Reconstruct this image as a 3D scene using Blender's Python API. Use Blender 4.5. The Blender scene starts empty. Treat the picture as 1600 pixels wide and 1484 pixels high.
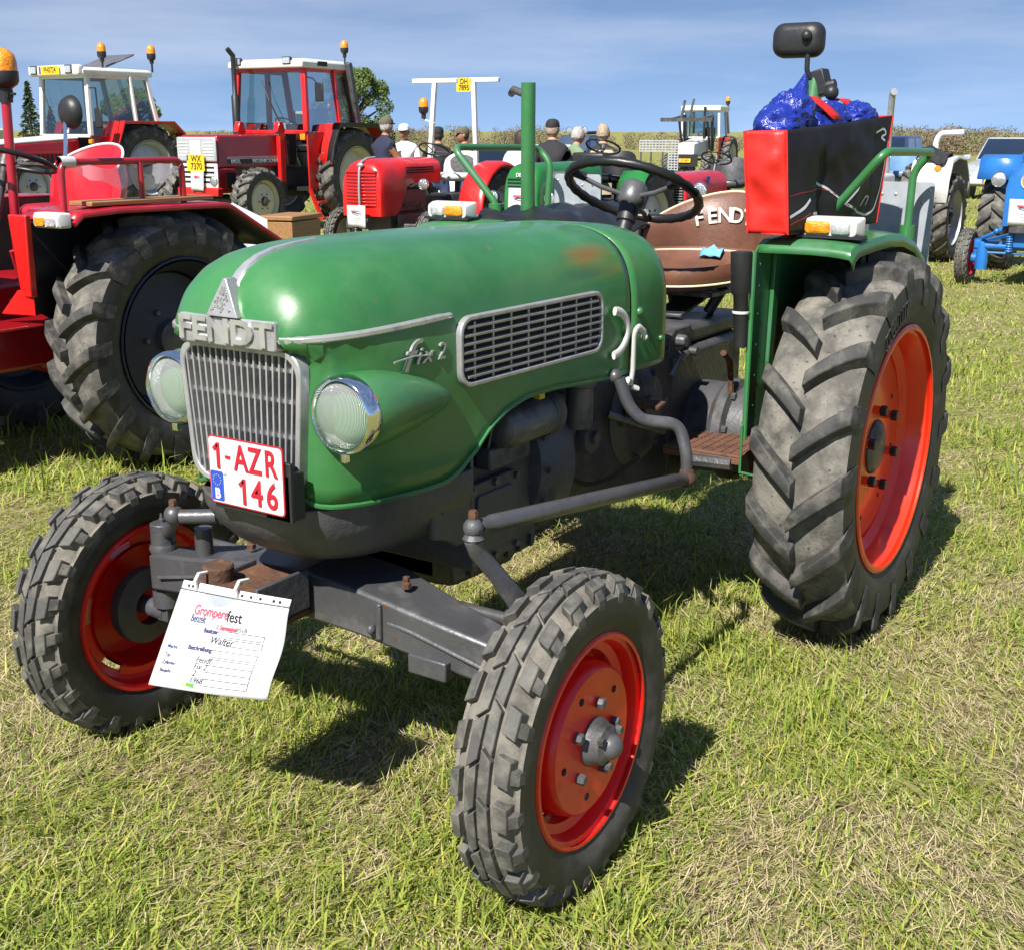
import bpy, bmesh, math, random
import numpy as np
from mathutils import Vector, Matrix, noise as mnoise
pi = math.pi
R = math.radians
sc = bpy.context.scene
COL = sc.collection
random.seed(7)
rng = np.random.default_rng(11)

# ------------------------------------------------------------------ camera
cd = bpy.data.cameras.new('camera'); cam = bpy.data.objects.new('camera', cd); COL.objects.link(cam)
cd.sensor_fit = 'HORIZONTAL'; cd.sensor_width = 36; cd.lens = 42.53; cd.clip_start = .05; cd.clip_end = 5000
CAM = Vector((3.655, 1.788, 1.523))
_yaw, _pitch, _roll = -2.5628, .2766, .0022
_f = Vector((math.cos(_yaw)*math.cos(_pitch), math.sin(_yaw)*math.cos(_pitch), -math.sin(_pitch)))
_r = _f.cross(Vector((0, 0, 1))).normalized(); _u = _r.cross(_f)
_r2 = _r*math.cos(_roll)+_u*math.sin(_roll); _u2 = -_r*math.sin(_roll)+_u*math.cos(_roll)
_m = Matrix((_r2, _u2, -_f)).transposed().to_4x4(); _m.translation = CAM
cam.matrix_world = _m
sc.camera = cam
# ------------------------------------------------------------------ sky, sun, exposure
SUN_EL, SUN_AZ = R(47), R(5)            # sun stands in front of the tractors (+x)
wd = bpy.data.worlds.new('World'); sc.world = wd; wd.use_nodes = True
nt = wd.node_tree; nt.nodes.clear()
_o = nt.nodes.new('ShaderNodeOutputWorld'); _b = nt.nodes.new('ShaderNodeBackground'); _s = nt.nodes.new('ShaderNodeTexSky')
_s.sky_type = 'NISHITA'; _s.sun_disc = False; _s.sun_elevation = SUN_EL; _s.sun_rotation = pi/2-SUN_AZ
_s.altitude = 300; _s.air_density = 1.0; _s.dust_density = .0; _s.ozone_density = 4.0
_b.inputs[1].default_value = .108
# the hazy band at the horizon is lifted out: the photograph shows clear blue down to the hedge, with thin veils of cirrus
_tc = nt.nodes.new('ShaderNodeTexCoord'); _va = nt.nodes.new('ShaderNodeVectorMath'); _va.operation = 'MULTIPLY_ADD'; _va.inputs[1].default_value = (1, 1, 1.7); _va.inputs[2].default_value = (0, 0, .24)
nt.links.new(_tc.outputs['Generated'], _va.inputs[0]); nt.links.new(_va.outputs[0], _s.inputs[0])
_mp = nt.nodes.new('ShaderNodeMapping'); _mp.inputs['Scale'].default_value = (1.2, 1.2, 9); _mp.inputs['Rotation'].default_value = (.10, .06, 0); nt.links.new(_tc.outputs['Generated'], _mp.inputs[0])
_nz = nt.nodes.new('ShaderNodeTexNoise'); _nz.inputs['Scale'].default_value = 1.6; _nz.inputs['Detail'].default_value = 7; _nz.inputs['Roughness'].default_value = .55; nt.links.new(_mp.outputs[0], _nz.inputs['Vector'])
_mr = nt.nodes.new('ShaderNodeMapRange'); _mr.inputs['From Min'].default_value = .48; _mr.inputs['From Max'].default_value = .78; _mr.inputs['To Max'].default_value = .24; nt.links.new(_nz.outputs['Fac'], _mr.inputs['Value'])
_mc = nt.nodes.new('ShaderNodeMix'); _mc.data_type = 'RGBA'; nt.links.new(_mr.outputs[0], _mc.inputs[0]); nt.links.new(_s.outputs[0], _mc.inputs[6]); _mc.inputs[7].default_value = (7.5, 7.9, 8.4, 1)
_tn = nt.nodes.new('ShaderNodeMix'); _tn.data_type = 'RGBA'; _tn.blend_type = 'MULTIPLY'; _tn.inputs[0].default_value = 1; _tn.inputs[7].default_value = (1, .92, .86, 1); nt.links.new(_mc.outputs[2], _tn.inputs[6])
nt.links.new(_tn.outputs[2], _b.inputs[0]); nt.links.new(_b.outputs[0], _o.inputs[0])
sd = bpy.data.lights.new('sun', 'SUN'); so = bpy.data.objects.new('sun', sd); COL.objects.link(so)
sd.energy = 4.9; sd.angle = R(.53); sd.color = (1, .955, .87)
_d = Vector((math.cos(SUN_EL)*math.cos(SUN_AZ), math.cos(SUN_EL)*math.sin(SUN_AZ), math.sin(SUN_EL)))
so.rotation_euler = _d.to_track_quat('Z', 'Y').to_euler(); so.location = _d*30
vs = sc.view_settings; vs.view_transform = 'Standard'; vs.look = 'None'; vs.gamma = 1; vs.exposure = .86
vs.use_curve_mapping = False
sc.cycles.max_bounces = 6; sc.cycles.transparent_max_bounces = 12; sc.cycles.glossy_bounces = 3; sc.cycles.diffuse_bounces = 3
sc.cycles.caustics_reflective = False; sc.cycles.caustics_refractive = False
sc.cycles.use_denoising = True

# ------------------------------------------------------------------ mesh builder
SPLIT = {'axle_bracket', 'hitch_cheek', 'cap_screw', 'front_rail', 'rivet', 'cover_bolt', 'case_bolt', 'plate_screw', 'panel_bolt', 'housing_bolt', 'bolt_hole', 'star', 'cowl_bolt', 'punch_hole', 'frame_plate', 'cooling_fin', 'front_hitch', 'plate_bracket', 'stay', 'wheel_lug', 'loader_bracket', 'linkage', 'rail_foot', 'chassis'}
class MB:
    def __init__(s): s.v = []; s.f = []; s.m = []; s.mi = 0
    def add(s, v, f):
        o = len(s.v); s.v += [tuple(p) for p in v]
        for q in f: s.f.append([i+o for i in q]); s.m.append(s.mi)
        return s
    def box(s, x0, x1, y0, y1, z0, z1):
        v = [(x, y, z) for z in (z0, z1) for y in (y0, y1) for x in (x0, x1)]
        return s.add(v, [(0, 2, 3, 1), (4, 5, 7, 6), (0, 1, 5, 4), (2, 6, 7, 3), (0, 4, 6, 2), (1, 3, 7, 5)])
    def obox(s, c, size, rot=None):
        M = rot if rot is not None else Matrix.Identity(3)
        a, b, d = [t/2 for t in size]; c = Vector(c)
        v = [c+M @ Vector((x, y, z)) for z in (-d, d) for y in (-b, b) for x in (-a, a)]
        return s.add(v, [(0, 2, 3, 1), (4, 5, 7, 6), (0, 1, 5, 4), (2, 6, 7, 3), (0, 4, 6, 2), (1, 3, 7, 5)])
    def hexa(s, b4, t4):        # bottom 4 pts (ccw from above), top 4 pts
        return s.add(list(b4)+list(t4), [(3, 2, 1, 0), (4, 5, 6, 7), (0, 1, 5, 4), (1, 2, 6, 5), (2, 3, 7, 6), (3, 0, 4, 7)])
    def loft(s, rings, closed=True, cap=True):
        n = len(rings[0]); v = [p for r in rings for p in r]; f = []
        for k in range(len(rings)-1):
            for i in range(n if closed else n-1):
                j = (i+1) % n
                f.append((k*n+i, k*n+j, (k+1)*n+j, (k+1)*n+i))
        if cap and closed:
            f.append(tuple(range(n-1, -1, -1))); f.append(tuple((len(rings)-1)*n+i for i in range(n)))
        return s.add(v, f)
    def tube(s, path, r, n=10, cap=True, flat=1.0):
        P = [Vector(p) for p in path]; m = len(P)
        rs = r if isinstance(r, (list, tuple)) else [r]*m
        T = []
        for i in range(m):
            a = (P[i]-P[i-1]).normalized() if i else None; b = (P[i+1]-P[i]).normalized() if i < m-1 else None
            t = a if b is None else b if a is None else (a+b)
            if t.length < 1e-6: t = a
            T.append(t.normalized())
        up = Vector((0, 0, 1)) if abs(T[0].z) < .9 else Vector((1, 0, 0))
        u = (up-T[0]*up.dot(T[0])).normalized(); rings = []
        for i in range(m):
            u = (u-T[i]*u.dot(T[i])).normalized(); w = T[i].cross(u)
            k = 1.0
            if 0 < i < m-1:
                c = max(.35, (P[i]-P[i-1]).normalized().dot(T[i])); k = 1/c if c > .5 else 1
            rings.append([P[i]+(u*math.cos(2*pi*j/n)+w*math.sin(2*pi*j/n)*flat)*rs[i]*(k if k < 1.3 else 1.3) for j in range(n)])
        return s.loft(rings, True, cap)
    def cyl(s, p0, p1, r0, r1=None, n=16):
        return s.tube([p0, p1], [r0, r0 if r1 is None else r1], n)
    def lathe(s, prof, o=(0, 0, 0), ax='y', n=32, close=False, ph=0):
        o = Vector(o); rings = []
        A = {'x': (Vector((0, 1, 0)), Vector((0, 0, 1)), Vector((1, 0, 0))), 'y': (Vector((0, 0, 1)), Vector((1, 0, 0)), Vector((0, 1, 0))),
             'z': (Vector((1, 0, 0)), Vector((0, 1, 0)), Vector((0, 0, 1)))}[ax] if isinstance(ax, str) else ax
        for (r, h) in prof:
            rings.append([o+A[2]*h+(A[0]*math.cos(ph+2*pi*j/n)+A[1]*math.sin(ph+2*pi*j/n))*max(r, 1e-4) for j in range(n)])
        if close: rings.append(rings[0])
        s.loft(rings, True, False)
        return s
    def prism(s, poly, ax, lo, hi):   # polygon in the two other axes, extruded along ax
        def P(a, b, h): return {'x': (h, a, b), 'y': (a, h, b), 'z': (a, b, h)}[ax]
        n = len(poly); v = [P(a, b, lo) for a, b in poly]+[P(a, b, hi) for a, b in poly]
        f = [tuple(range(n)), tuple(range(2*n-1, n-1, -1))]+[(i, n+i, n+(i+1) % n, (i+1) % n) for i in range(n)]
        return s.add(v, f)
    def ball(s, c, r, nu=12, nv=8, rot=None):
        rx, ry, rz = (r, r, r) if not isinstance(r, (tuple, list)) else r
        c = Vector(c); rings = []
        M = rot if rot is not None else Matrix.Identity(3)
        for k in range(nv+1):
            a = -pi/2+pi*k/nv; ca = max(math.cos(a), 1e-3)
            rings.append([c+M @ Vector((rx*ca*math.cos(2*pi*j/nu), ry*ca*math.sin(2*pi*j/nu), rz*math.sin(a))) for j in range(nu)])
        return s.loft(rings)
    def sheet(s, grid):        # grid[i][j] of points, open sheet
        n = len(grid[0]); v = [p for r in grid for p in r]
        return s.add(v, [(k*n+i, k*n+i+1, (k+1)*n+i+1, (k+1)*n+i) for k in range(len(grid)-1) for i in range(n-1)])
    def tr(s, M):
        s.v = [tuple(M @ Vector(p)) for p in s.v]; return s
    def mirror_y(s):
        s.v = [(x, -y, z) for x, y, z in s.v]; s.f = [q[::-1] for q in s.f]; return s
    def mesh(s, name='m', smooth=40, fix=True):
        me = bpy.data.meshes.new(name); me.from_pydata(s.v, [], s.f)
        if any(s.m): me.polygons.foreach_set('material_index', s.m)
        if fix:
            bm = bmesh.new(); bm.from_mesh(me); bmesh.ops.recalc_face_normals(bm, faces=bm.faces); bm.to_mesh(me); bm.free()
        if smooth:
            me.polygons.foreach_set('use_smooth', [True]*len(me.polygons)); me.set_sharp_from_angle(angle=R(smooth))
        me.update(); return me
    def islands(s):
        p = list(range(len(s.v)))
        def fd(a):
            while p[a] != a: p[a] = p[p[a]]; a = p[a]
            return a
        for q in s.f:
            for b in q[1:]: p[fd(q[0])] = fd(b)
        g = {}
        for q, m_ in zip(s.f, s.m): g.setdefault(fd(q[0]), []).append((q, m_))
        out = []
        for fs in g.values():
            o = MB(); ix = {}
            for q, m_ in fs:
                for a in q:
                    if a not in ix: ix[a] = len(o.v); o.v.append(s.v[a])
                o.f.append([ix[a] for a in q]); o.m.append(m_)
            out.append(o)
        return out
    def build(s, name, mat, parent=None, smooth=40, bevel=0, seg=2, solid=0, sub=0, loc=None, fix=True):
        if name in SPLIT:
            for i in s.islands(): o = mk(name, i.mesh(name, smooth, fix), mat, parent, bevel, seg, solid, sub, loc)
            return o
        return mk(name, s.mesh(name, smooth, fix), mat, parent, bevel, seg, solid, sub, loc)

def mk(name, me, mat, parent=None, bevel=0, seg=2, solid=0, sub=0, loc=None, rot=None):
    if mat is not None and len(me.materials) == 0:
        for m in (mat if isinstance(mat, (list, tuple)) else [mat]): me.materials.append(M[m] if isinstance(m, str) else m)
    o = bpy.data.objects.new(name, me); COL.objects.link(o)
    if parent is not None: o.parent = parent
    if loc is not None: o.location = loc
    if rot is not None: o.rotation_euler = rot
    if solid:
        d = o.modifiers.new('s', 'SOLIDIFY'); d.thickness = solid; d.offset = 0
    if bevel:
        d = o.modifiers.new('b', 'BEVEL'); d.width = bevel; d.segments = seg; d.limit_method = 'ANGLE'; d.angle_limit = R(35); d.harden_normals = False
    if sub:
        d = o.modifiers.new('u', 'SUBSURF'); d.levels = sub; d.render_levels = sub
    return o
def empty(name, parent=None, loc=(0, 0, 0), rot=(0, 0, 0)):
    o = bpy.data.objects.new(name, None); COL.objects.link(o); o.empty_display_size = .1
    if parent is not None: o.parent = parent
    o.location = loc; o.rotation_euler = rot
    return o
def tag(o, label=None, cat=None, group=None, kind=None):
    for k, v in (('label', label), ('category', cat), ('group', group), ('kind', kind)):
        if v: o[k] = v
    return o
def copy_tree(o, parent=None):
    c = o.copy(); COL.objects.link(c); c.parent = parent
    for ch in [k for k in bpy.data.objects if k.parent == o]: copy_tree(ch, c)
    return c
def rz(a): return Matrix.Rotation(a, 3, 'Z')
def frame(xa, za):      # rotation matrix whose columns are x along xa, z near za
    x = Vector(xa).normalized(); z = Vector(za); y = z.cross(x).normalized(); z = x.cross(y)
    return Matrix((x, y, z)).transposed()
def smoothpath(pts, k=6, rad=.03):       # round the corners of a polyline
    P = [Vector(p) for p in pts]; out = [P[0]]
    for i in range(1, len(P)-1):
        a = (P[i-1]-P[i]); b = (P[i+1]-P[i]); d = min(rad, a.length*.45, b.length*.45)
        p0 = P[i]+a.normalized()*d; p2 = P[i]+b.normalized()*d
        for t in range(k+1):
            t /= k; out.append(p0*(1-t)**2+P[i]*2*t*(1-t)+p2*t*t)
    out.append(P[-1]); return out
def rrect(w, h, r, n=5, cx=0, cy=0):     # rounded rectangle outline ccw
    o = []
    for (sx, sy, a0) in ((1, 1, 0), (-1, 1, pi/2), (-1, -1, pi), (1, -1, 1.5*pi)):
        for k in range(n+1):
            a = a0+pi/2*k/n; o.append((cx+sx*(w/2-r)+r*math.cos(a), cy+sy*(h/2-r)+r*math.sin(a)))
    return o
def ringprism(mb, outer, inner, to3, d0, d1):    # frame between two outlines of the same count; to3(a,b,d)->point
    n = len(outer)
    v = [to3(a, b, d0) for a, b in outer]+[to3(a, b, d1) for a, b in outer]+[to3(a, b, d1) for a, b in inner]+[to3(a, b, d0) for a, b in inner]
    f = []
    for i in range(n):
        j = (i+1) % n
        for k in range(4): f.append((k*n+i, k*n+j, ((k+1) % 4)*n+j, ((k+1) % 4)*n+i))
    return mb.add(v, f)
def text(name, s, mat, parent, origin, xa, ya, size, ext=.001, shear=0, off=0, align='CENTER', sx=1.0, space=1.0, kindless=True):
    cu = bpy.data.curves.new('t', 'FONT'); cu.body = s; cu.size = size; cu.extrude = ext; cu.shear = shear; cu.offset = off
    cu.align_x = align; cu.align_y = 'CENTER'; cu.resolution_u = 3; cu.space_character = space
    ob = bpy.data.objects.new('t', cu); COL.objects.link(ob)
    dg = bpy.context.evaluated_depsgraph_get(); me = bpy.data.meshes.new_from_object(ob.evaluated_get(dg))
    bpy.data.objects.remove(ob); bpy.data.curves.remove(cu)
    x = Vector(xa).normalized(); y = Vector(ya); y = (y-x*y.dot(x)).normalized(); z = x.cross(y)
    T = Matrix((x*sx, y, z)).transposed().to_4x4(); T.translation = Vector(origin); me.transform(T)
    me.materials.clear()
    return mk(name, me, mat, parent)

# ------------------------------------------------------------------ materials
M = {}
def mat(name, col, rough=.5, metal=0, coat=0, var=0, vs_=6, bump=0, bs=40, spec=.5, col2=None, mixs=(.45, .6), c2s=8, rough2=None, det=6, trans=0, emit=None, alpha=1, coatr=.1, stretch=None, col3=None, mix3=(.6, .7), c3s=30):
    m = bpy.data.materials.new(name); m.use_nodes = True; n = m.node_tree; b = n.nodes['Principled BSDF']; L = n.links.new
    b.inputs['Base Color'].default_value = (*col, 1); b.inputs['Roughness'].default_value = rough; b.inputs['Metallic'].default_value = metal
    b.inputs['Coat Weight'].default_value = coat; b.inputs['Coat Roughness'].default_value = coatr; b.inputs['Specular IOR Level'].default_value = spec
    if trans: b.inputs['Transmission Weight'].default_value = trans
    if emit: b.inputs['Emission Color'].default_value = (*emit[:3], 1); b.inputs['Emission Strength'].default_value = emit[3]
    if alpha < 1: b.inputs['Alpha'].default_value = alpha
    tc = n.nodes.new('ShaderNodeTexCoord'); src = tc.outputs['Object']
    if stretch:
        mp = n.nodes.new('ShaderNodeMapping'); mp.inputs['Scale'].default_value = stretch; L(src, mp.inputs[0]); src = mp.outputs[0]
    cur = None
    def nz(scale, d=det, w=0):
        t = n.nodes.new('ShaderNodeTexNoise'); t.inputs['Scale'].default_value = scale; t.inputs['Detail'].default_value = d; t.inputs['Roughness'].default_value = .6
        L(src, t.inputs['Vector']); return t.outputs['Fac']
    def ramp(fac, lo, hi):
        t = n.nodes.new('ShaderNodeMapRange'); t.inputs['From Min'].default_value = lo; t.inputs['From Max'].default_value = hi; L(fac, t.inputs['Value']); return t.outputs[0]
    def mix(fac, a, c):
        t = n.nodes.new('ShaderNodeMix'); t.data_type = 'RGBA'
        L(fac, t.inputs[0])
        for k, x in ((6, a), (7, c)):
            if isinstance(x, tuple): t.inputs[k].default_value = (*x, 1)
            else: L(x, t.inputs[k])
        return t.outputs[2]
    if var:
        f = ramp(nz(vs_), .3, .7)
        cur = mix(f, tuple(c*(1-var) for c in col), tuple(min(1, c*(1+var)) for c in col))
    if col2:
        f2 = ramp(nz(c2s), *mixs); cur = mix(f2, cur if cur is not None else tuple(col), tuple(col2))
        if rough2 is not None:
            t = n.nodes.new('ShaderNodeMapRange'); t.inputs['To Min'].default_value = rough; t.inputs['To Max'].default_value = rough2; L(f2, t.inputs['Value']); L(t.outputs[0], b.inputs['Roughness'])
    if col3:
        f3 = ramp(nz(c3s), *mix3); cur = mix(f3, cur if cur is not None else tuple(col), tuple(col3))
    if cur is not None: L(cur, b.inputs['Base Color'])
    if bump:
        bp = n.nodes.new('ShaderNodeBump'); bp.inputs['Strength'].default_value = bump; bp.inputs['Distance'].default_value = .01
        L(nz(bs, 5), bp.inputs['Height']); L(bp.outputs[0], b.inputs['Normal'])
    M[name] = m; return m

mat('green_paint', (.034, .158, .045), .32, 0, .22, .22, 3, .22, 4.5, col2=(.062, .190, .075), mixs=(.46, .70), c2s=4.5, rough2=.46, col3=(.11, .13, .07), mix3=(.66, .74), c3s=38)
mat('green_fender', (.034, .158, .048), .38, 0, .25, .2, 5, .06, 14, col2=(.055, .16, .085), mixs=(.5, .7), c2s=9, rough2=.5, col3=(.10, .10, .06), mix3=(.68, .76), c3s=40)
mat('rust_patch', (.16, .075, .02), .45, 0, .2, .35, 9)
mat('hood_inside', (.012, .02, .014), .8)
mat('orange_rim', (.80, .072, .010), .34, 0, .3, .1, 6, .03, 20, col2=(.74, .050, .010), mixs=(.5, .7), c2s=10, rough2=.45)
mat('rear_rim', (.74, .034, .010), .32, 0, .3, .1, 6, .03, 20, col2=(.60, .03, .012), mixs=(.52, .7), c2s=9, rough2=.5)
mat('red_rim', (.80, .010, .008), .36, 0, .3, .12, 8, .03, 20, col2=(.62, .008, .008), mixs=(.52, .7), c2s=14, rough2=.5)
mat('rubber_lug', (.036, .035, .034), .7, 0, 0, .25, 14, .25, 60, col2=(.110, .104, .093), mixs=(.46, .64), c2s=16, rough2=.9, col3=(.030, .029, .028), mix3=(.62, .70), c3s=70)
mat('rubber_dusty', (.085, .080, .071), .85, 0, 0, .3, 10, .3, 70, col2=(.20, .187, .162), mixs=(.42, .62), c2s=12, rough2=.95, col3=(.040, .038, .036), mix3=(.60, .70), c3s=60)
mat('rubber_side', (.022, .022, .022), .55, 0, 0, .2, 12, .12, 80, col2=(.075, .07, .06), mixs=(.48, .7), c2s=9, rough2=.8)
mat('rubber_front', (.066, .063, .058), .62, 0, 0, .2, 14, .2, 80, col2=(.15, .14, .12), mixs=(.46, .66), c2s=20, rough2=.85)
mat('rubber_groove', (.17, .155, .13), .9, 0, 0, .3, 20, .3, 80, col2=(.08, .075, .065), mixs=(.5, .65), c2s=14)
mat('cast_grey', (.085, .085, .095), .42, .25, 0, .2, 6, .35, 45, col2=(.10, .10, .105), mixs=(.5, .68), c2s=7, rough2=.6, col3=(.14, .075, .035), mix3=(.66, .72), c3s=24)
mat('axle_grey', (.085, .085, .092), .38, .35, 0, .15, 8, .15, 60, col2=(.15, .15, .155), mixs=(.52, .7), c2s=9, rough2=.5, col3=(.13, .065, .03), mix3=(.66, .71), c3s=28)
mat('engine_dark', (.068, .069, .076), .42, .2, 0, .25, 8, .35, 50, col2=(.11, .10, .085), mixs=(.5, .68), c2s=8, rough2=.7)
mat('gear_grey', (.105, .105, .112), .42, .3, 0, .2, 8, .2, 50, col2=(.04, .037, .034), mixs=(.5, .66), c2s=9, rough2=.7)
mat('steel_tube', (.13, .13, .135), .38, .6, 0, .2, 12, .1, 60, col2=(.10, .07, .05), mixs=(.58, .7), c2s=22, rough2=.6)
mat('rust', (.105, .048, .025), .85, 0, 0, .3, 12, .5, 70, col2=(.065, .032, .02), mixs=(.45, .62), c2s=10, col3=(.20, .10, .05), mix3=(.58, .7), c3s=35)
mat('rust_step', (.16, .075, .045), .75, .1, 0, .3, 12, .3, 70, col2=(.09, .045, .03), mixs=(.45, .62), c2s=12)
mat('chrome', (.78, .78, .80), .08, 1)
mat('alu', (.44, .44, .45), .34, .5, 0, .12, 14, .1, 60, col2=(.31, .31, .32), mixs=(.48, .68), c2s=18, rough2=.55)
mat('alu_bright', (.50, .50, .51), .26, .55, 0, .1, 14, col2=(.30, .30, .31), mixs=(.5, .7), c2s=22, rough2=.5)
mat('galv', (.36, .39, .43), .5, .35, 0, .1, 8, .03, 30, col2=(.44, .47, .51), mixs=(.4, .65), c2s=22)
mat('black_plastic', (.018, .018, .020), .45, 0, 0, .2, 20, .1, 90)
mat('black_gap', (.006, .006, .007), .9)
mat('black_rubber', (.012, .012, .013), .38, 0, 0, .15, 20, .08, 60)
mat('white_plastic', (.55, .55, .53), .4, 0, 0, .06, 20)
mat('white_paint', (.72, .72, .70), .35, 0, .3, .06, 5, col2=(.58, .57, .54), mixs=(.55, .75), c2s=8)
mat('amber', (.80, .26, .010), .18, 0, .4, .35, 60, .5, 120)
mat('lens_clear', (.72, .73, .75), .12, .55, .6, .3, 60, .5, 110)
mat('lens_ribbed', (.80, .81, .82), .10, .8, .6, .25, 25, .6, 90, stretch=(1, 7, 1))
mat('leather', (.150, .064, .038), .42, 0, .1, .2, 10, .15, 90, col2=(.105, .042, .026), mixs=(.45, .65), c2s=7, rough2=.5)
mat('cream_piping', (.70, .62, .42), .5)
mat('letter_white', (.68, .65, .58), .5, var=.2, vs_=60)
mat('plate_white', (.66, .66, .68), .3, 0, .2, .03, 20)
mat('plate_red', (.42, .012, .030), .4)
mat('plate_blue', (.02, .07, .42), .35)
mat('plate_yellow', (.78, .50, .012), .4)
mat('ink', (.012, .012, .02), .6)
mat('ink_blue', (.03, .03, .12), .6)
mat('ink_red', (.62, .06, .10), .6)
mat('ink_green', (.10, .28, .04), .6)
mat('ink_yellow', (.75, .62, .10), .6)
mat('paper', (.66, .66, .69), .45, 0, .4, .02, 5, coatr=.05)
mat('bag_red', (.66, .018, .012), .5, 0, .1, .1, 8, .25, 22)
mat('bag_black', (.013, .012, .014), .5, 0, .0, .2, 8, .3, 16, spec=.22)
mat('bag_grey', (.48, .48, .50), .5)
mat('bag_darkred', (.20, .01, .012), .5)
mat('bag_blue', (.012, .028, .26), .22, 0, .3, .25, 8, 1.0, 34, det=3)
mat('cloth_blue', (.12, .36, .60), .7, var=.2)
mat('wire_red', (.45, .03, .01), .5)
mat('yellow_bit', (.7, .5, .02), .5)

def glassy(name, tint, amt, rough=.03, ribs=None):      # thin pane: mostly see-through with a reflecting skin
    m = bpy.data.materials.new(name); m.use_nodes = True; n = m.node_tree; n.nodes.clear(); L = n.links.new
    o = n.nodes.new('ShaderNodeOutputMaterial'); t = n.nodes.new('ShaderNodeBsdfTransparent'); t.inputs[0].default_value = (*tint, 1)
    g = n.nodes.new('ShaderNodeBsdfGlossy'); g.inputs['Roughness'].default_value = rough; g.inputs['Color'].default_value = (1, 1, 1, 1)
    fr = n.nodes.new('ShaderNodeLayerWeight'); fr.inputs['Blend'].default_value = .25
    mr = n.nodes.new('ShaderNodeMapRange'); mr.inputs['To Min'].default_value = amt; mr.inputs['To Max'].default_value = min(1, amt+.45); L(fr.outputs['Fresnel'], mr.inputs['Value'])
    mx = n.nodes.new('ShaderNodeMixShader'); L(mr.outputs[0], mx.inputs[0]); L(t.outputs[0], mx.inputs[1]); L(g.outputs[0], mx.inputs[2])
    if ribs:
        tc = n.nodes.new('ShaderNodeTexCoord'); mp = n.nodes.new('ShaderNodeMapping'); mp.inputs['Scale'].default_value = ribs; L(tc.outputs['Object'], mp.inputs[0])
        w = n.nodes.new('ShaderNodeTexWave'); w.inputs['Scale'].default_value = 1; w.bands_direction = 'Y'; w.inputs['Distortion'].default_value = 0; L(mp.outputs[0], w.inputs['Vector'])
        b = n.nodes.new('ShaderNodeBump'); b.inputs['Strength'].default_value = .6; b.inputs['Distance'].default_value = .004; L(w.outputs['Fac'], b.inputs['Height']); L(b.outputs[0], g.inputs['Normal'])
        d = n.nodes.new('ShaderNodeBsdfDiffuse'); d.inputs[0].default_value = (.8, .8, .82, 1); L(b.outputs[0], d.inputs['Normal'])
        m2 = n.nodes.new('ShaderNodeMixShader'); q = n.nodes.new('ShaderNodeMapRange'); q.inputs['To Min'].default_value = .10; q.inputs['To Max'].default_value = .42; L(w.outputs['Fac'], q.inputs['Value']); L(q.outputs[0], m2.inputs[0])
        L(mx.outputs[0], m2.inputs[1]); L(d.outputs[0], m2.inputs[2]); mx = m2
    L(mx.outputs[0], o.inputs[0]); M[name] = m; return m
glassy('lamp_glass', (1, 1, 1), .08, .05, (1, 105, 1))
mat('reflector', (.95, .95, .96), .18, .85, bump=.5, bs=40)
glassy('glass', (.55, .66, .66), .10, .01)
glassy('glass_dark', (.20, .25, .26), .16, .01)
# ------------------------------------------------------------------ tyres and wheels
def ag_tyre(Rt, W, rr, n, lh=.034, dphi=.21, hw=.024, seg=72, steps=6):
    mb = MB(); Rc = Rt-lh; h = W/2
    prof = [(rr-.004, -h*.80), (rr+.012, -h*.86), (rr+(Rc-rr)*.30, -h*.985), (rr+(Rc-rr)*.55, -h), (rr+(Rc-rr)*.8, -h*.965)]
    mb.mi = 2; mb.lathe(prof, n=seg)
    mb.lathe([(r, -y) for r, y in prof][::-1], n=seg)
    mb.mi = 0
    tread = [(rr+(Rc-rr)*.8, -h*.965), (Rc-.030, -h*.92), (Rc-.012, -h*.72), (Rc-.003, -h*.4), (Rc, 0), (Rc-.003, h*.4), (Rc-.012, h*.72), (Rc-.030, h*.92), (rr+(Rc-rr)*.8, h*.965)]
    mb.lathe(tread, n=seg)
    mb.mi = 1
    rtop = lambda a: Rt-.026*a*a-.012*a**6
    rbas = lambda a: Rc-.008-.034*a**3
    for sd in (-1, 1):
        for k in range(n):
            p0 = 2*pi*(k+(.5 if sd > 0 else 0))/n
            secs = []
            for i in range(steps+1):
                a = -.04+1.03*i/steps; aa = max(abs(a), 0)
                secs.append((sd*a*h, rtop(aa), rbas(aa), p0+dphi*(a**.92 if a > 0 else a), hw*(.86+.3*aa)))
            a = 1.03; secs.append((sd*h*1.02, rtop(1)-.035, rbas(1)-.03, p0+dphi*1.06, hw*1.18))
            secs.append((sd*h*1.012, rtop(1)-.075, rbas(1)-.075, p0+dphi*1.13, hw*1.15))
            rings = []
            for y, rt, rb, ph, w in secs:
                wt = w/Rt; wb = (w+.011)/Rt
                P = lambda r, a: (r*math.cos(a), y, r*math.sin(a))
                rings.append([P(rb, ph-wb), P(rt-.002, ph-wt), P(rt, ph-wt*.7), P(rt, ph+wt*.7), P(rt-.002, ph+wt), P(rb, ph+wb)])
            mb.loft(rings)
    return mb.mesh('ag_tyre', 32)
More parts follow.
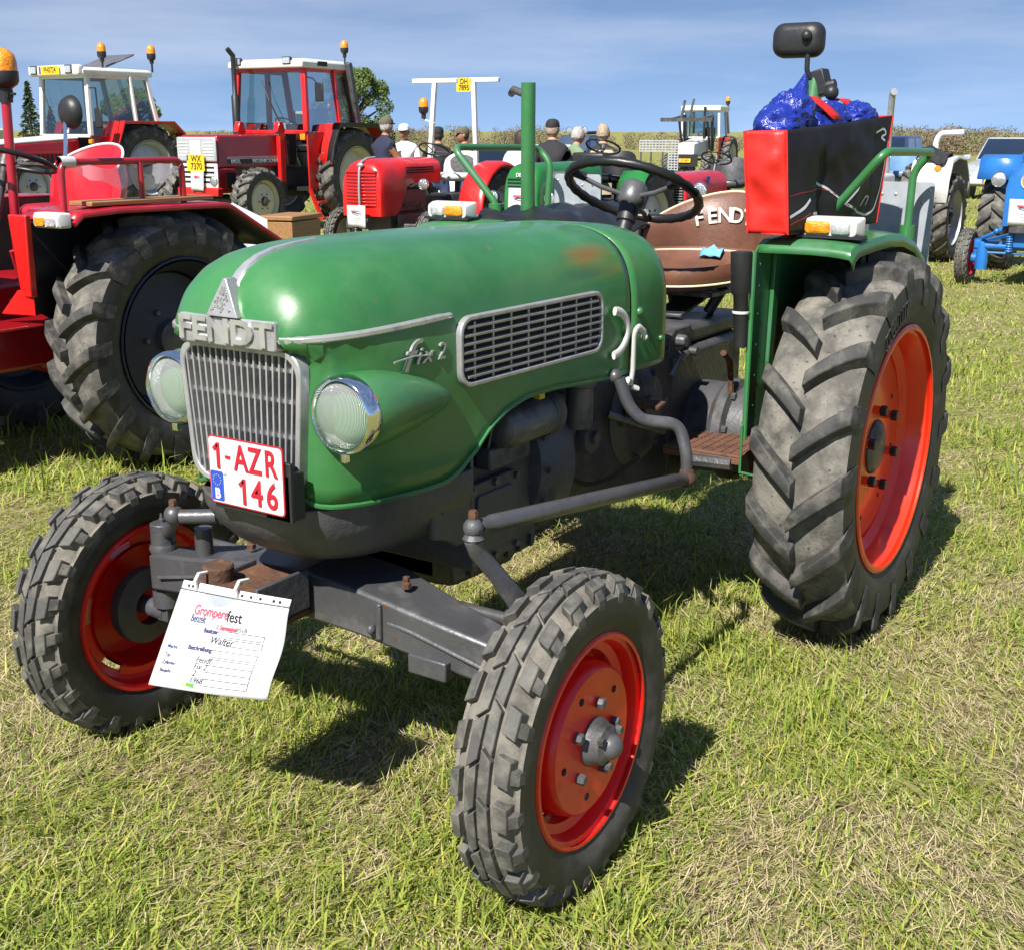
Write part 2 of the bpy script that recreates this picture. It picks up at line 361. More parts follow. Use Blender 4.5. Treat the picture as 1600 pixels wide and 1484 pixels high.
def block(mb, y0, y1, r0, r1, a0, a1, sk=0, dr=0, taper=.10, ydrop=0):   # tread block on a tyre, angles a0..a1, y0..y1, skew
    c = (a0+a1)/2; t = taper
    B = []; T = []
    for (y, a) in ((y0, a0), (y1, a0+sk), (y1, a1+sk), (y0, a1)):
        rr_ = r0-(dr if y == y1 else 0); B.append((rr_*math.cos(a), y, rr_*math.sin(a)))
    ym = (y0+y1)/2
    for (y, a) in ((y0, a0), (y1, a0+sk), (y1, a1+sk), (y0, a1)):
        a = c+sk/2+(a-c-sk/2)*(1-t); yy = ym+(y-ym)*(1-t*.6); rr_ = r1-(dr if y == y1 else 0)
        T.append((rr_*math.cos(a), yy, rr_*math.sin(a)))
    mb.hexa(B, T)
def front_tyre(Rt, W, rr, n=23, seg=64):
    mb = MB(); h = W/2; Rc = Rt-.014
    prof = [(rr-.003, -h*.70), (rr+.010, -h*.80), (rr+(Rc-rr)*.30, -h*.97), (rr+(Rc-rr)*.5, -h), (rr+(Rc-rr)*.74, -h*.97)]
    mb.mi = 2; mb.lathe(prof, n=seg); mb.lathe([(r, -y) for r, y in prof][::-1], n=seg)
    mb.mi = 1
    mb.lathe([(rr+(Rc-rr)*.74, -h*.97), (Rc-.030, -h*.87), (Rc-.014, -h*.7), (Rc-.004, -h*.4), (Rc, 0), (Rc-.004, h*.4), (Rc-.014, h*.7), (Rc-.030, h*.87), (rr+(Rc-rr)*.74, h*.97)], n=seg)
    mb.mi = 0; p = 2*pi/n
    for k in range(n):
        for sd in (-1, 1):
            a = p*(k+(.33 if sd > 0 else 0))
            block(mb, sd*h*.035, sd*h*.34, Rc-.012, Rt-.001, a, a+p*.94, sk=-p*.22, dr=.0022, taper=.04)
            a = p*(k+(.62 if sd > 0 else .12))
            block(mb, sd*h*.50, sd*h*.84, Rc-.024, Rt-.003, a, a+p*.63, sk=-p*.12, dr=.009, taper=.06)
            block(mb, sd*h*.80, sd*h*.985, Rc-.026, Rt-.016, a-p*.02, a+p*.34, sk=-p*.05, dr=.020, taper=.10)
    return mb.mesh('front_tyre', 30)

REAR_T = ag_tyre(.600, .275, .372, 18, lh=.042, hw=.025)
FRONT_T = front_tyre(.345, .150, .218)

def nuts(parent, cnt, rad, y, r, h, m, ph=0, name='wheel_nut', n=6):
    mb = MB(); mb.lathe([(.0005, h), (r*.8, h), (r, h*.85), (r, 0)], n=n); me = mb.mesh('nut', 30)
    for k in range(cnt):
        a = ph+2*pi*k/cnt
        mk(name, me, m, parent, loc=(rad*math.cos(a), y, rad*math.sin(a)), rot=(0, -a, 0))

def rear_wheel(parent, loc, side, tyre=None, rimm='orange_rim', name='rear_wheel', tm=('rubber_dusty', 'rubber_lug', 'rubber_side')):
    w = empty(name, parent, loc, (0, 0, 0 if side > 0 else pi))
    mk('tyre', tyre or REAR_T, list(tm), w, bevel=.0045, seg=2)
    mb = MB(); e = .128
    # rim: outer flange, wells, inner flange (thickness by inner offset)
    pr = [(.376, e), (.384, e-.004), (.384, e-.010), (.368, e-.016), (.352, e-.05), (.346, e-.075), (.322, e-.095), (.318, e-.14), (.345, -e+.05), (.368, -e+.016), (.382, -e+.008), (.376, -e)]
    pin = [(r-.010, y) for r, y in pr][::-1]; pin[0] = (.366, -e); pin[-1] = (.366, e)
    mb.lathe(pr+pin+[pr[0]], n=72)
    mk('rim', mb.mesh('rim', 35), 'rear_rim' if rimm == 'orange_rim' else rimm, w)
    mb = MB()
    mb.lathe([(.316, e-.135), (.318, e-.105), (.300, e-.098), (.285, e-.088), (.20, e-.086), (.175, e-.078), (.115, e-.076), (.085, e-.076), (.082, e-.090)], n=64)
    mb.lathe([(.316, e-.142), (.285, e-.100), (.20, e-.098), (.082, e-.098)], n=64)
    d = mk('wheel_disc', mb.mesh('disc', 35), rimm, w)
    mb = MB(); mb.lathe([(.083, e-.10), (.083, e-.070), (.070, e-.060), (.03, e-.056), (.001, e-.056)], n=32)
    mk('hub', mb.mesh('hub', 40), 'gear_grey', w)
    nuts(w, 6, .125, e-.078, .0135, .022, rimm, .3, 'wheel_stud', 12); nuts(w, 6, .125, e-.056, .0165, .020, 'black_plastic', .3)
    mb = MB()
    for k in range(8): a = 2*pi*k/8+.2; mb.cyl((.225*math.cos(a), e-.088, .225*math.sin(a)), (.225*math.cos(a), e-.0855, .225*math.sin(a)), .008, n=8)
    mk('bolt_hole', mb.mesh('holes', 0), 'black_gap', d)
    mb = MB(); mb.cyl((.33, e-.09, .09), (.31, e-.045, .085), .006, n=8); mb.build('valve', 'black_plastic', w)
    # moulded lettering ribs on the side wall
    mb = MB()
    for k in range(9):
        a = .95+.055*k; r0 = .425
        for (da, dr, la, lr) in ((0, 0, .004, .05), (.014, .045, .014, .005), (.014, .0, .014, .005)):
            c = (r0+.025 if lr > .01 else r0+dr); a2 = a+da
            mb.obox((c*math.cos(a2), .1385, c*math.sin(a2)), (lr if lr > .01 else .005, .004, .006 if lr > .01 else .024), Matrix.Rotation(-a2, 3, 'Y'))
    mk('moulded_mark', mb.mesh('marks', 0), 'rubber_side', w)
    return w
def front_wheel(parent, loc, side, steer=0, name='front_wheel'):
    w = empty(name, parent, loc, (0, 0, (0 if side > 0 else pi)+steer))
    mk('tyre', FRONT_T, ['rubber_front', 'rubber_groove', 'rubber_side'], w, bevel=.0022, seg=2)
    e = .064; mb = MB()
    pr = [(.222, e), (.2265, e-.004), (.226, e-.009), (.214, e-.014), (.206, e-.040), (.188, e-.048), (.186, e-.082), (.206, -e+.036), (.214, -e+.012), (.2255, -e+.006), (.222, -e)]
    pin = [(r-.006, y) for r, y in pr][::-1]; pin[0] = (.214, -e); pin[-1] = (.214, e)
    mb.lathe(pr+pin+[pr[0]], n=56); mk('rim', mb.mesh('frim', 35), 'red_rim', w)
    # drum shaped wheel disc with three openings towards the rim
    mb = MB(); N = 60; y1 = e-.006
    prof = [(.168, y1-.085), (.160, y1-.02), (.156, y1-.006), (.150, y1), (.06, y1+.001), (.001, y1+.001)]
    mb.lathe(prof, n=N); mb.lathe([(r-.005 if r > .1 else r, y-.005) for r, y in prof], n=N)
    mb.build('wheel_disc', 'red_rim', w, smooth=30)
    mb = MB()
    for k in range(6):
        a0 = 2*pi*k/6
        for j in range(5):
            a = a0+j*.13; b = a+.13
            q = [(.164, a), (.164, b), (.190, b), (.190, a)]
            mb.hexa([(r*math.cos(t), y1-.080, r*math.sin(t)) for r, t in q], [(r*math.cos(t), y1-.074, r*math.sin(t)) for r, t in q])
        mb.build('rim_lug', 'red_rim', w, smooth=30); mb = MB()
    mb = MB(); mb.lathe([(.052, y1), (.050, y1+.014), (.044, y1+.022), (.042, y1+.034), (.034, y1+.038), (.027, y1+.042), (.024, y1+.054), (.014, y1+.062), (.001, y1+.064)], n=28)
    h = mb.build('hub_cap', 'gear_grey', w, smooth=40)
    mb = MB()
    for k in range(3):
        a = 2*pi*k/3+.6; mb.lathe([(.001, .012), (.009, .012), (.010, 0)], o=(.044*math.cos(a), y1+.034, .044*math.sin(a)), n=6)
    mb.build('cap_screw', 'gear_grey', h, smooth=30)
    nuts(w, 5, .082, y1, .0115, .018, 'gear_grey', .5)
    mb = MB()
    for k in range(5):
        a = .5+.63+2*pi*k/5; mb.cyl((.118*math.cos(a), y1, .118*math.sin(a)), (.118*math.cos(a), y1+.002, .118*math.sin(a)), .008, n=8)
    mb.build('bolt_hole', 'black_gap', w, smooth=0)
    return w

# ------------------------------------------------------------------ the green tractor in front
T = empty('green_tractor')
tag(T, 'green vintage tractor with orange rear wheel and white Belgian number plate in the foreground', 'tractor')
rear_wheel(T, (0, .688, .585), 1); rear_wheel(T, (0, -.688, .585), -1)
front_wheel(T, (1.712, .657, .335), 1, .012); front_wheel(T, (1.712, -.657, .335), -1, .012)

HX = [1.960, 1.956, 1.945, 1.928, 1.905, 1.865, 1.82, 1.75, 1.65, 1.58, 1.53, 1.48, 1.43, 1.36, 1.28, 1.15, 1.0, .88, .785]
HT = [1.150, 1.180, 1.208, 1.234, 1.256, 1.275, 1.286, 1.293, 1.298, 1.2975, 1.297, 1.2965, 1.296, 1.295, 1.294, 1.291, 1.287, 1.284, 1.281]
HW = [.148, .166, .182, .198, .214, .232, .245, .256, .264, .267, .269, .270, .271, .273, .275, .278, .281, .284, .286]
HB = [.800, .792, .787, .785, .785, .784, .783, .781, .776, .776, .792, .828, .868, .900, .916, .916, .904, .897, .900]
HN = [2.7, 2.7, 2.7, 2.75, 2.8, 2.9, 3.0, 3.1, 3.2, 3.3, 3.3, 3.3, 3.4, 3.4, 3.4, 3.4, 3.4, 3.4, 3.4]
ZC = 1.02
def _sm(A):
    xs = np.linspace(1.960, .785, 300); v = np.interp(-xs, [-t for t in HX], A); k = np.exp(-np.linspace(-2, 2, 21)**2); k /= k.sum()
    p = np.concatenate([2*v[0]-v[10:0:-1], v, 2*v[-1]-v[-2:-12:-1]]); s_ = np.convolve(p, k, 'valid'); t = np.clip((1.96-xs)/.12, 0, 1); return s_*t+v*(1-t)
_A = {}
def hint(x, A):
    if id(A) not in _A: _A[id(A)] = _sm(A)
    return float(np.interp(-x, -np.linspace(1.960, .785, 300), _A[id(A)]))
def nose_shift(x, z):      # the grille stands back under the overhanging nose
    u = min(1, max(0, (1.118-z)/.022)); return x-.050*u*min(1, max(0, (x-1.72)/.24))
def hint0(x, A):
    return float(np.interp(-x, [-t for t in HX], A))
def hood_y(x, z):
    t, w, n = hint(x, HT), hint(x, HW), hint(x, HN)
    if z <= ZC: return w
    a = min((z-ZC)/(t-ZC), .999); return w*(1-a**n)**(1/n)
def hood_ring(x, t, w, b, n, off=0, K=18):
    half = []
    for z in np.linspace(b, ZC, 7)[:-1]:
        half.append((w+off-.010*max(0, (ZC-z)/.25)**2*(1 if x > 1.5 else .3), float(z)))
    for k in range(K+1):
        a = pi/2*k/K; c, s_ = math.cos(a), math.sin(a)
        half.append(((w+off)*c**(2/n), ZC+(t+off-ZC)*s_**(2/n)))
    pts = half+[(-y, z) for y, z in half[-2::-1]]
    return [(nose_shift(x, z), y, z) for y, z in pts]
mb = MB()
XS = HX[:7]+[1.785]+list(np.linspace(1.75, .785, 44))
rings = [hood_ring(x, hint(x, HT), hint(x, HW), hint(x, HB), hint(x, HN)) for x in XS]
mb.loft(rings, closed=False, cap=False)
n0 = len(rings[0])
for i in range(n0//2): mb.f.append([i, i+1, n0-2-i, n0-1-i] if i+1 != n0-2-i else [i, i+1, n0-1-i]); mb.m.append(0)
hood = mb.build('hood', 'green_paint', T, smooth=50, solid=.004)
# folded lower edge of the hood
for sd in (1, -1):
    mb = MB(); mb.tube([(nose_shift(x, .8), sd*(hint(x, HW)-.009*max(0, (ZC-hint(x, HB))/.25)**2*(1 if x > 1.5 else .3)+.001), hint(x, HB)) for x in XS], .0055, 6)
    mb.build('hood_edge', 'green_paint', hood)
mb = MB(); mb.tube([(1.910, y, .80) for y in np.linspace(-.148, .148, 5)], .006, 6); mb.build('hood_edge', 'green_paint', hood)
# rear cowl behind a rubber seam
CX = [.775, .74, .66, .60, .565, .545, .538]; CT = [1.281, 1.280, 1.277, 1.272, 1.262, 1.245, 1.225]; CW = [.286, .287, .288, .287, .283, .275, .262]; CB = [.900, .895, .892, .893, .895, .90, .91]
mb = MB(); rings = [hood_ring(x, t, w, b, 3.4) for x, t, w, b in zip(CX, CT, CW, CB)]
mb.loft(rings, closed=False, cap=False); mb.f.append([(len(rings)-1)*n0+i for i in range(n0)]); mb.m.append(0)
cowl = mb.build('cowl', 'green_paint', T, smooth=50, solid=.004)
mb = MB(); mb.loft([hood_ring(.786, 1.281, .286, .9, 3.4, -.004), hood_ring(.774, 1.281, .286, .9, 3.4, -.004)], False, False); mb.build('rubber_seam', 'black_gap', T, solid=.003)
mb = MB(); mb.ball((.735, .290, 1.055), (.012, .010, .012)); mb.ball((.60, .290, .965), (.009, .008, .009)); mb.build('cowl_bolt', 'green_paint', cowl)
# faded, rusty patch rubbed into the paint beside the filler
bpm = M['green_paint'].node_tree; N_, L_ = bpm.nodes, bpm.links
pb = N_['Principled BSDF']; geo = N_.new('ShaderNodeTexCoord')
def spot(center, scl, colr, amt, wob=.6):
    global pb
    src = pb.inputs['Base Color'].links[0].from_socket
    mp = N_.new('ShaderNodeMapping'); mp.vector_type = 'POINT'
    mp.inputs['Location'].default_value = [-c*s for c, s in zip(center, scl)]; mp.inputs['Scale'].default_value = scl
    L_.new(geo.outputs['Object'], mp.inputs[0])
    nz = N_.new('ShaderNodeTexNoise'); nz.inputs['Scale'].default_value = 9; nz.inputs['Detail'].default_value = 6; L_.new(geo.outputs['Object'], nz.inputs['Vector'])
    ln = N_.new('ShaderNodeVectorMath'); ln.operation = 'LENGTH'; L_.new(mp.outputs[0], ln.inputs[0])
    ad = N_.new('ShaderNodeMath'); ad.operation = 'MULTIPLY_ADD'; ad.inputs[1].default_value = wob; L_.new(nz.outputs['Fac'], ad.inputs[0]); L_.new(ln.outputs['Value'], ad.inputs[2])
    rg = N_.new('ShaderNodeMapRange'); rg.inputs['From Min'].default_value = 1.15; rg.inputs['From Max'].default_value = .5; rg.inputs['To Max'].default_value = amt
    L_.new(ad.outputs[0], rg.inputs['Value'])
    mx = N_.new('ShaderNodeMix'); mx.data_type = 'RGBA'; L_.new(rg.outputs[0], mx.inputs[0]); L_.new(src, mx.inputs[6]); mx.inputs[7].default_value = (*colr, 1); L_.new(mx.outputs[2], pb.inputs['Base Color'])
spot((.94, .235, 1.222), (6.5, 16, 26), (.20, .085, .016), .85)
spot((1.0, .26, 1.18), (5, 8, 40), (.012, .10, .06), .5)
spot((1.86, .16, .80), (30, 10, 60), (.10, .05, .02), .8)
spot((1.60, .26, .86), (6, 6, 9), (.060, .150, .065), .55, .9); spot((1.15, .05, 1.29), (2.2, 6, 8), (.075, .20, .11), .6, 1.0); spot((1.72, -.05, 1.29), (5, 5, 8), (.07, .19, .10), .5, 1.0); spot((.66, .28, 1.02), (9, 9, 6), (.045, .125, .055), .6, .9)
for cx, cz in ((1.875, .93), (1.84, .905), (1.55, .80), (1.25, .935), (1.02, .92), (1.64, 1.16)): spot((cx, .25, cz), (90, 12, 120), (.13, .10, .06), .8, 1.2)

# front grille: frame, dark opening, bars
GX = 1.914
def gw(z): return .145+.022*(z-.82)/.28            # half width at height z
mb = MB(); O = []; I = []
def grille_outline(off):
    o = []; zt, zb, r = 1.100+off, .815-off, .045
    for (sx, z0, a0) in ((1, zt, 0), (-1, zt, pi/2), (-1, zb, pi), (1, zb, 1.5*pi)):
        for k in range(7):
            a = a0+pi/2*k/6; zz = z0+(r*math.sin(a)-r*(1 if z0 > 1 else -1)); w = gw(zz)+off
            o.append((sx*(w-r)+r*math.cos(a), zz))
    return o
ringprism(mb, grille_outline(.006), grille_outline(-.006), lambda a, b, d: (GX+d, a, b), -.008, .022)
grille = mb.build('front_grille', 'alu', T, bevel=.003)
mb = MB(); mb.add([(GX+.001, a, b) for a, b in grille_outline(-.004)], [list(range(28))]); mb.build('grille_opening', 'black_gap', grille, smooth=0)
for k in range(18):
    f = -1+2*(k+.7)/18.4
    yb, yt = f*(gw(.825)-.004), f*(gw(1.09)-.004); ed = max(0, abs(f)-.72)/.28
    zb, zt = .818+.035*ed**2, 1.098-.035*ed**2
    mb = MB(); mb.hexa([(GX+.002, yb-.0028, zb), (GX+.021, yb-.0022, zb), (GX+.021, yb+.0022, zb), (GX+.002, yb+.0028, zb)], [(GX+.002, yt-.0028, zt), (GX+.021, yt-.0022, zt), (GX+.021, yt+.0022, zt), (GX+.002, yt+.0028, zt)])
    mb.build('bar', 'alu', grille, smooth=30)
for z in (.855, .93, 1.003, 1.066):
    mb = MB(); w = gw(z)-.002; mb.box(GX+.003, GX+.012, -w, w, z-.004, z+.004); mb.build('crossbar', 'alu', grille, smooth=0)
# name plate with raised letters, triangle badge, centre strip
mb = MB(); mb.prism([(y, z) for y, z in rrect(.268, .060, .007, 3, 0, 1.137)], 'x', 1.925, 1.963)
npl = mb.build('name_plate', 'alu', T, bevel=.004)
text('raised_letters', 'FENDT', 'alu_bright', npl, (1.964, .000, 1.1375), (0, 1, 0), (0, 0, 1), .066, .005, off=.0022, sx=1.28, space=1.0)
mb = MB(); mb.hexa([(1.945, -.044, 1.168), (1.972, -.044, 1.168), (1.972, .044, 1.168), (1.945, .044, 1.168)], [(1.930, -.004, 1.243), (1.958, -.004, 1.243), (1.958, .004, 1.243), (1.930, .004, 1.243)])
bdg = mb.build('badge', 'alu', T, bevel=.002)
mb = MB()
for k in range(46):
    b = random.random()**.7; a = (random.random()-.5)*(1-b)*.066; z = 1.175+b*.055
    mb.obox((1.972-(z-1.168)*.187, a, z), (.004, .006, .004), Matrix.Rotation(random.random()*3, 3, 'X'))
mb.build('badge_relief', 'alu_bright', bdg, smooth=0)
path = [(0, 0, 0)]+[(x, 0, hint(x, HT)+.002) for x in (1.935, 1.915, 1.895, 1.865, 1.82, 1.76, 1.69)]
mb = MB(); rg = []
for i, (x, y, z) in enumerate(path[1:]):
    w = (.020, .017, .014, .012, .010, .008, .006)[i]; rg.append([(x, -w, z-.002), (x, -w*.6, z+.006), (x, w*.6, z+.006), (x, w, z-.002)])
mb.loft(rg); mb.build('centre_strip', 'alu', T, bevel=.0015)
for sd in (1, -1):
    mb = MB(); rg = []
    for i, x in enumerate(np.linspace(1.957, 1.565, 22)):
        zz = 1.132+.012*i/21; y = hood_y(x, zz); h = .0085*(1 if i < 20 else .8)
        rg.append([(x, sd*(hood_y(x, zz-h)+.001), zz-h), (x, sd*(y+.010), zz-h*.5), (x, sd*(y+.010), zz+h*.5), (x, sd*(hood_y(x, zz+h)+.001), zz+h)])
    mb.loft(rg); mb.build('side_strip', 'alu_bright', T, bevel=.001)
# side grilles
def side_grille(sd):
    x0, x1 = 1.552, .942; W = x0-x1; cx = (x0+x1)/2; cz = 1.058; H = .158
    def to3(a, b, d):
        x = cx-a; return (x, sd*(hint(x, HW)+.002+d), cz+b-.004*a)
    g = MB(); ringprism(g, rrect(W, H, .040, 6), rrect(W-.022, H-.022, .031, 6), to3, -.004, .012)
    go = g.build('side_grille', 'alu', T, bevel=.003)
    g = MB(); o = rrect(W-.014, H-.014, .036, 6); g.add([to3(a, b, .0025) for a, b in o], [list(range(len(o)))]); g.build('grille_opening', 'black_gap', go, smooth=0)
    for k in range(7):
        b = (-.5+(k+1)/8)*(H-.012); ww = W/2-.012-(.016 if k in (0, 6) else .004 if k in (1, 5) else 0)
        g = MB(); g.loft([[to3(a, b-.003, .003), to3(a, b-.004, .011), to3(a, b+.001, .012), to3(a, b+.003, .003)] for a in (-ww, -ww/3, ww/3, ww)]); g.build('slat', 'alu', go, smooth=30)
    for k in range(8):
        a = (-.5+(k+.6)/8.2)*(W-.03); hh = H/2-.010-(.006 if k in (0, 7) else 0)
        g = MB(); g.hexa([to3(a-.0025, -hh, .003), to3(a-.0025, -hh, .007), to3(a+.0025, -hh, .007), to3(a+.0025, -hh, .003)], [to3(a-.0025, hh, .003), to3(a-.0025, hh, .007), to3(a+.0025, hh, .007), to3(a+.0025, hh, .003)]); g.build('divider', 'alu', go, smooth=0)
    return go
side_grille(1); side_grille(-1)
text('model_script', 'f', 'alu', T, (1.725, .2655, 1.074), (-1, 0, -.02), (0, 0, 1), .090, .003, shear=.38, off=.0002, sx=1.5)
text('model_script', 'ix', 'alu', T, (1.668, .2675, 1.072), (-1, 0, -.02), (0, 0, 1), .050, .003, shear=.38, off=.0002, space=1.2, sx=1.35)
text('model_script', '2', 'alu', T, (1.607, .2690, 1.072), (-1, 0, -.02), (0, 0, 1), .050, .003, shear=.2, off=.0004, sx=1.1)
mb = MB(); mb.tube([(1.765, .268, 1.072), (1.70, .2685, 1.076), (1.64, .2695, 1.070)], .0022, 6); mb.build('model_script', 'alu', T)
# headlamps with tapering pods
for sd in (1, -1):
    mb = MB(); rg = []
    for x, y, z, r in ((1.880, .2418, .985, .0765), (1.865, .2425, .985, .0800), (1.83, .2445, .985, .0800), (1.78, .247, .984, .074), (1.72, .250, .981, .063), (1.66, .254, .977, .047), (1.61, .258, .972, .030), (1.58, .262, .969, .014)):
        rg.append([(x, sd*(y+r*math.cos(2*pi*k/28)), z+r*math.sin(2*pi*k/28)) for k in range(28)])
    mb.loft(rg); pod = mb.build('headlamp', 'green_paint', T, smooth=60)
    mb = MB(); mb.lathe([(.075, -.026), (.0795, -.018), (.080, .004), (.0765, .014), (.0715, .016), (.0675, .010), (.0675, .0)], o=(1.893, sd*.2418, .985), ax='x', n=40); mb.build('chrome_ring', 'chrome', pod, smooth=50)
    mb = MB(); mb.lathe([(.0675, .004), (.060, .014), (.045, .0215), (.025, .0260), (.001, .0275)], o=(1.893, sd*.2418, .985), ax='x', n=36); mb.build('lens', 'lamp_glass', pod, smooth=60)
    mb = MB(); mb.lathe([(.0675, .003), (.058, -.022), (.044, -.038), (.028, -.047), (.012, -.050), (.010, -.03), (.001, -.03)], o=(1.893, sd*.2418, .985), ax='x', n=36); mb.build('reflector', 'reflector', pod, smooth=60)
    mb = MB(); mb.box(1.888, 1.902, sd*.2418-.008, sd*.2418+.008, .889, .908); mb.build('ring_clip', 'chrome', pod, bevel=.002)
# number plate
Y0, Y1, ZB, ZT, PX = -.048, .160, .784, .926, 1.985
mb = MB(); mb.prism(rrect(Y1-Y0, ZT-ZB, .010, 4, (Y0+Y1)/2, (ZB+ZT)/2), 'x', PX-.003, PX); npo = mb.build('number_plate', 'plate_red', T, smooth=30)
mb = MB(); mb.prism(rrect(Y1-Y0-.006, ZT-ZB-.006, .008, 4, (Y0+Y1)/2, (ZB+ZT)/2), 'x', PX, PX+.0008); mb.build('white_field', 'plate_white', npo, smooth=30)
mb = MB(); mb.prism(rrect(.036, .063, .004, 3, Y0+.022, ZB+.037), 'x', PX+.0008, PX+.0014); eu = mb.build('blue_band', 'plate_blue', npo, smooth=30)
text('country_letter', 'B', 'plate_white', eu, (PX+.0018, Y0+.022, ZB+.020), (0, 1, 0), (0, 0, 1), .030, .0003, off=.0012, sx=.9)
mb = MB()
for k in range(12): a = 2*pi*k/12; mb.obox((PX+.0018, Y0+.022+.011*math.cos(a), ZB+.050+.011*math.sin(a)), (.0005, .0016, .0016))
mb.build('star', 'plate_yellow', eu, smooth=0)
def digit_one(y, z, h):
    mb = MB(); mb.box(PX+.001, PX+.0034, y-.0042, y+.0042, z-h/2, z+h/2); mb.obox((PX+.0022, y-.007, z+h*.5-.0095), (.0024, .016, .0078), Matrix.Rotation(.72, 3, 'X')); mb.build('plate_text', 'plate_red', npo, smooth=0)
digit_one(Y0+.030, ZT-.040, .054); digit_one((Y0+Y1)/2-.005, ZB+.036, .054)
mb = MB(); mb.box(PX+.001, PX+.0034, Y0+.050, Y0+.064, ZT-.043, ZT-.037); mb.build('plate_text', 'plate_red', npo, smooth=0)
for ch, yy in (('A', Y0+.094), ('Z', Y0+.133), ('R', Y0+.176)): text('plate_text', ch, 'plate_red', npo, (PX+.0022, yy, ZT-.040), (0, 1, 0), (0, 0, 1), .076, .0012, off=.0010, sx=.74)
for ch, yy in (('4', (Y0+Y1)/2+.031), ('6', (Y0+Y1)/2+.072)): text('plate_text', ch, 'plate_red', npo, (PX+.0022, yy, ZB+.036), (0, 1, 0), (0, 0, 1), .076, .0012, off=.0010, sx=.86)
mb = MB(); mb.box(PX-.016, PX-.006, Y0+.004, Y1+.012, ZB-.012, ZB+.11); mb.box(PX-.05, PX-.006, .10, .168, ZB-.012, ZB+.085); mb.build('plate_bracket', 'black_plastic', npo, bevel=.002)
mb = MB(); mb.ball((PX+.002, Y0+.045, ZB+.068), (.003, .005, .005)); mb.ball((PX+.002, Y1-.028, ZB+.070), (.003, .005, .005)); mb.build('plate_screw', 'plate_white', npo)

# front casting under the hood and the frame behind it
lev = [(.778, 1.955, .250), (.745, 1.950, .250), (.705, 1.925, .242), (.665, 1.885, .222), (.635, 1.835, .190), (.615, 1.775, .150), (.606, 1.70, .10)]
mb = MB(); rg = []
for z, xf, w in lev:
    ring = []
    for k in range(25):
        a = -pi/2+pi*k/24; c, s_ = math.cos(a), math.sin(a)
        ring.append((1.46+(xf-1.46)*abs(c)**.62, w*(abs(s_)**.72)*(1 if s_ > 0 else -1), z))
    rg.append(ring)
mb.loft(rg); mb.build('front_casting', 'cast_grey', T, smooth=55, bevel=.004)
mb = MB()
for sd in (1, -1):
    mb.prism([(1.60, .765), (1.60, .64), (1.55, .625), (1.51, .60), (1.452, .60), (1.452, .765)], 'y', sd*.235, sd*.222) if sd > 0 else mb.prism([(1.60, .765), (1.60, .64), (1.55, .625), (1.51, .60), (1.452, .60), (1.452, .765)], 'y', -.222, -.235)
mb.box(1.44, 1.452, -.235, .235, .52, .80)
mb.build('frame_plate', 'cast_grey', T, bevel=.003)
mb = MB(); mb.cyl((1.565, .222, .700), (1.565, .2365, .700), .007, n=10); mb.build('frame_hole', 'black_gap', T)
# front axle
mb = MB()
for sd in (1, -1):
    def sec(y, xa, xb, zt, zb): return [(xa, sd*y, zb), (xb, sd*y, zb), (xb, sd*y, zt), (xa, sd*y, zt)]
    mb.loft([sec(.0, 1.60, 1.775, .575, .462), sec(.16, 1.60, 1.775, .562, .455), sec(.36, 1.645, 1.768, .530, .430), sec(.545, 1.672, 1.755, .500, .405)])
ax = mb.build('front_axle', 'axle_grey', T, bevel=.008, smooth=40)
for sd in (1, -1):
    mb = MB(); mb.box(1.70, 1.785, min(sd*.30, sd*.40), max(sd*.30, sd*.40), .408, .452); mb.box(1.770, 1.782, min(sd*.21, sd*.225), max(sd*.21, sd*.225), .46, .545)
    mb.ball((1.782, sd*.20, .483), (.012, .010, .012)); mb.build('axle_bracket', 'axle_grey', ax, bevel=.004)
    mb = MB(); mb.lathe([(.011, 0), (.011, .012), (.008, .014), (.008, .026), (.001, .028)], o=(1.70, sd*.235, .560), ax='z', n=6); mb.build('axle_bolt', 'rust', ax)
    # steering knuckle, king pin, stub axle
    mb = MB(); mb.cyl((1.712, sd*.535, .37), (1.712, sd*.535, .575), .030, n=18); mb.cyl((1.712, sd*.535, .335), (1.712, sd*.64, .335), .028, .024, n=16); mb.lathe([(.036, .355), (.036, .40)], o=(1.712, sd*.535, 0), ax='z', n=18)
    mb.box(1.69, 1.735, sd*.535-.02, sd*.535+.02, .315, .36); mb.build('knuckle', 'cast_grey', ax, bevel=.003)
    mb = MB(); mb.lathe([(.10, 0), (.10, .03), (.05, .04), (.05, .0)], o=(1.712, sd*.60 if sd > 0 else -.64, .335), ax='y', n=28); mb.build('brake_drum', 'engine_dark', ax)
# steering arm, drag link with ball joints, pitman arm, track rod
mb = MB(); mb.tube([(1.70, .545, .545), (1.716, .535, .60), (1.755, .505, .67), (1.795, .488, .725), (1.803, .485, .750)], [.030, .026, .021, .021, .023], 12, flat=.62); arm = mb.build('steering_arm', 'axle_grey', T, smooth=60)
A = Vector((1.800, .485, .772)); B = Vector((.768, .465, .624))
mb = MB(); mb.ball(A, .021); mb.lathe([(.016, -.03), (.022, -.022), (.016, -.012)], o=A, ax='z', n=16); mb.build('ball_joint', 'cast_grey', arm, smooth=50)
d = (B-A).normalized()
mb = MB(); mb.tube([A+d*.02, A+d*.06, A+d*.065, B-d*.07, B-d*.065, B-d*.02], [.016, .016, .019, .019, .016, .016], 16); dl = mb.build('drag_link', 'steel_tube', T, smooth=40)
mb = MB(); mb.ball(B, .026); mb.lathe([(.018, -.02), (.024, 0), (.018, .028)], o=B, ax='z', n=14); mb.build('ball_joint', 'rust', dl, smooth=50)
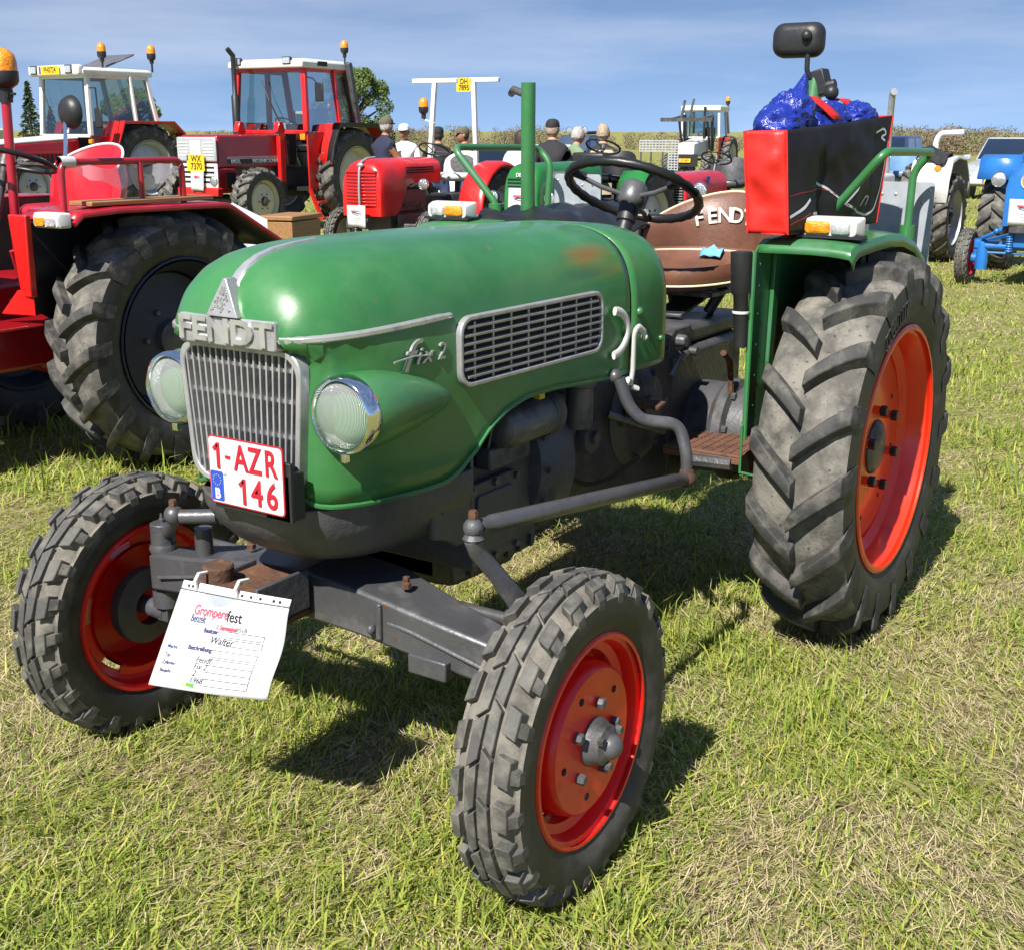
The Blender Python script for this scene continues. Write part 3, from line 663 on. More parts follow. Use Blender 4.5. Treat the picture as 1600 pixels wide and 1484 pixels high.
mb = MB(); mb.tube(smoothpath([(.87, .305, .895), (.862, .33, .825), (.845, .36, .785), (.765, .435, .768), (.772, .462, .70), (.768, .465, .640)], 6, .05), .0185, 12, flat=.85); mb.ball((.872, .295, .900), (.020, .018, .02)); mb.build('pitman_arm', 'axle_grey', T, smooth=60)
mb = MB(); mb.tube([(1.575, .53, .485), (1.575, -.53, .485)], .014, 12)
for sd in (1, -1):
    mb.ball((1.575, sd*.53, .485), .022)
mb.build('track_rod', 'steel_tube', T)
mb = MB()
mb.tube([(1.71, -.545, .545), (1.72, -.50, .565), (1.765, -.43, .605), (1.80, -.385, .635)], [.026, .020, .017, .016], 10, flat=.7); mb.ball((1.80, -.385, .645), .024); mb.tube([(1.80, -.36, .645), (1.76, -.28, .65)], .018, 10); mb.cyl((1.735, -.36, .52), (1.735, -.36, .60), .022, n=14); mb.build('steering_arm', 'axle_grey', T, smooth=50)
for (p_, h_) in ((A, .020), (B, .026), (Vector((1.80, -.385, .645)), .022)):
    mb = MB(); mb.lathe([(.001, .016), (.008, .016), (.010, .012), (.010, .0)], o=p_+Vector((0, 0, h_)), ax='z', n=6); mb.build('ball_joint_nut', 'rust', T)
for sd in (1, -1):
    mb = MB(); mb.lathe([(.001, .024), (.003, .024), (.005, .012), (.008, .010), (.008, 0)], o=(1.712, sd*.535, .575), ax='z', n=10); mb.build('grease_nipple', 'steel_tube', T)
    mb = MB(); mb.lathe([(.034, 0), (.036, .010), (.032, .022)], o=(1.712, sd*.535, .500), ax='z', n=18); mb.build('bearing_collar', 'cast_grey', T)
    mb = MB(); mb.tube([(1.757, sd*.06, .515), (1.772, sd*.30, .497), (1.765, sd*.50, .452)], .005, 6); mb.build('weld_bead', 'cast_grey', T, smooth=60)
# front hitch: bracket, rusty plate, washer and pin
mb = MB(); mb.box(1.775, 1.94, -.125, .020, .475, .492); mb.box(1.775, 1.94, -.125, .020, .556, .572); mb.box(1.775, 1.80, -.125, .020, .492, .556); hb = mb.build('front_hitch', 'rust', T, bevel=.004)
mb = MB(); mb.box(1.79, 1.95, .022, .032, .50, .592); mb.box(1.79, 1.93, -.137, -.127, .50, .582); mb.build('hitch_cheek', 'cast_grey', hb, bevel=.003)
HP = Vector((1.925, -.108, .566))
mb = MB(); mb.lathe([(.001, 0), (.052, 0), (.054, .004), (.050, .010), (.028, .014)], o=HP, ax='z', n=28); mb.build('washer', 'rust', hb, smooth=40)
mb = MB(); mb.lathe([(.012, -.12), (.012, .0), (.033, .010), (.034, .044), (.030, .049), (.001, .049)], o=HP, ax='z', n=28); mb.build('hitch_pin', 'rust', hb, smooth=40)

# engine and transmission
eng = empty('engine', T)
mb = MB(); mb.box(1.05, 1.44, -.165, .165, .46, .84); mb.box(1.10, 1.42, -.12, .12, .84, 1.18); mb.build('engine_block', 'engine_dark', eng, bevel=.012)
mb = MB(); mb.prism(rrect(.22, .21, .02, 4, 1.285, .60), 'y', .165, .187); mb.prism(rrect(.16, .15, .015, 4, 1.285, .60), 'y', .187, .194); mb.build('crankcase_cover', 'cast_grey', eng, bevel=.004)
mb = MB()
for (x, z) in ((1.19, .69), (1.38, .69), (1.19, .51), (1.38, .51), (1.285, .695), (1.285, .505)): mb.lathe([(.001, .010), (.009, .010), (.010, 0)], o=(x, .187, z), ax='y', n=6)
mb.build('cover_bolt', 'steel_tube', eng)
mb = MB(); mb.prism([(1.44, .52), (1.44, .46), (1.36, .43), (1.12, .42), (1.02, .47), (.8, .50), (.8, .60), (1.44, .60)], 'y', -.13, .13); mb.build('oil_sump', 'engine_dark', eng, bevel=.02)
mb = MB(); mb.lathe([(.001, .12), (.09, .12), (.20, .105), (.235, .07), (.24, .0), (.225, -.02), (.001, -.02)], o=(.98, .0, .68), ax='x', n=48); mb.build('flywheel_housing', 'cast_grey', eng, smooth=35)
mb = MB(); mb.lathe([(.001, -.005), (.045, -.005), (.054, .0), (.054, .16), (.046, .17), (.046, .19), (.03, .20), (.001, .20)], o=(1.12, .215, .835), ax='x', n=24); mb.box(1.13, 1.26, .15, .20, .80, .86); mb.build('dynamo', 'gear_grey', eng, smooth=40)
mb = MB(); mb.lathe([(.001, 0), (.058, 0), (.062, .006), (.062, .018), (.050, .03), (.062, .042), (.062, .05), (.001, .05)], o=(1.065, .205, .835), ax='x', n=28); mb.build('pulley', 'engine_dark', eng)
mb = MB()
for k in range(7):
    mb.box(1.12, 1.40, -.17, .17, .875+.03*k, .885+.03*k)
mb.build('cooling_fin', 'engine_dark', eng, smooth=0)
mb = MB(); mb.tube([(1.30, .19, .78), (1.24, .22, .79), (1.18, .24, .80), (1.15, .235, .84), (1.14, .22, .90)], .003, 6); mb.tube([(1.05, .23, .915), (.95, .26, .905), (.88, .26, .90)], .003, 6); mb.build('cable', 'wire_red', eng)
mb = MB(); mb.box(1.145, 1.17, .225, .245, .885, .905); mb.build('cable_clip', 'yellow_bit', eng)
for k in range(16):
    a = 2*pi*k/16; mb = MB(); mb.lathe([(.001, .010), (.008, .010), (.009, 0)], o=(1.078, .222*math.cos(a), .68+.222*math.sin(a)), ax='x', n=6)
    if math.cos(a) > -.2: mb.build('flange_bolt', 'gear_grey', eng)
mb = MB(); mb.lathe([(.001, -.09), (.030, -.09), (.036, -.075), (.036, .02), (.044, .025), (.044, .045), (.02, .06), (.001, .06)], o=(.955, .235, .86), ax='z', n=20); mb.build('fuel_filter', 'gear_grey', eng, smooth=40)
mb = MB(); mb.box(1.16, 1.34, .165, .215, .735, .79); mb.build('injection_pump', 'gear_grey', eng, bevel=.008)
for k in range(4): mb = MB(); mb.tube(smoothpath([(1.18+.05*k, .20, .79), (1.18+.05*k, .215, .85), (1.14+.06*k, .19, .90), (1.14+.07*k, .15, .97)], 5, .03), .004, 6); mb.build('fuel_line', 'steel_tube', eng)
mb = MB(); mb.tube(smoothpath([(.955, .235, .92), (.99, .24, .925), (1.05, .22, .90), (1.17, .205, .80)], 5, .03), .006, 6); mb.build('hose', 'black_rubber', eng)
mb = MB(); mb.tube(smoothpath([(.93, .20, .62), (.85, .20, .58), (.70, .19, .56), (.50, .18, .58)], 5, .05), .007, 6); mb.build('hose', 'black_rubber', eng)
for k in range(6): mb = MB(); mb.box(1.085+.055*k, 1.095+.055*k, .165, .176, .47, .50); mb.build('block_rib', 'engine_dark', eng)
mb = MB(); mb.lathe([(.001, .035), (.045, .035), (.05, .02), (.05, 0)], o=(.78, .145, .70), ax='y', n=24); mb.lathe([(.001, .05), (.018, .05), (.02, .03)], o=(.78, .145, .70), ax='y', n=12); mb.build('cover_cap', 'gear_grey', eng, smooth=40)
mb = MB(); mb.tube([(.66, .16, .74), (.60, .22, .71), (.46, .24, .66)], .011, 8); mb.build('brake_rod', 'steel_tube', eng)
mb = MB(); mb.tube([(.95, .245, .955), (.86, .265, .91), (.84, .27, .88)], .005, 6); mb.build('cable', 'black_rubber', eng)
gb = empty('gearbox', T)
mb = MB(); mb.loft([[(x, s1*w, z) for s1, z in ((1, zb), (1, zt), (-1, zt), (-1, zb))] for x, w, zb, zt in ((.97, .17, .50, .86), (.86, .155, .50, .84), (.7, .135, .49, .82), (.45, .135, .47, .86), (.25, .16, .44, .88))]); mb.build('gearbox_case', 'engine_dark', gb, bevel=.015)
mb = MB(); mb.box(-.30, .27, -.165, .165, .42, .86); mb.box(-.34, .22, -.15, .15, .86, .925); mb.build('rear_housing', 'engine_dark', gb, bevel=.02)
mb = MB(); mb.prism([(.10, .93), (.10, .82), (.16, .80), (.28, .80), (.30, .84), (.27, .90), (.22, .93)], 'y', .06, .155); mb.lathe([(.001, .03), (.02, .03), (.022, 0)], o=(.20, .155, .89), ax='y', n=6); mb.build('control_block', 'gear_grey', gb, bevel=.006)
mb = MB(); mb.tube([(.34, .20, .80), (.24, .185, .845), (.16, .18, .855)], .010, 8); mb.cyl((.17, .165, .855), (.17, .21, .855), .014, n=10); mb.tube([(.36, .12, .84), (.34, .135, .90), (.29, .14, .925)], .014, 8); mb.build('linkage', 'steel_tube', gb)
mb = MB(); mb.lathe([(.16, -.02), (.16, .02), (.13, .05), (.11, .06), (.001, .06)], o=(.45, .12, .70), ax='y', n=32); mb.lathe([(.05, .06), (.05, .075), (.001, .075)], o=(.44, .12, .71), ax='y', n=18); mb.build('clutch_cover', 'engine_dark', gb, smooth=40)
mb = MB()
for a in range(6): mb.lathe([(.001, .012), (.012, .012), (.013, 0)], o=(.45+.135*math.cos(a), .165, .70+.135*math.sin(a)), ax='y', n=6)
mb.build('case_bolt', 'gear_grey', gb)
for sd in (1, -1):
    mb = MB(); mb.lathe([(.150, .14), (.150, .25), (.165, .27), (.165, .30), (.142, .31), (.140, .37), (.155, .375), (.155, .395), (.10, .44), (.085, .62)], o=(.02, 0, .585), ax=(Vector((0, 0, 1)), Vector((1, 0, 0)), Vector((0, sd, 0))), n=36)
    hsg = mb.build('axle_housing', 'gear_grey', gb, smooth=35)
    mb = MB()
    for k in range(8):
        a = 2*pi*k/8+.2; mb.lathe([(.001, .014), (.012, .014), (.013, 0)], o=(.02+.150*math.cos(a), sd*.305, .585+.150*math.sin(a)), ax=(Vector((0, 0, 1)), Vector((1, 0, 0)), Vector((0, sd, 0))), n=6)
    mb.build('housing_bolt', 'gear_grey', hsg)
# foot plates with pedal
for sd in (1, -1):
    ya, yb = (.215, .465) if sd > 0 else (-.465, -.215)
    mb = MB(); mb.box(.06, .405, ya, yb, .595, .603); mb.box(.397, .405, ya, yb, .575, .595); fp = mb.build('foot_plate', 'rust_step', T, bevel=.002)
    mb = MB()
    for k in range(9): y = ya+.008+k*(yb-ya-.016)/8; mb.box(.065, .400, y-.0012, y+.0012, .603, .6055)
    for k in range(13): x = .072+k*.027; mb.box(x-.0012, x+.0012, ya+.004, yb-.004, .603, .605)
    mb.build('tread_rib', 'rust_step', fp, smooth=0)
    mb = MB(); mb.tube([(.20, sd*.18, .56), (.40, sd*.30, .57), (.40, sd*.44, .575)], .02, 8); mb.build('plate_support', 'engine_dark', fp)
mb = MB(); mb.tube([(.56, .17, .72), (.60, .215, .765)], .016, 8); mb.obox((.605, .255, .772), (.05, .10, .012), Matrix.Rotation(.15, 3, 'Y')); mb.build('pedal', 'rust', T, bevel=.003)
mb = MB(); mb.tube(smoothpath([(.10, .30, .72), (.12, .30, .83), (.20, .31, .865)], 5, .04), .010, 8); mb.build('lever', 'rust', T)
# bonnet latch hooks
mb = MB(); pts = [(.862-.030*math.sin(a), .300, 1.005+.078*math.cos(a)*.9) for a in np.linspace(.15, pi-.15, 14)]
pts = [(.895-.080*math.sin(a), .2985, 1.017+.058*math.cos(a)) for a in np.linspace(.05, pi-.05, 14)]
mb.tube(pts, [.012]*14, 8, flat=.5); mb.build('bonnet_handle', 'white_plastic', T, smooth=60)
mb = MB(); mb.tube(smoothpath([(.80, .302, .865), (.79, .304, .90), (.79, .304, 1.005), (.765, .304, 1.02), (.728, .303, 1.0), (.722, .301, .985)], 5, .02), .010, 8, flat=.6); mb.tube([(.79, .300, .87), (.82, .306, .885), (.835, .31, .875)], .007, 6); mb.tube([(.80, .303, .862), (.775, .312, .852)], .008, 6); mb.ball((.722, .301, .985), .010); mb.build('bonnet_latch', 'white_plastic', T, smooth=60)

# steering wheel
SA = Vector((-.455, 0, .89)).normalized(); SW = Vector((.235, .0, 1.345)); su = Vector((0, 1, 0)); sv = SA.cross(su)
sw = empty('steering_wheel', T)
mb = MB(); rg = []
for i in range(56):
    a = 2*pi*i/56; ra = su*math.cos(a)+sv*math.sin(a); rr_ = .0145+.0012*math.cos(28*a)
    rg.append([SW+ra*(.206+rr_*math.cos(b))+SA*rr_*math.sin(b) for b in [2*pi*j/10 for j in range(10)]])
rg.append(rg[0]); mb.loft(rg, True, False); mb.build('wheel_rim', 'black_rubber', sw, smooth=60)
for a in (-.35, -.35+2*pi/3, -.35+4*pi/3):
    ra = su*math.cos(a)+sv*math.sin(a); mb = MB(); mb.tube([SW-SA*.02+ra*.03, SW-SA*.018+ra*.10, SW+ra*.200], .0075, 8); mb.build('spoke', 'gear_grey', sw)
    mb = MB(); mb.tube([SW-SA*.004+ra*.155, SW+ra*.202], .013, 8); mb.build('spoke_sleeve', 'black_rubber', sw)
mb = MB(); mb.lathe([(.001, .030), (.030, .028), (.040, .018), (.043, -.03), (.038, -.045), (.034, -.048)], o=SW, ax=(su, sv, SA), n=24); mb.build('hub_cap', 'gear_grey', sw, smooth=50)
mb = MB(); mb.lathe([(.033, -.045), (.030, -.10), (.024, -.105), (.024, -.50)], o=SW, ax=(su, sv, SA), n=20); mb.build('steering_column', 'black_plastic', sw, smooth=40)

# seat: pan and curved backrest in brown leather with cream piping
seat = empty('seat', T, (-.09, .035, .0))
def pan(u, v):      # u angle, v 0..1 radius
    r = v; x = -.065+(.26 if math.cos(u) > 0 else .215)*r*math.cos(u); y = .225*r*math.sin(u); z = 1.085+.045*r**6-.018*(1-r*r)-.03*max(0, math.cos(u))*r
    return (x, y, z)
mb = MB(); g = []
for v in (.001, .2, .4, .6, .75, .86, .94, 1.0): g.append([pan(2*pi*k/40, v) for k in range(40)])
for (k_, dz) in ((1.03, -.02), (1.02, -.05), (.92, -.075), (.7, -.085), (.001, -.085)):
    g.append([(-.065+(.26 if math.cos(2*pi*k/40) > 0 else .215)*k_*math.cos(2*pi*k/40), .225*k_*math.sin(2*pi*k/40), 1.085+.045-.03*max(0, math.cos(2*pi*k/40))+dz) for k in range(40)])
mb.loft(g, True, False); mb.build('seat_cushion', 'leather', seat, smooth=60)
for (k_, dz) in ((.965, .004), (1.035, -.045)):
    mb = MB(); mb.tube([(-.065+(.26 if math.cos(2*pi*k/40) > 0 else .215)*k_*math.cos(2*pi*k/40), .225*k_*math.sin(2*pi*k/40), (pan(2*pi*k/40, .95)[2]+dz)) for k in range(41)], .0035, 6); mb.build('piping', 'cream_piping', seat)
def back(u, h, d):   # u -1..1 around, h 0..1 up
    a = u*1.35; r = .262+d; top = 1.318-.125*abs(u)**1.7; z = 1.10+(top-1.10)*h
    return (-.08-r*math.cos(a)*1.12-.03*h, r*math.sin(a), z)
mb = MB(); g = []
for u in np.linspace(-1, 1, 25):
    e_ = .3+.7*(1-abs(u)**4)
    g.append([back(u, h, d*e_) for h, d in ((0, -.020), (.5, -.028), (.9, -.02), (1.0, 0), (.95, .018), (.5, .022), (0, .018))])
mb.loft(g); bk = mb.build('backrest', 'leather', seat, smooth=60)
mb = MB(); mb.tube([back(u, 1.0, 0) for u in np.linspace(-1, 1, 25)], .0045, 6); mb.build('piping', 'cream_piping', bk)
for i, ch in enumerate('FENDT'):
    u = -.58+.205*i; p = Vector(back(u*.72+.06, .62, -.031)); q = Vector(back(u*.72+.09, .62, -.031)); text('back_letter', ch, 'letter_white', bk, p+Vector((.004, 0, 0)), q-p, (-.05, 0, 1), .075, .0010, off=.0010, sx=.98)
mb = MB(); mb.sheet([[(-.37+.014*i+.006*math.sin(k*2.2), -.02+.020*k, 1.100+.034*max(0, 1-abs(i-2)/2.2)*(1-.15*abs(k-2))+.006*math.sin(k*3+i)) for k in range(5)] for i in range(5)])
rag = mb.build('blue_cloth', 'cloth_blue', None, solid=.004, smooth=30); tag(rag, 'crumpled light blue cloth lying on the brown tractor seat', 'cloth')
mb = MB(); mb.tube([(-.06, .06, .93), (-.10, .10, 1.02)], .02, 8); mb.tube([(-.06, -.06, .93), (-.10, -.10, 1.02)], .02, 8); mb.box(-.22, .05, -.12, .12, .995, 1.012); mb.obox((.0, .0, .965), (.26, .10, .012), Matrix.Rotation(.2, 3, 'Y')); mb.build('seat_spring', 'gear_grey', seat, bevel=.003)

# mudguards
prof = [(.385, 1.200), (.375, 1.222), (.34, 1.235), (.2, 1.243), (.05, 1.245), (-.10, 1.236), (-.24, 1.205), (-.37, 1.145), (-.48, 1.06), (-.56, .95), (-.60, .83)]
for sd in (1, -1):
    mg = empty('mudguard', T)
    mb = MB(); g = []
    for (x, z) in prof:
        nrm = Vector((x, 0, z-.55)).normalized()
        row = []
        for k in range(9):
            t = k/8; y = .478+.262*t; zz = z-.006*(1-t)-.012*t**4
            row.append((x, sd*y, zz))
        row += [(x-nrm.x*.012, sd*.746, z-.012-nrm.z*.012), (x-nrm.x*.035, sd*.748, z-.012-nrm.z*.035)]
        g.append(row)
    mb.sheet(g); mb.build('top_sheet', 'green_fender', mg, solid=.004, smooth=50)
    # inner side plate
    poly = [(.405, .66)]+[(.405, 1.19)]+[(x, z-.006) for x, z in prof[1:]]+[(-.50, .72), (-.30, .70), (-.2, .80), (.2, .82), (.33, .66)]
    mb = MB(); mb.prism(poly, 'y', *sorted((sd*.474, sd*.478))); spl = mb.build('side_plate', 'green_fender', mg, smooth=0)
    # front panel with folded edge
    mb = MB(); mb.prism([(.29, .80), (.255, .80), (.225, 1.225), (.275, 1.225)], 'y', *sorted((sd*.479, sd*.492))); fpn = mb.build('stiffener', 'green_fender', mg, bevel=.003)
    mb = MB(); mb.tube([(.407, sd*.476, z) for z in (.655, 1.0, 1.20)], .008, 8); mb.build('edge_bead', 'green_fender', fpn)
    mb = MB()
    for z in (.75, .84, .93, 1.02, 1.10, 1.16): mb.ball((.365, sd*.479, z), (.005, .003, .005), 8, 5)
    mb.build('rivet', 'green_fender', fpn)
    mb = MB(); mb.tube([(.42, sd*.474, .70), (.42, sd*.474, .56), (.40, sd*.52, .55)], .004, 6); mb.build('wire_bracket', 'green_fender', fpn)
    # flasher lamp
    mb = MB(); c = Vector((.30, sd*.655, 1.245))
    def lp(a, b, d): return (c.x+d, c.y+a, c.z+b)
    rgs = [[lp(a, b, d) for a, b in rrect(w, h, r, 4, 0, .022)] for w, h, r, d in ((.170, .058, .006, -.035), (.168, .056, .012, -.005), (.155, .046, .014, .020))]
    mb.loft(rgs); fl = mb.build('flasher', 'white_plastic', mg, smooth=40, bevel=.002)
    for (ya, yb, mm, nm) in ((-.066, .004, 'amber', 'amber_lens'), (.008, .062, 'lens_clear', 'clear_lens')):
        if sd < 0: ya, yb = -yb, -ya
        w = yb-ya; cy = (ya+yb)/2; q = MB()
        q.loft([[lp(a, b, d) for a, b in rrect(w*k, .034*k, .010*k, 4, cy, .022)] for k, d in ((1, .018), (1, .027), (.85, .031), (.4, .033))]); q.build(nm, mm, fl, smooth=50)
    mb = MB(); mb.box(.255, .325, sd*.655-.09, sd*.655+.09, 1.238, 1.246); mb.build('flasher_base', 'black_plastic', fl)
    # hand rail
    pts = [(.13, sd*.585, 1.238), (.13, sd*.585, 1.285), (.155, sd*.745, 1.470), (-.385, sd*.735, 1.462), (-.385, sd*.680, 1.405), (-.365, sd*.682, 1.215)]
    mb = MB(); mb.tube(smoothpath(pts, 7, .045), .0125, 12); rl = mb.build('hand_rail', 'green_fender', mg, smooth=60)
    mb = MB(); mb.lathe([(.024, 0), (.024, .04), (.018, .042)], o=(.13, sd*.585, 1.243), ax='z', n=14); mb.prism([(.13+a, sd*.585+b) for a, b in rrect(.10, .05, .015, 4)], 'z', 1.240, 1.247); mb.cyl((-.365, sd*.682, 1.19), (-.365, sd*.682, 1.235), .024, n=12); mb.build('rail_foot', 'green_fender', rl, smooth=40)
    # galvanised panel behind the rail
    mb = MB(); mb.prism(rrect(.205, .32, .012, 3, sd*.622, 1.205), 'x', -.492, -.489); gp = mb.build('galvanised_panel', 'galv', T, smooth=30)
    mb = MB()
    for (y, z) in ((.555, 1.325), (.60, 1.325), (.69, 1.30), (.705, 1.12), (.54, 1.12), (.71, 1.34)): mb.ball((-.489, sd*y, z), (.004, .006, .006), 8, 5)
    mb.build('panel_bolt', 'alu_bright', gp)
# folding roll bar posts with a mirror on the left one
mb = MB(); mb.cyl((.05, -.505, 1.235), (.058, -.500, 1.680), .0245, n=24); mb.tube([(.05, -.505, 1.275), (.05, -.505, 1.225)], [.027, .022], 20); mb.tube([(.05, -.505, 1.24), (.03, -.48, 1.17)], .022, 12); rb = mb.build('roll_bar', 'green_fender', T, smooth=40)
mb = MB(); mb.cyl((.04, -.53, 1.645), (.03, -.58, 1.66), .013, n=12); mb.cyl((.048, -.575, 1.645), (.03, -.582, 1.655), .012, n=10); mb.build('hinge_pin', 'gear_grey', rb)
mb = MB(); mb.tube([(-.02, -.50, 1.25), (.0, -.38, 1.17)], .012, 6); mb.build('stay', 'green_fender', rb)
mb = MB(); mb.cyl((.07, .462, 1.22), (-.03, .462, 1.675), .0255, n=24); rb2 = mb.build('roll_bar', 'green_fender', T, smooth=40)
mb = MB(); mb.obox((-.035, .475, 1.662), (.06, .055, .075), Matrix.Rotation(.3, 3, 'X')); mb.cyl((-.02, .44, 1.64), (-.02, .53, 1.66), .016, n=10); mb.ball((-.0, .525, 1.635), .022); mb.build('mirror_clamp', 'black_plastic', rb2, bevel=.004)
mir = empty('mirror', T)
mb = MB(); mb.tube(smoothpath([(-.02, .47, 1.66), (.0, .445, 1.69), (.0, .445, 1.80)], 5, .03), .008, 10); mb.ball((.022, .446, 1.795), .016); mb.build('mirror_stalk', 'black_plastic', mir)
# mirror_head placed below
mb = MB(); c = Vector((-.015, .408, 1.786)); rgs = []
for w, h, d in ((.10, .055, .030), (.135, .080, .024), (.155, .098, .008), (.158, .101, -.012), (.150, .094, -.016)):
    rgs.append([(c.x+d, c.y+a, c.z+b) for a, b in rrect(w, h, min(.035, h*.4), 6)])
mb.loft(rgs); mb.build('mirror_head', 'black_plastic', mir, smooth=50)
mb = MB(); mb.add([(c.x-.0165, c.y+a, c.z+b) for a, b in rrect(.135, .08, .02, 6)], [list(range(28))]); mb.build('mirror_glass', 'chrome', mir, smooth=0)
# dark cushion over the right mudguard, tool tube by the left one
mb = MB(); g = []
for i in range(15):
    x = .25-.62*i/14; row = []
    for k in range(9): y = -.60+.40*k/8; row.append((x, y, 1.255+.016*math.sin(i*1.3+k*.7)+.010*math.sin(k*2.1+i*.4)-(.07*(k-6)/2 if k > 6 else 0)-(.05 if i == 0 else 0)))
    g.append(row)
mb.sheet(g); cs = mb.build('seat_pad', 'black_rubber', None, solid=.012, sub=1, smooth=60); tag(cs, 'black plastic sheet laid over the right mudguard of the green tractor', 'sheet')
mb = MB(); mb.tube([(.43, .447, 1.20), (.43, .450, 1.09), (.428, .452, 1.08), (.42, .455, .93)], [.030, .028, .022, .020], 14); mb.build('tool_tube', 'black_plastic', T, smooth=40)
mb = MB(); mb.lathe([(.0245, -.004), (.0255, 0), (.0245, .004)], o=(.425, .453, 1.03), ax='z', n=14); mb.build('cable_tie', 'white_plastic', T)
# ------------------------------------------------------------------ ground and grass
def sstep(a, b, t):
    u = np.clip((t-a)/(b-a), 0, 1); return u*u*(3-2*u)
def ground_z(x, y):
    x = np.asarray(x, float); y = np.asarray(y, float)
    d = np.hypot(x-CAM.x, y-CAM.y)
    dip = -.30*sstep(17, 32, d)*(1-sstep(60, 120, d))
    return dip+.9*sstep(140, 420, d)
def vnoise(x, y, s, seed=0):
    x = np.asarray(x)*s+seed*17.3; y = np.asarray(y)*s-seed*9.1
    xi = np.floor(x).astype(np.int64); yi = np.floor(y).astype(np.int64); fx = x-xi; fy = y-yi
    fx = fx*fx*(3-2*fx); fy = fy*fy*(3-2*fy)
    def h(a, b):
        n = (a*374761393+b*668265263+seed*1442695041) & 0x7fffffff; n = ((n ^ (n >> 13))*1274126177) & 0x7fffffff; return ((n ^ (n >> 16)) & 0xffff)/65535.
    return (h(xi, yi)*(1-fx)+h(xi+1, yi)*fx)*(1-fy)+(h(xi, yi+1)*(1-fx)+h(xi+1, yi+1)*fx)*fy
def fbm(x, y, s, seed=0):
    return .5*vnoise(x, y, s, seed)+.28*vnoise(x, y, s*2.1, seed+1)+.22*vnoise(x, y, s*4.4, seed+2)
def patch(x, y):      # 0 fresh grass .. 1 dry mown hay
    return np.clip((fbm(x, y, .8, 3)*.6+fbm(x, y, 3.0, 8)*.4-.42)/.17, 0, 1)
# procedural soil / thatch
gm = bpy.data.materials.new('meadow_ground'); gm.use_nodes = True; M['meadow_ground'] = gm
_n = gm.node_tree; _b = _n.nodes['Principled BSDF']; _b.inputs['Roughness'].default_value = .95; _b.inputs['Specular IOR Level'].default_value = .1
_tc = _n.nodes.new('ShaderNodeTexCoord')
def _nz(s, d=5):
    t = _n.nodes.new('ShaderNodeTexNoise'); t.inputs['Scale'].default_value = s; t.inputs['Detail'].default_value = d; t.inputs['Roughness'].default_value = .65; _n.links.new(_tc.outputs['Object'], t.inputs['Vector']); return t.outputs['Fac']
def _mx(fac, lo, hi, a, c):
    r = _n.nodes.new('ShaderNodeMapRange'); r.inputs['From Min'].default_value = lo; r.inputs['From Max'].default_value = hi; _n.links.new(fac, r.inputs['Value'])
    t = _n.nodes.new('ShaderNodeMix'); t.data_type = 'RGBA'; _n.links.new(r.outputs[0], t.inputs[0])
    for k, x in ((6, a), (7, c)):
        if isinstance(x, tuple): t.inputs[k].default_value = (*x, 1)
        else: _n.links.new(x, t.inputs[k])
    return t.outputs[2]
_c = _mx(_nz(.9), .40, .62, (.190, .225, .050), (.26, .235, .085))
_c = _mx(_nz(6), .50, .66, _c, (.31, .235, .13))
_c = _mx(_nz(22), .54, .68, _c, (.14, .10, .05))
_c = _mx(_nz(80), .42, .66, _c, (.235, .235, .075))
_n.links.new(_c, _b.inputs['Base Color'])
_bp = _n.nodes.new('ShaderNodeBump'); _bp.inputs['Strength'].default_value = .8; _bp.inputs['Distance'].default_value = .03; _n.links.new(_nz(45), _bp.inputs['Height']); _n.links.new(_bp.outputs[0], _b.inputs['Normal'])
rad = np.concatenate([[0.], np.geomspace(.6, 1600, 130)]); NA = 200
ang = np.linspace(0, 2*pi, NA, endpoint=False)
gx = CAM.x+rad[1:, None]*np.cos(ang)[None]; gy = CAM.y+rad[1:, None]*np.sin(ang)[None]
gz = ground_z(gx, gy)+.012*(fbm(gx, gy, 2.2, 5)-.5)*(gx > -30)
V = [(CAM.x, CAM.y, 0)]+list(zip(gx.ravel(), gy.ravel(), gz.ravel())); F = [(0, 1+i, 1+(i+1) % NA) for i in range(NA)]
for k in range(len(rad)-2):
    F += [(1+k*NA+i, 1+(k+1)*NA+i, 1+(k+1)*NA+(i+1) % NA, 1+k*NA+(i+1) % NA) for i in range(NA)]
mb = MB(); mb.v = V; mb.f = F; mb.m = [0]*len(F)
tag(mb.build('ground', 'meadow_ground', smooth=180), 'mown grass field', None, None, 'structure')
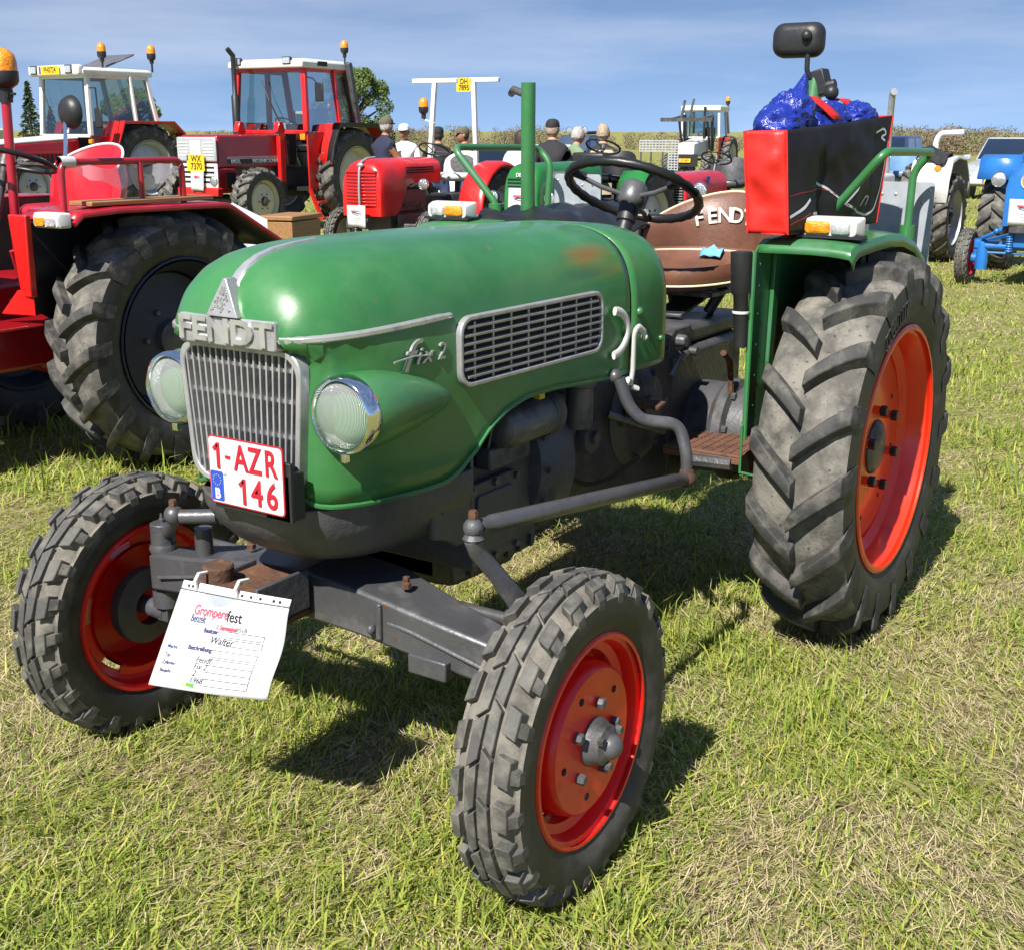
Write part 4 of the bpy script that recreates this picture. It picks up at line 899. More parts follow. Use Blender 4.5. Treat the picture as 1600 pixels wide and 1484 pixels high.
# blades
gb_ = bpy.data.materials.new('grass_blade'); gb_.use_nodes = True; M['grass_blade'] = gb_
_n = gb_.node_tree; _p = _n.nodes['Principled BSDF']; _a = _n.nodes.new('ShaderNodeAttribute'); _a.attribute_name = 'col'
_p.inputs['Roughness'].default_value = .6; _p.inputs['Specular IOR Level'].default_value = .25
_n.links.new(_a.outputs['Color'], _p.inputs['Base Color'])
_t = _n.nodes.new('ShaderNodeBsdfTranslucent'); _n.links.new(_a.outputs['Color'], _t.inputs[0])
_m = _n.nodes.new('ShaderNodeMixShader'); _m.inputs[0].default_value = .28; _n.links.new(_p.outputs[0], _m.inputs[1]); _n.links.new(_t.outputs[0], _m.inputs[2])
_n.links.new(_m.outputs[0], _n.nodes['Material Output'].inputs[0])
def blades(r0, r1, dens, wmul, hmul, half=R(37)):
    A = half*(r1*r1-r0*r0); n = int(A*dens)
    r = np.sqrt(rng.uniform(r0*r0, r1*r1, n)); a = _yaw+rng.uniform(-half, half, n)
    x = CAM.x+r*np.cos(a); y = CAM.y+r*np.sin(a)
    dry = patch(x, y); tuft = fbm(x, y, 7, 21)
    # pull blades together into tufts
    cx = np.round(x/.055+rng.uniform(-.3, .3, n))*.055; cy = np.round(y/.055+rng.uniform(-.3, .3, n))*.055
    k = np.where(tuft > .52, .5, .15)*rng.uniform(0, 1, n); x = x+(cx-x)*k; y = y+(cy-y)*k
    kind = rng.uniform(0, 1, n)
    lying = kind < (.42+.30*dry)
    L = np.where(lying, rng.uniform(.022, .075, n), rng.gamma(4, .0088, n)+.014)*hmul
    tall = (~lying) & (rng.uniform(0, 1, n) < .035*(1-dry)+.006) ; L = np.where(tall, L*1.8+.02, L)
    L = np.where(lying, L, L*(1-.35*dry)*(0.75+.6*(tuft > .5)))
    for wx, wy, rx, ry in ((0, .69, .30, .17), (0, -.69, .30, .17), (1.71, .657, .20, .10), (1.71, -.657, .20, .10)):
        L = np.where(((x-wx)/rx)**2+((y-wy)/ry)**2 < 1, L*.35, L)
    q = rng.uniform(0, 1, n); isst = q < np.where(lying, .24+.44*dry, .04+.18*dry); isbr = (~isst) & (q > 1-np.where(lying, .06+.20*dry, .02))
    w = rng.uniform(.0016, .0040, n)*wmul*np.where(isst | isbr, .72, np.where(lying, 1.35, 1.25)); L = np.where(isst & lying, L*.9, L); w = np.where(tall, w*1.35, w)
    th = rng.uniform(0, 2*pi, n); swirl = 2*pi*fbm(x, y, .8, 31); th = np.where(lying, swirl+rng.normal(0, .9, n), th)
    lean = np.where(lying, rng.uniform(1.2, 1.62, n), np.abs(rng.normal(.35, .38, n)))
    bend = np.where(lying, rng.normal(0, .25, n), rng.uniform(.1, .9, n))
    z0 = ground_z(x, y)+.012*(fbm(x, y, 2.2, 5)-.5)+np.where(lying, rng.uniform(.004, .028, n), -.004)
    dx, dy = np.cos(th), np.sin(th); px, py = -dy, dx
    tw = rng.normal(0, .5, n); px, py = px*np.cos(tw)-py*np.sin(tw), px*np.sin(tw)+py*np.cos(tw)
    def pt(t, l): return x+dx*np.sin(l)*t, y+dy*np.sin(l)*t, z0+np.cos(l)*t
    m1 = pt(L*.55, lean); l2 = lean+bend
    t1 = (m1[0]+dx*np.sin(l2)*L*.45, m1[1]+dy*np.sin(l2)*L*.45, np.maximum(m1[2]+np.cos(l2)*L*.45, z0+.002))
    V = np.empty((n, 5, 3)); h = w/2
    V[:, 0] = np.stack([x-px*h, y-py*h, z0], 1); V[:, 1] = np.stack([x+px*h, y+py*h, z0], 1)
    V[:, 2] = np.stack([m1[0]+px*h*.9, m1[1]+py*h*.9, m1[2]], 1); V[:, 3] = np.stack([m1[0]-px*h*.9, m1[1]-py*h*.9, m1[2]], 1)
    V[:, 4] = np.stack(t1, 1)
    g0 = np.array([.125, .205, .024]); g1 = np.array([.400, .460, .085]); st = np.array([.64, .54, .32]); br = np.array([.24, .175, .12]); yl = np.array([.48, .47, .10])
    u = rng.uniform(0, 1, n)[:, None]; c = g0*(1-u)+g1*u
    big = fbm(x, y, .5, 41)[:, None]; c = c*(.82+.36*big)
    isy = (~isst) & (~isbr) & (rng.uniform(0, 1, n) < .22)
    c = np.where(isst[:, None], st*rng.uniform(.6, 1.1, (n, 1)), c); c = np.where(isbr[:, None], br*rng.uniform(.6, 1.2, (n, 1)), c); c = np.where(isy[:, None], yl*rng.uniform(.7, 1.05, (n, 1)), c)
    return V, c
parts = [blades(1.5, 3.3, 14000, 1.0, 1.0), blades(3.3, 5.2, 8500, 1.15, 1.0), blades(5.2, 8.5, 3400, 1.6, 1.05), blades(8.5, 15, 900, 2.6, 1.15), blades(15, 30, 230, 5.0, 1.3), blades(30, 80, 30, 14, 1.8)]
V = np.concatenate([p[0] for p in parts]); Cc = np.concatenate([p[1] for p in parts]); nb = len(V)
me = bpy.data.meshes.new('grass'); me.vertices.add(nb*5); me.vertices.foreach_set('co', V.reshape(-1).astype(np.float32))
me.loops.add(nb*7); me.polygons.add(nb*2)
b0 = (np.arange(nb)*5)[:, None]; me.loops.foreach_set('vertex_index', (b0+np.array([0, 1, 2, 3, 3, 2, 4])[None]).reshape(-1).astype(np.int32))
ls = (np.arange(nb)*7)[:, None]+np.array([0, 4])[None]; me.polygons.foreach_set('loop_start', ls.reshape(-1).astype(np.int32))
me.update(calc_edges=True); me.validate()
at_ = me.color_attributes.new('col', 'FLOAT_COLOR', 'POINT'); cc = np.ones((nb, 5, 4), np.float32); cc[:, :, :3] = Cc[:, None, :]; cc[:, :2, :3] *= .9
at_.data.foreach_set('color', cc.reshape(-1))
tag(mk('grass', me, 'grass_blade'), 'short mown grass with dry hay strewn over the field', 'grass', None, 'stuff')
# ------------------------------------------------------------------ shopping bag on the left mudguard
bag = empty('shopping_bag', None, (.12, .54, 1.245)); tag(bag, 'black and red shopping bag standing on the left mudguard of the green tractor', 'bag')
def bl(p, q, r, s_, u, v):      # bilinear: p(0,0) q(1,0) r(1,1) s(0,1)
    p, q, r, s_ = map(Vector, (p, q, r, s_)); return p*(1-u)*(1-v)+q*u*(1-v)+r*u*v+s_*(1-u)*v
OB = Vector((.12, .54, 1.245))
FBi, FBo, FTi, FTo = (.405, .452, 1.250), (.405, .570, 1.250), (.415, .430, 1.525), (.415, .552, 1.527)
RBi, RBo, RTi, RTo = (-.175, .515, 1.252), (-.165, .640, 1.252), (-.235, .520, 1.572), (-.215, .648, 1.572)
def wob(x, y, z, a=.010): return a*(mnoise.noise(Vector((x*7, y*7, z*9)))+.5*mnoise.noise(Vector((x*17, y*15, z*21))))
def face(A, B, C_, D, nu, nv, nrm, bulge, amp, fold=None):
    g = []
    for j in range(nv+1):
        row = []
        for i in range(nu+1):
            u, v = i/nu, j/nv; p = bl(A, B, C_, D, u, v); e_ = 16*u*(1-u)*v*(1-v); ed = min(1, 6*min(u, 1-u))
            off = bulge*e_+wob(p.x, p.y, p.z, amp)*ed
            if fold: off += fold(u, v)
            p = p+Vector(nrm)*off; row.append(p-OB)
        g.append(row)
    return g
def sidefold(u, v): return -.028*math.exp(-((u-.33)/.05)**2)*(1-v)**.7*(1 if v < .95 else 0)
mb = MB(); mb.sheet(face(FBo, RBo, RTo, FTo, 40, 22, (.1, 1, 0), .016, .016, sidefold)); mb.build('side_panel', 'bag_black', bag, solid=.002, smooth=70)
mb = MB(); mb.sheet(face(FBi, RBi, RTi, FTi, 24, 14, (-.1, -1, 0), .012, .008)); mb.build('side_panel', 'bag_black', bag, solid=.002, smooth=70)
mb = MB(); mb.sheet(face(FBi, FBo, FTo, FTi, 14, 24, (1, 0, 0), .016, .018)); mb.build('end_panel', 'bag_red', bag, solid=.002, smooth=70)
mb = MB(); mb.sheet(face(RBo, RBi, RTi, RTo, 8, 14, (-1, 0, 0), .010, .008)); mb.build('end_panel', 'bag_red', bag, solid=.002, smooth=70)
mb = MB(); mb.sheet([[Vector(p)-OB for p in (FBi, FBo)], [Vector(p)-OB for p in (RBi, RBo)]]); mb.build('bottom_panel', 'bag_red', bag, solid=.002)
mb = MB(); mb.tube([Vector(p)-OB for p in (FBo, FTo)], .0028, 6); mb.build('seam', 'bag_red', bag)
mb = MB(); mb.tube([Vector(p)-OB for p in (FBi, FTi)], .0028, 6); mb.build('seam', 'bag_red', bag)
mb = MB(); mb.tube([Vector(p)-OB for p in (RBo, RTo)], .0035, 6); mb.build('seam', 'bag_red', bag)
def side_pt(x, z):     # point on the outer side panel with given x,z
    u = (.41-x)/(.41+.20); v = (z-1.25)/.30; p = bl(FBo, RBo, RTo, FTo, min(max(u, .01), .99), min(max(v, .01), .99))
    off = .016*16*max(0, u*(1-u)*v*(1-v))+wob(p.x, p.y, p.z, .016)*min(1, 6*min(u, 1-u))+sidefold(u, v)
    return p+Vector((.1, 1, 0))*(off+.0022)
def ribbon(pts, w, m_, nm='print'):
    P2 = [Vector((a, 0, b)) for a, b in pts]; P2 = smoothpath(P2, 4, .05) if len(P2) > 2 else [P2[0].lerp(P2[1], t/6) for t in range(7)]
    g = []
    for i, p in enumerate(P2):
        t = (P2[min(i+1, len(P2)-1)]-P2[max(i-1, 0)]).normalized(); n_ = Vector((-t.z, 0, t.x))*w/2
        g.append([side_pt(p.x+n_.x, p.z+n_.z)-OB, side_pt(p.x-n_.x, p.z-n_.z)-OB])
    mb = MB(); mb.sheet(g); mb.build(nm, m_, bag, smooth=60)
ribbon([(.40, 1.300), (.34, 1.318), (.285, 1.345)], .009, 'bag_grey')
ribbon([(.235, 1.388), (.19, 1.376), (.131, 1.342), (.075, 1.317), (-.02, 1.290), (-.10, 1.276), (-.155, 1.290), (-.175, 1.34), (-.185, 1.40), (-.188, 1.480)], .007, 'bag_grey')
ribbon([(.076, 1.323), (-.077, 1.424)], .007, 'bag_grey')
ribbon([(-.042, 1.306), (-.082, 1.332), (-.104, 1.329), (-.086, 1.305)], .006, 'bag_grey'); ribbon([(-.095, 1.40), (-.108, 1.418)], .008, 'bag_grey')
ribbon([(-.105, 1.508), (-.150, 1.518), (-.170, 1.500), (-.135, 1.495), (-.165, 1.482)], .006, 'bag_grey')
ribbon([(.40, 1.360), (.34, 1.368), (.28, 1.368), (.19, 1.372), (.10, 1.33), (.0, 1.285)], .0035, 'bag_darkred'); ribbon([(.40, 1.278), (.344, 1.290), (.301, 1.307)], .004, 'bag_darkred')
text('print', 'om', 'bag_grey', bag, side_pt(.275, 1.305)-OB+Vector((0, .002, 0)), (-1, .1, 0), (0, 0, 1), .018, .0002)
# red carrying straps lying over the filling
for xx in (.215, -.055):
    mb = MB(); g = []
    for i in range(13):
        t = i/12; x = xx-.10*t+.02*math.sin(t*3); y = .45+.135*t; z = 1.545+.062*math.sin(pi*t)*(1 if t < .6 else .9)+.012
        g.append([(x+.026-OB.x, y-OB.y, z-OB.z), (x-.026-OB.x, y-OB.y+.012, z-OB.z)])
    mb.sheet(g); mb.build('strap', 'bag_red', bag, solid=.003, smooth=60)
# blue plastic stuffed into it
mb = MB()
def puff(c, r, seed, amp=.013, nu=44, nv=26, tw=0):
    rg = []; c = Vector(c)
    for k in range(nv+1):
        a = -pi/2+pi*k/nv; ca = max(math.cos(a), .004); ring = []
        for j in range(nu):
            t = 2*pi*j/nu; d = Vector((ca*math.cos(t), ca*math.sin(t), math.sin(a))); q = d*2.2+Vector((seed*3.1, seed*1.7, seed))
            e_ = .9*(1-2*abs(mnoise.noise(q)))+.55*(1-2*abs(mnoise.noise(q*2.4)))+.25*(1-2*abs(mnoise.noise(q*5)))
            ring.append(c+Vector((d.x*r[0], d.y*r[1], d.z*r[2]))+d*amp*e_)
        rg.append(ring)
    mb.loft(rg)
for c, r, sd_ in (((.290, .490, 1.535), (.092, .056, .056), 1), ((.265, .505, 1.575), (.062, .050, .045), 2), ((.10, .52, 1.535), (.085, .060, .052), 3), ((.02, .53, 1.555), (.055, .050, .040), 4), ((-.13, .555, 1.560), (.075, .055, .036), 5)): puff((c[0]-.12, c[1]-.54, c[2]-1.245), r, sd_)
rg = []
for k, (x, y, z, rx, ry) in enumerate(((.235, .505, 1.590, .050, .034), (.228, .508, 1.615, .038, .026), (.215, .512, 1.640, .026, .017), (.205, .514, 1.660, .014, .010), (.200, .515, 1.678, .003, .003))):
    rg.append([(x-.12+rx*math.cos(t)*(1+.22*math.sin(5*t+k)), y-.54+ry*math.sin(t)*(1+.22*math.sin(5*t+k)), z-1.245+.004*math.sin(3*t)) for t in [2*pi*j/30 for j in range(30)]])
mb.loft(rg)
bb = mb.build('blue_plastic', 'bag_blue', None, smooth=50, loc=(.12, .54, 1.245)); tag(bb, 'crumpled shiny blue plastic bag stuffed into the black and red shopping bag', 'plastic bag')

# ------------------------------------------------------------------ event sheet hanging from the front hitch pin
sh = empty('event_sheet', None, (1.98, -.01, .60)); tag(sh, 'white printed event sheet in a clear sleeve hanging from the front hitch pin', 'paper sheet'); SO = Vector((1.98, -.01, .60))
TL, TR, BR_, BL_ = (1.984, -.152, .588), (1.972, .140, .602), (2.045, .130, .402), (2.098, -.158, .384)
def S(u, v, e_=0):       # u across 0..1, v down 0..1
    p = bl(TL, TR, BR_, BL_, u, v); c = -.020*max(0, (u-.55)/.45)**1.6*(1-.2*v)+.008*math.sin(pi*u)*v+.006*math.sin(2.5*pi*v+1)*u
    return p+Vector((1, .1, .35)).normalized()*(c+e_)-SO
def sheet_uv(u0, u1, v0, v1, e_, nu, nv): return [[S(u0+(u1-u0)*i/nu, v0+(v1-v0)*j/nv, e_) for i in range(nu+1)] for j in range(nv+1)]
mb = MB(); mb.sheet(sheet_uv(0, 1, .085, 1, 0, 24, 16)); mb.build('paper', 'paper', sh, solid=.0006, smooth=70)
mb = MB(); mb.sheet(sheet_uv(0, 1, 0, .08, .0, 24, 2)); stp = mb.build('punched_strip', 'plate_white', sh, solid=.0006, smooth=70)
mb = MB()
for u in (.07, .11, .16, .60, .68, .76, .87, .92): mb.sheet(sheet_uv(u-.010, u+.010, .03, .055, .0012, 1, 1))
mb.build('punch_hole', 'black_gap', stp, smooth=0)
mb = MB()
for (u, v, w, h) in ((.5, .083, 1, .004),): mb.sheet(sheet_uv(0, 1, .082, .088, .0008, 20, 1))
mb.build('strip_line', 'ink', sh, smooth=0)
mb = MB(); g = [[S(.25+.3*i/10, .09+(.10*math.sin(pi*i/10))*j/2, .001) for i in range(11)] for j in range(3)]; mb.sheet(g); mb.build('thumb_notch', 'galv', sh, smooth=60)
def sheet_text(s_, u, v, size, m_, off=0, shear=0, sx=1.0, nm='print', align='LEFT', e_=.0014, slope=0):
    o = text(nm, s_, m_, sh, (0, 0, 0), (1, 0, 0), (0, 1, 0), size, 0, shear=shear, off=off, align=align, sx=sx)
    for p in o.data.vertices:
        x, y = p.co.x/.295, p.co.y/.225; p.co = S(min(max(u+x, 0), 1), min(max(v-y+slope*x, 0), 1), e_)
    o.data.update()
def sheet_line(u0, v0, u1, v1, m_='ink', w=.0065):
    mb = MB()
    if abs(u1-u0) > abs(v1-v0): mb.sheet([[S(u0+(u1-u0)*i/10, v0+(v1-v0)*i/10+k*w, .0012) for i in range(11)] for k in (0, 1)])
    else: mb.sheet([[S(u0+k*w*.8, v0+(v1-v0)*i/4, .0012) for i in range(5)] for k in (0, 1)])
    return mb
sheet_text('Grompere', .20, .25, .030, 'ink_red', .0007, 0, .74); sheet_text('fest', .515, .262, .034, 'ink', .0006, 0, .80); sheet_text('Benzelt', .19, .33, .024, 'ink_blue', .0003, 0, .58)
sheet_text('2.', .44, .375, .014, 'ink_red', .0003); sheet_text('September', .475, .375, .014, 'ink_red', .0006, 0, .72); sheet_text('2018', .615, .372, .014, 'ink', 0)
sheet_text('Besitzer:', .34, .425, .014, 'ink_blue', .0005, 0, .85); sheet_text('Walter', .42, .505, .021, 'ink', .0002, .25)
sheet_text('Beschreibung:', .25, .60, .014, 'ink_blue', .0005, 0, .85)
sheet_text('Fendt', .36, .70, .018, 'ink', .0001, .2); sheet_text('Fix 2', .36, .765, .018, 'ink', .0001, .2); sheet_text('2', .37, .83, .018, 'ink', .0001, .2); sheet_text('1968', .36, .895, .018, 'ink', .0001, .2)
for s_, v in (('Marke', .62), ('Typ', .70), ('Zylinder', .77), ('Baujahr', .845)): sheet_text(s_, .06, v, .011, 'ink_blue', .0002)
for (u0, v0, u1, v1) in ((.55, .40, .85, .455), (.55, .475, .85, .535), (.47, .59, .84, .655), (.47, .675, .84, .735), (.47, .735, .84, .80), (.47, .80, .84, .865), (.47, .865, .84, .93)):
    for a in ((u0, v0, u1, v0), (u0, v1, u1, v1), (u1, v0, u1, v1)): sheet_line(*a).build('form_line', 'ink', sh, smooth=0)
mb = MB(); mb.sheet(sheet_uv(.30, .345, .935, .955, .0014, 2, 1)); mb.build('print', 'ink_yellow', sh, smooth=0)
mb = MB(); mb.sheet([[S(.345+.07*i/4, .925+.03*j+.012*i/4*(j), .0014) for i in range(5)] for j in range(2)]); mb.build('print', 'ink_green', sh, smooth=0)
mb = MB(); mb.sheet([[S(.06+.03*i/3+.015*j, .36-.12*j, .0014) for i in range(4)] for j in (0, 1)]); mb.build('print', 'bag_grey', sh, smooth=0)
for (u, m_) in ((.155, 'white_plastic'), (.56, 'white_plastic')):
    p = S(u, .03)+SO; mb = MB(); q = [p+Vector((.004, 0, -.004)), p+Vector((.008, 0, .012)), p+Vector((-.004, 0, .026)), p+Vector((-.03, 0, .022))]
    mb.tube([a-SO for a in q], .004, 6); mb.build('tie', m_, sh, smooth=60)
# ------------------------------------------------------------------ paints of the other machines
def paint(n, c, r=.3, v=.12): mat(n, c, r, 0, .4, v, 4, .02, 12, col2=tuple(k*.8 for k in c), mixs=(.5, .7), c2s=6, rough2=r+.12)
paint('crimson', (.36, .010, .022)); paint('ih_red', (.58, .014, .012)); paint('dark_red', (.31, .006, .012)); paint('tomato', (.60, .012, .010)); paint('mf_red', (.52, .012, .022))
paint('blue_paint', (.020, .15, .46)); paint('deep_blue', (.018, .065, .28)); paint('deutz_green', (.018, .17, .030)); paint('silver_paint', (.36, .38, .41), .25); paint('navy_paint', (.025, .045, .12), .22); paint('pale_blue', (.16, .29, .46))
mat('cream_rim', (.60, .56, .42), .45, var=.1); mat('silver_rim', (.48, .49, .50), .4, .3, var=.12); mat('dark_rim', (.03, .035, .06), .5, .2)
mat('wood', (.28, .145, .055), .55, var=.25, vs_=5, stretch=(1, 9, 9)); mat('fleece', (.10, .10, .105), .95, var=.6, vs_=60, bump=.8, bs=90)
mat('clear_film', (.75, .70, .76), .15, 0, .6, alpha=.45); mat('solar', (.10, .10, .12), .5, var=.2)
mat('skin', (.42, .215, .145), .55, var=.12, vs_=30); mat('skin_tan', (.36, .165, .10), .55, var=.12, vs_=30); mat('navy_cloth', (.016, .020, .050), .85, var=.2, bump=.3, bs=25); mat('white_cloth', (.70, .70, .74), .85, var=.08, bump=.3, bs=25)
mat('black_cloth', (.018, .017, .020), .85, var=.25, bump=.3, bs=25); mat('beige_cloth', (.42, .36, .23), .85, var=.12, bump=.3, bs=25); mat('olive_cloth', (.11, .10, .065), .9, var=.2); mat('jeans', (.05, .08, .17), .85, var=.2)
mat('hair_dark', (.035, .022, .016), .6, var=.4, vs_=40, bump=.6, bs=60, stretch=(1, 1, .3)); mat('hair_grey', (.36, .34, .33), .7, var=.4, vs_=40, bump=.6, bs=60, stretch=(1, 1, .3)); mat('hair_sand', (.34, .26, .19), .7, var=.4, vs_=40, bump=.6, bs=60)
mat('green_cloth', (.16, .24, .13), .85, var=.15)
mat('leaf', (.11, .165, .035), .65, var=.5, vs_=3); mat('leaf_dark', (.035, .062, .020), .65, var=.5, vs_=2); mat('hedge_leaf', (.22, .17, .11), .9, var=.35, vs_=.8, col2=(.14, .14, .07), mixs=(.45, .62), c2s=.35); mat('bark', (.13, .095, .065), .9, var=.3, bump=.5)  # hedge_leaf is lightened so its colour carries the distance haze

def std_wheel(p, loc, side, Rt, W, rimm='silver_rim', kind='ag', name=None, tm=None, dish=.30, nutm='gear_grey', nn=6):
    w = empty(name or ('rear_wheel' if kind == 'ag' else 'front_wheel'), p, loc, (0, 0, 0 if side > 0 else pi))
    me, r0, w0 = (REAR_T, .600, .275) if kind == 'ag' else (FRONT_T, .345, .150)
    t = mk('tyre', me, None, w); t.scale = (Rt/r0, W/w0, Rt/r0)
    rr_ = Rt*(.622 if kind == 'ag' else .634); e = W*.46
    mb = MB(); mb.lathe([(rr_*.99, e), (rr_*1.015, e*.97), (rr_*.98, e*.9), (rr_*.92, e*.55), (rr_*.87, e*.2), (rr_*.92, -e*.55), (rr_, -e*.95), (rr_*.96, -e*.95), (rr_*.86, -e*.5), (rr_*.83, e*.2), (rr_*.89, e*.55), (rr_*.955, e*.9), (rr_*.965, e)], n=40)
    mb.build('rim', rimm, w, smooth=35)
    yd = e-W*dish
    mb = MB(); mb.lathe([(rr_*.86, yd-.02), (rr_*.80, yd), (rr_*.5, yd+.004), (rr_*.36, yd+.02), (rr_*.001, yd+.02)], n=36); mb.lathe([(rr_*.86, yd-.03), (rr_*.001, yd-.02)], n=36); mb.build('wheel_disc', rimm, w, smooth=35)
    mb = MB(); mb.lathe([(rr_*.24, yd+.01), (rr_*.22, yd+.05), (rr_*.12, yd+.065), (.001, yd+.065)], n=20); mb.build('hub', nutm, w, smooth=40)
    if nn: nuts(w, nn, rr_*.38, yd+.012, .014*Rt/.6, .02, nutm)
    return w
def seat_bucket(p, loc, m_, pip='cream_piping', s_=1.0, rot=0, pad=None):
    st = empty('seat', p, loc, (0, 0, rot)); st.scale = (s_, s_, s_)
    mb = MB(); mb.loft([[(.20*k*math.cos(2*pi*i/24), .22*k*math.sin(2*pi*i/24), z) for i in range(24)] for k, z in ((.8, -.06), (1, -.02), (1.02, .02), (.9, .04), (.3, .02))]); mb.build('seat_cushion', m_, st, smooth=60)
    mb = MB(); g = []
    for u in np.linspace(-1.25, 1.25, 17):
        top = .27-.10*(abs(u)/1.25)**2
        g.append([(-.21*math.cos(u)*(1+d*4)-.03*h, .23*math.sin(u)*(1+d*4), .02+top*h) for h, d in ((0, -.02), (.6, -.025), (1, 0), (.6, .025), (0, .02))])
    mb.loft(g); b = mb.build('backrest', m_, st, smooth=60)
    if pip:
        mb = MB(); mb.tube([(-.21*math.cos(u)-.03, .23*math.sin(u), .02+.27-.10*(abs(u)/1.25)**2+.004) for u in np.linspace(-1.25, 1.25, 17)], .006, 6); mb.build('piping', pip, b)
    mb = MB(); mb.tube([(0, 0, -.05), (.02, 0, -.35)], .03, 8); mb.build('seat_post', 'engine_dark', st)
    return st
def helm(p, c, ax, r, m_='black_rubber', col=.45, t=.012):
    h = empty('steering_wheel', p); A = Vector(ax).normalized(); c = Vector(c); u = Vector((0, 1, 0)); v = A.cross(u)
    mb = MB(); rg = [[c+(u*math.cos(a)+v*math.sin(a))*(r+t*math.cos(b))+A*t*math.sin(b) for b in [2*pi*j/8 for j in range(8)]] for a in [2*pi*i/36 for i in range(36)]]; rg.append(rg[0]); mb.loft(rg, True, False); mb.build('wheel_rim', m_, h, smooth=60)
    for k in range(3):
        a = 2*pi*k/3+.4; mb = MB(); mb.tube([c-A*.02, c+(u*math.cos(a)+v*math.sin(a))*r], .007, 6); mb.build('spoke', 'gear_grey', h)
    mb = MB(); mb.tube([c+A*.015, c-A*.03, c-A*.04, c-A*col], [.025, .03, .018, .018], 10); mb.build('steering_column', 'gear_grey', h, smooth=40)
    return h
def beacon(p, c, r=.06, h=.16, am='amber'):
    b = empty('beacon', p, c)
    mb = MB(); mb.lathe([(r*.45, -.06), (r*.5, 0), (r*.85, .015), (r*.98, h*.20), (r, h*.44), (r*.98, h*.47)], ax='z', n=20); mb.build('beacon_base', 'black_plastic', b, smooth=40)
    mb = MB(); mb.lathe([(r*.96, h*.46), (r*.95, h*.72), (r*.82, h*.92), (r*.45, h*1.06), (.001, h*1.09)], ax='z', n=20); mb.build('beacon_dome', am, b, smooth=60)
    return b
def round_lamp(p, c, r, m_='chrome', d=.07, name='headlamp', yaw=0):
    b = empty(name, p, c, (0, 0, yaw))
    mb = MB(); mb.lathe([(.001, -d), (r*.5, -d*.85), (r*.9, -d*.35), (r, -.01), (r, .01)], ax='x', n=24); mb.build('lamp_shell', m_, b, smooth=60)
    mb = MB(); mb.lathe([(r, .0), (r*1.04, .008), (r*.95, .018), (r*.88, .012)], ax='x', n=24); mb.build('lamp_ring', 'chrome', b, smooth=50)
    mb = MB(); mb.lathe([(r*.9, .010), (r*.6, .022), (.001, .028)], ax='x', n=24); mb.build('lens', 'lens_ribbed', b, smooth=60)
    return b
def yellow_plate(p, c, w, h, txt, xa=(0, 1, 0), ya=(0, 0, 1), lines=1, name='number_plate'):
    x = Vector(xa).normalized(); y = Vector(ya).normalized(); n_ = x.cross(y); c = Vector(c)
    mb = MB(); rg = [[c+x*a+y*b+n_*d for a, b in rrect(w, h, h*.06, 2)] for d in (0, .004)]; mb.loft(rg); o = mb.build(name, 'plate_yellow', p, smooth=30)
    mb = MB(); mb.loft([[c+x*(a-w*.45)+y*(b+(0 if lines == 1 else h*.3))+n_*d for a, b in rrect(w*.09, h*(.9 if lines == 1 else .35), .002, 2)] for d in (.004, .005)]); mb.build('blue_band', 'plate_blue', o, smooth=0)
    T_ = txt if isinstance(txt, list) else [txt]
    for i, t in enumerate(T_):
        text('plate_text', t, 'ink', o, c+x*w*.04+y*h*((len(T_)-1)/2-i)*.46+n_*.006, x, y, h*(.95 if lines == 1 else .55), .0005, off=.0012*h/.1, sx=.8 if lines == 1 else .85)
    return o
def notice(p, c, w, h, xa=(0, 1, 0), ya=(0, 0, 1), title=True, name='event_sheet', lab=None, solo=True):
    x = Vector(xa).normalized(); y = Vector(ya).normalized(); n_ = x.cross(y); c = Vector(c)
    o = empty(name, None, c)
    if p is not None: o.matrix_world = Matrix.Translation(p.location) @ p.rotation_euler.to_matrix().to_4x4() @ Matrix.Translation(c)
    g = [[x*(w*(i/6-.5))+y*(h*(.5-j/6))+n_*(.012*math.sin(i*.9+j*.4)) for i in range(7)] for j in range(7)]
    mb = MB(); mb.sheet(g); mb.build('paper', 'paper', o, solid=.001, smooth=60)
    mb = MB(); mb.obox(x*w*.05+y*h*.22+n_*.016, (.1, .1, .1)); mb.v = []; mb.f = []; mb.m = []
    def bar(u, v, ww, hh, m_):
        q = MB(); q.loft([[x*(w*u+a)+y*(h*v+b)+n_*(d) for a, b in rrect(ww*w, hh*h, .001, 1)] for d in (.014, .015)]); q.build('print', m_, o, smooth=0)
    bar(.0, .25, .5, .05, 'ink_red'); bar(-.05, .17, .3, .03, 'ink_blue')
    for k in range(4): bar(.1, .02-.1*k, .45, .008, 'ink')
    if lab: tag(o, lab, 'paper sheet')
    return o
def slatted(mbf, n_): return [mbf(k) for k in range(n_)]
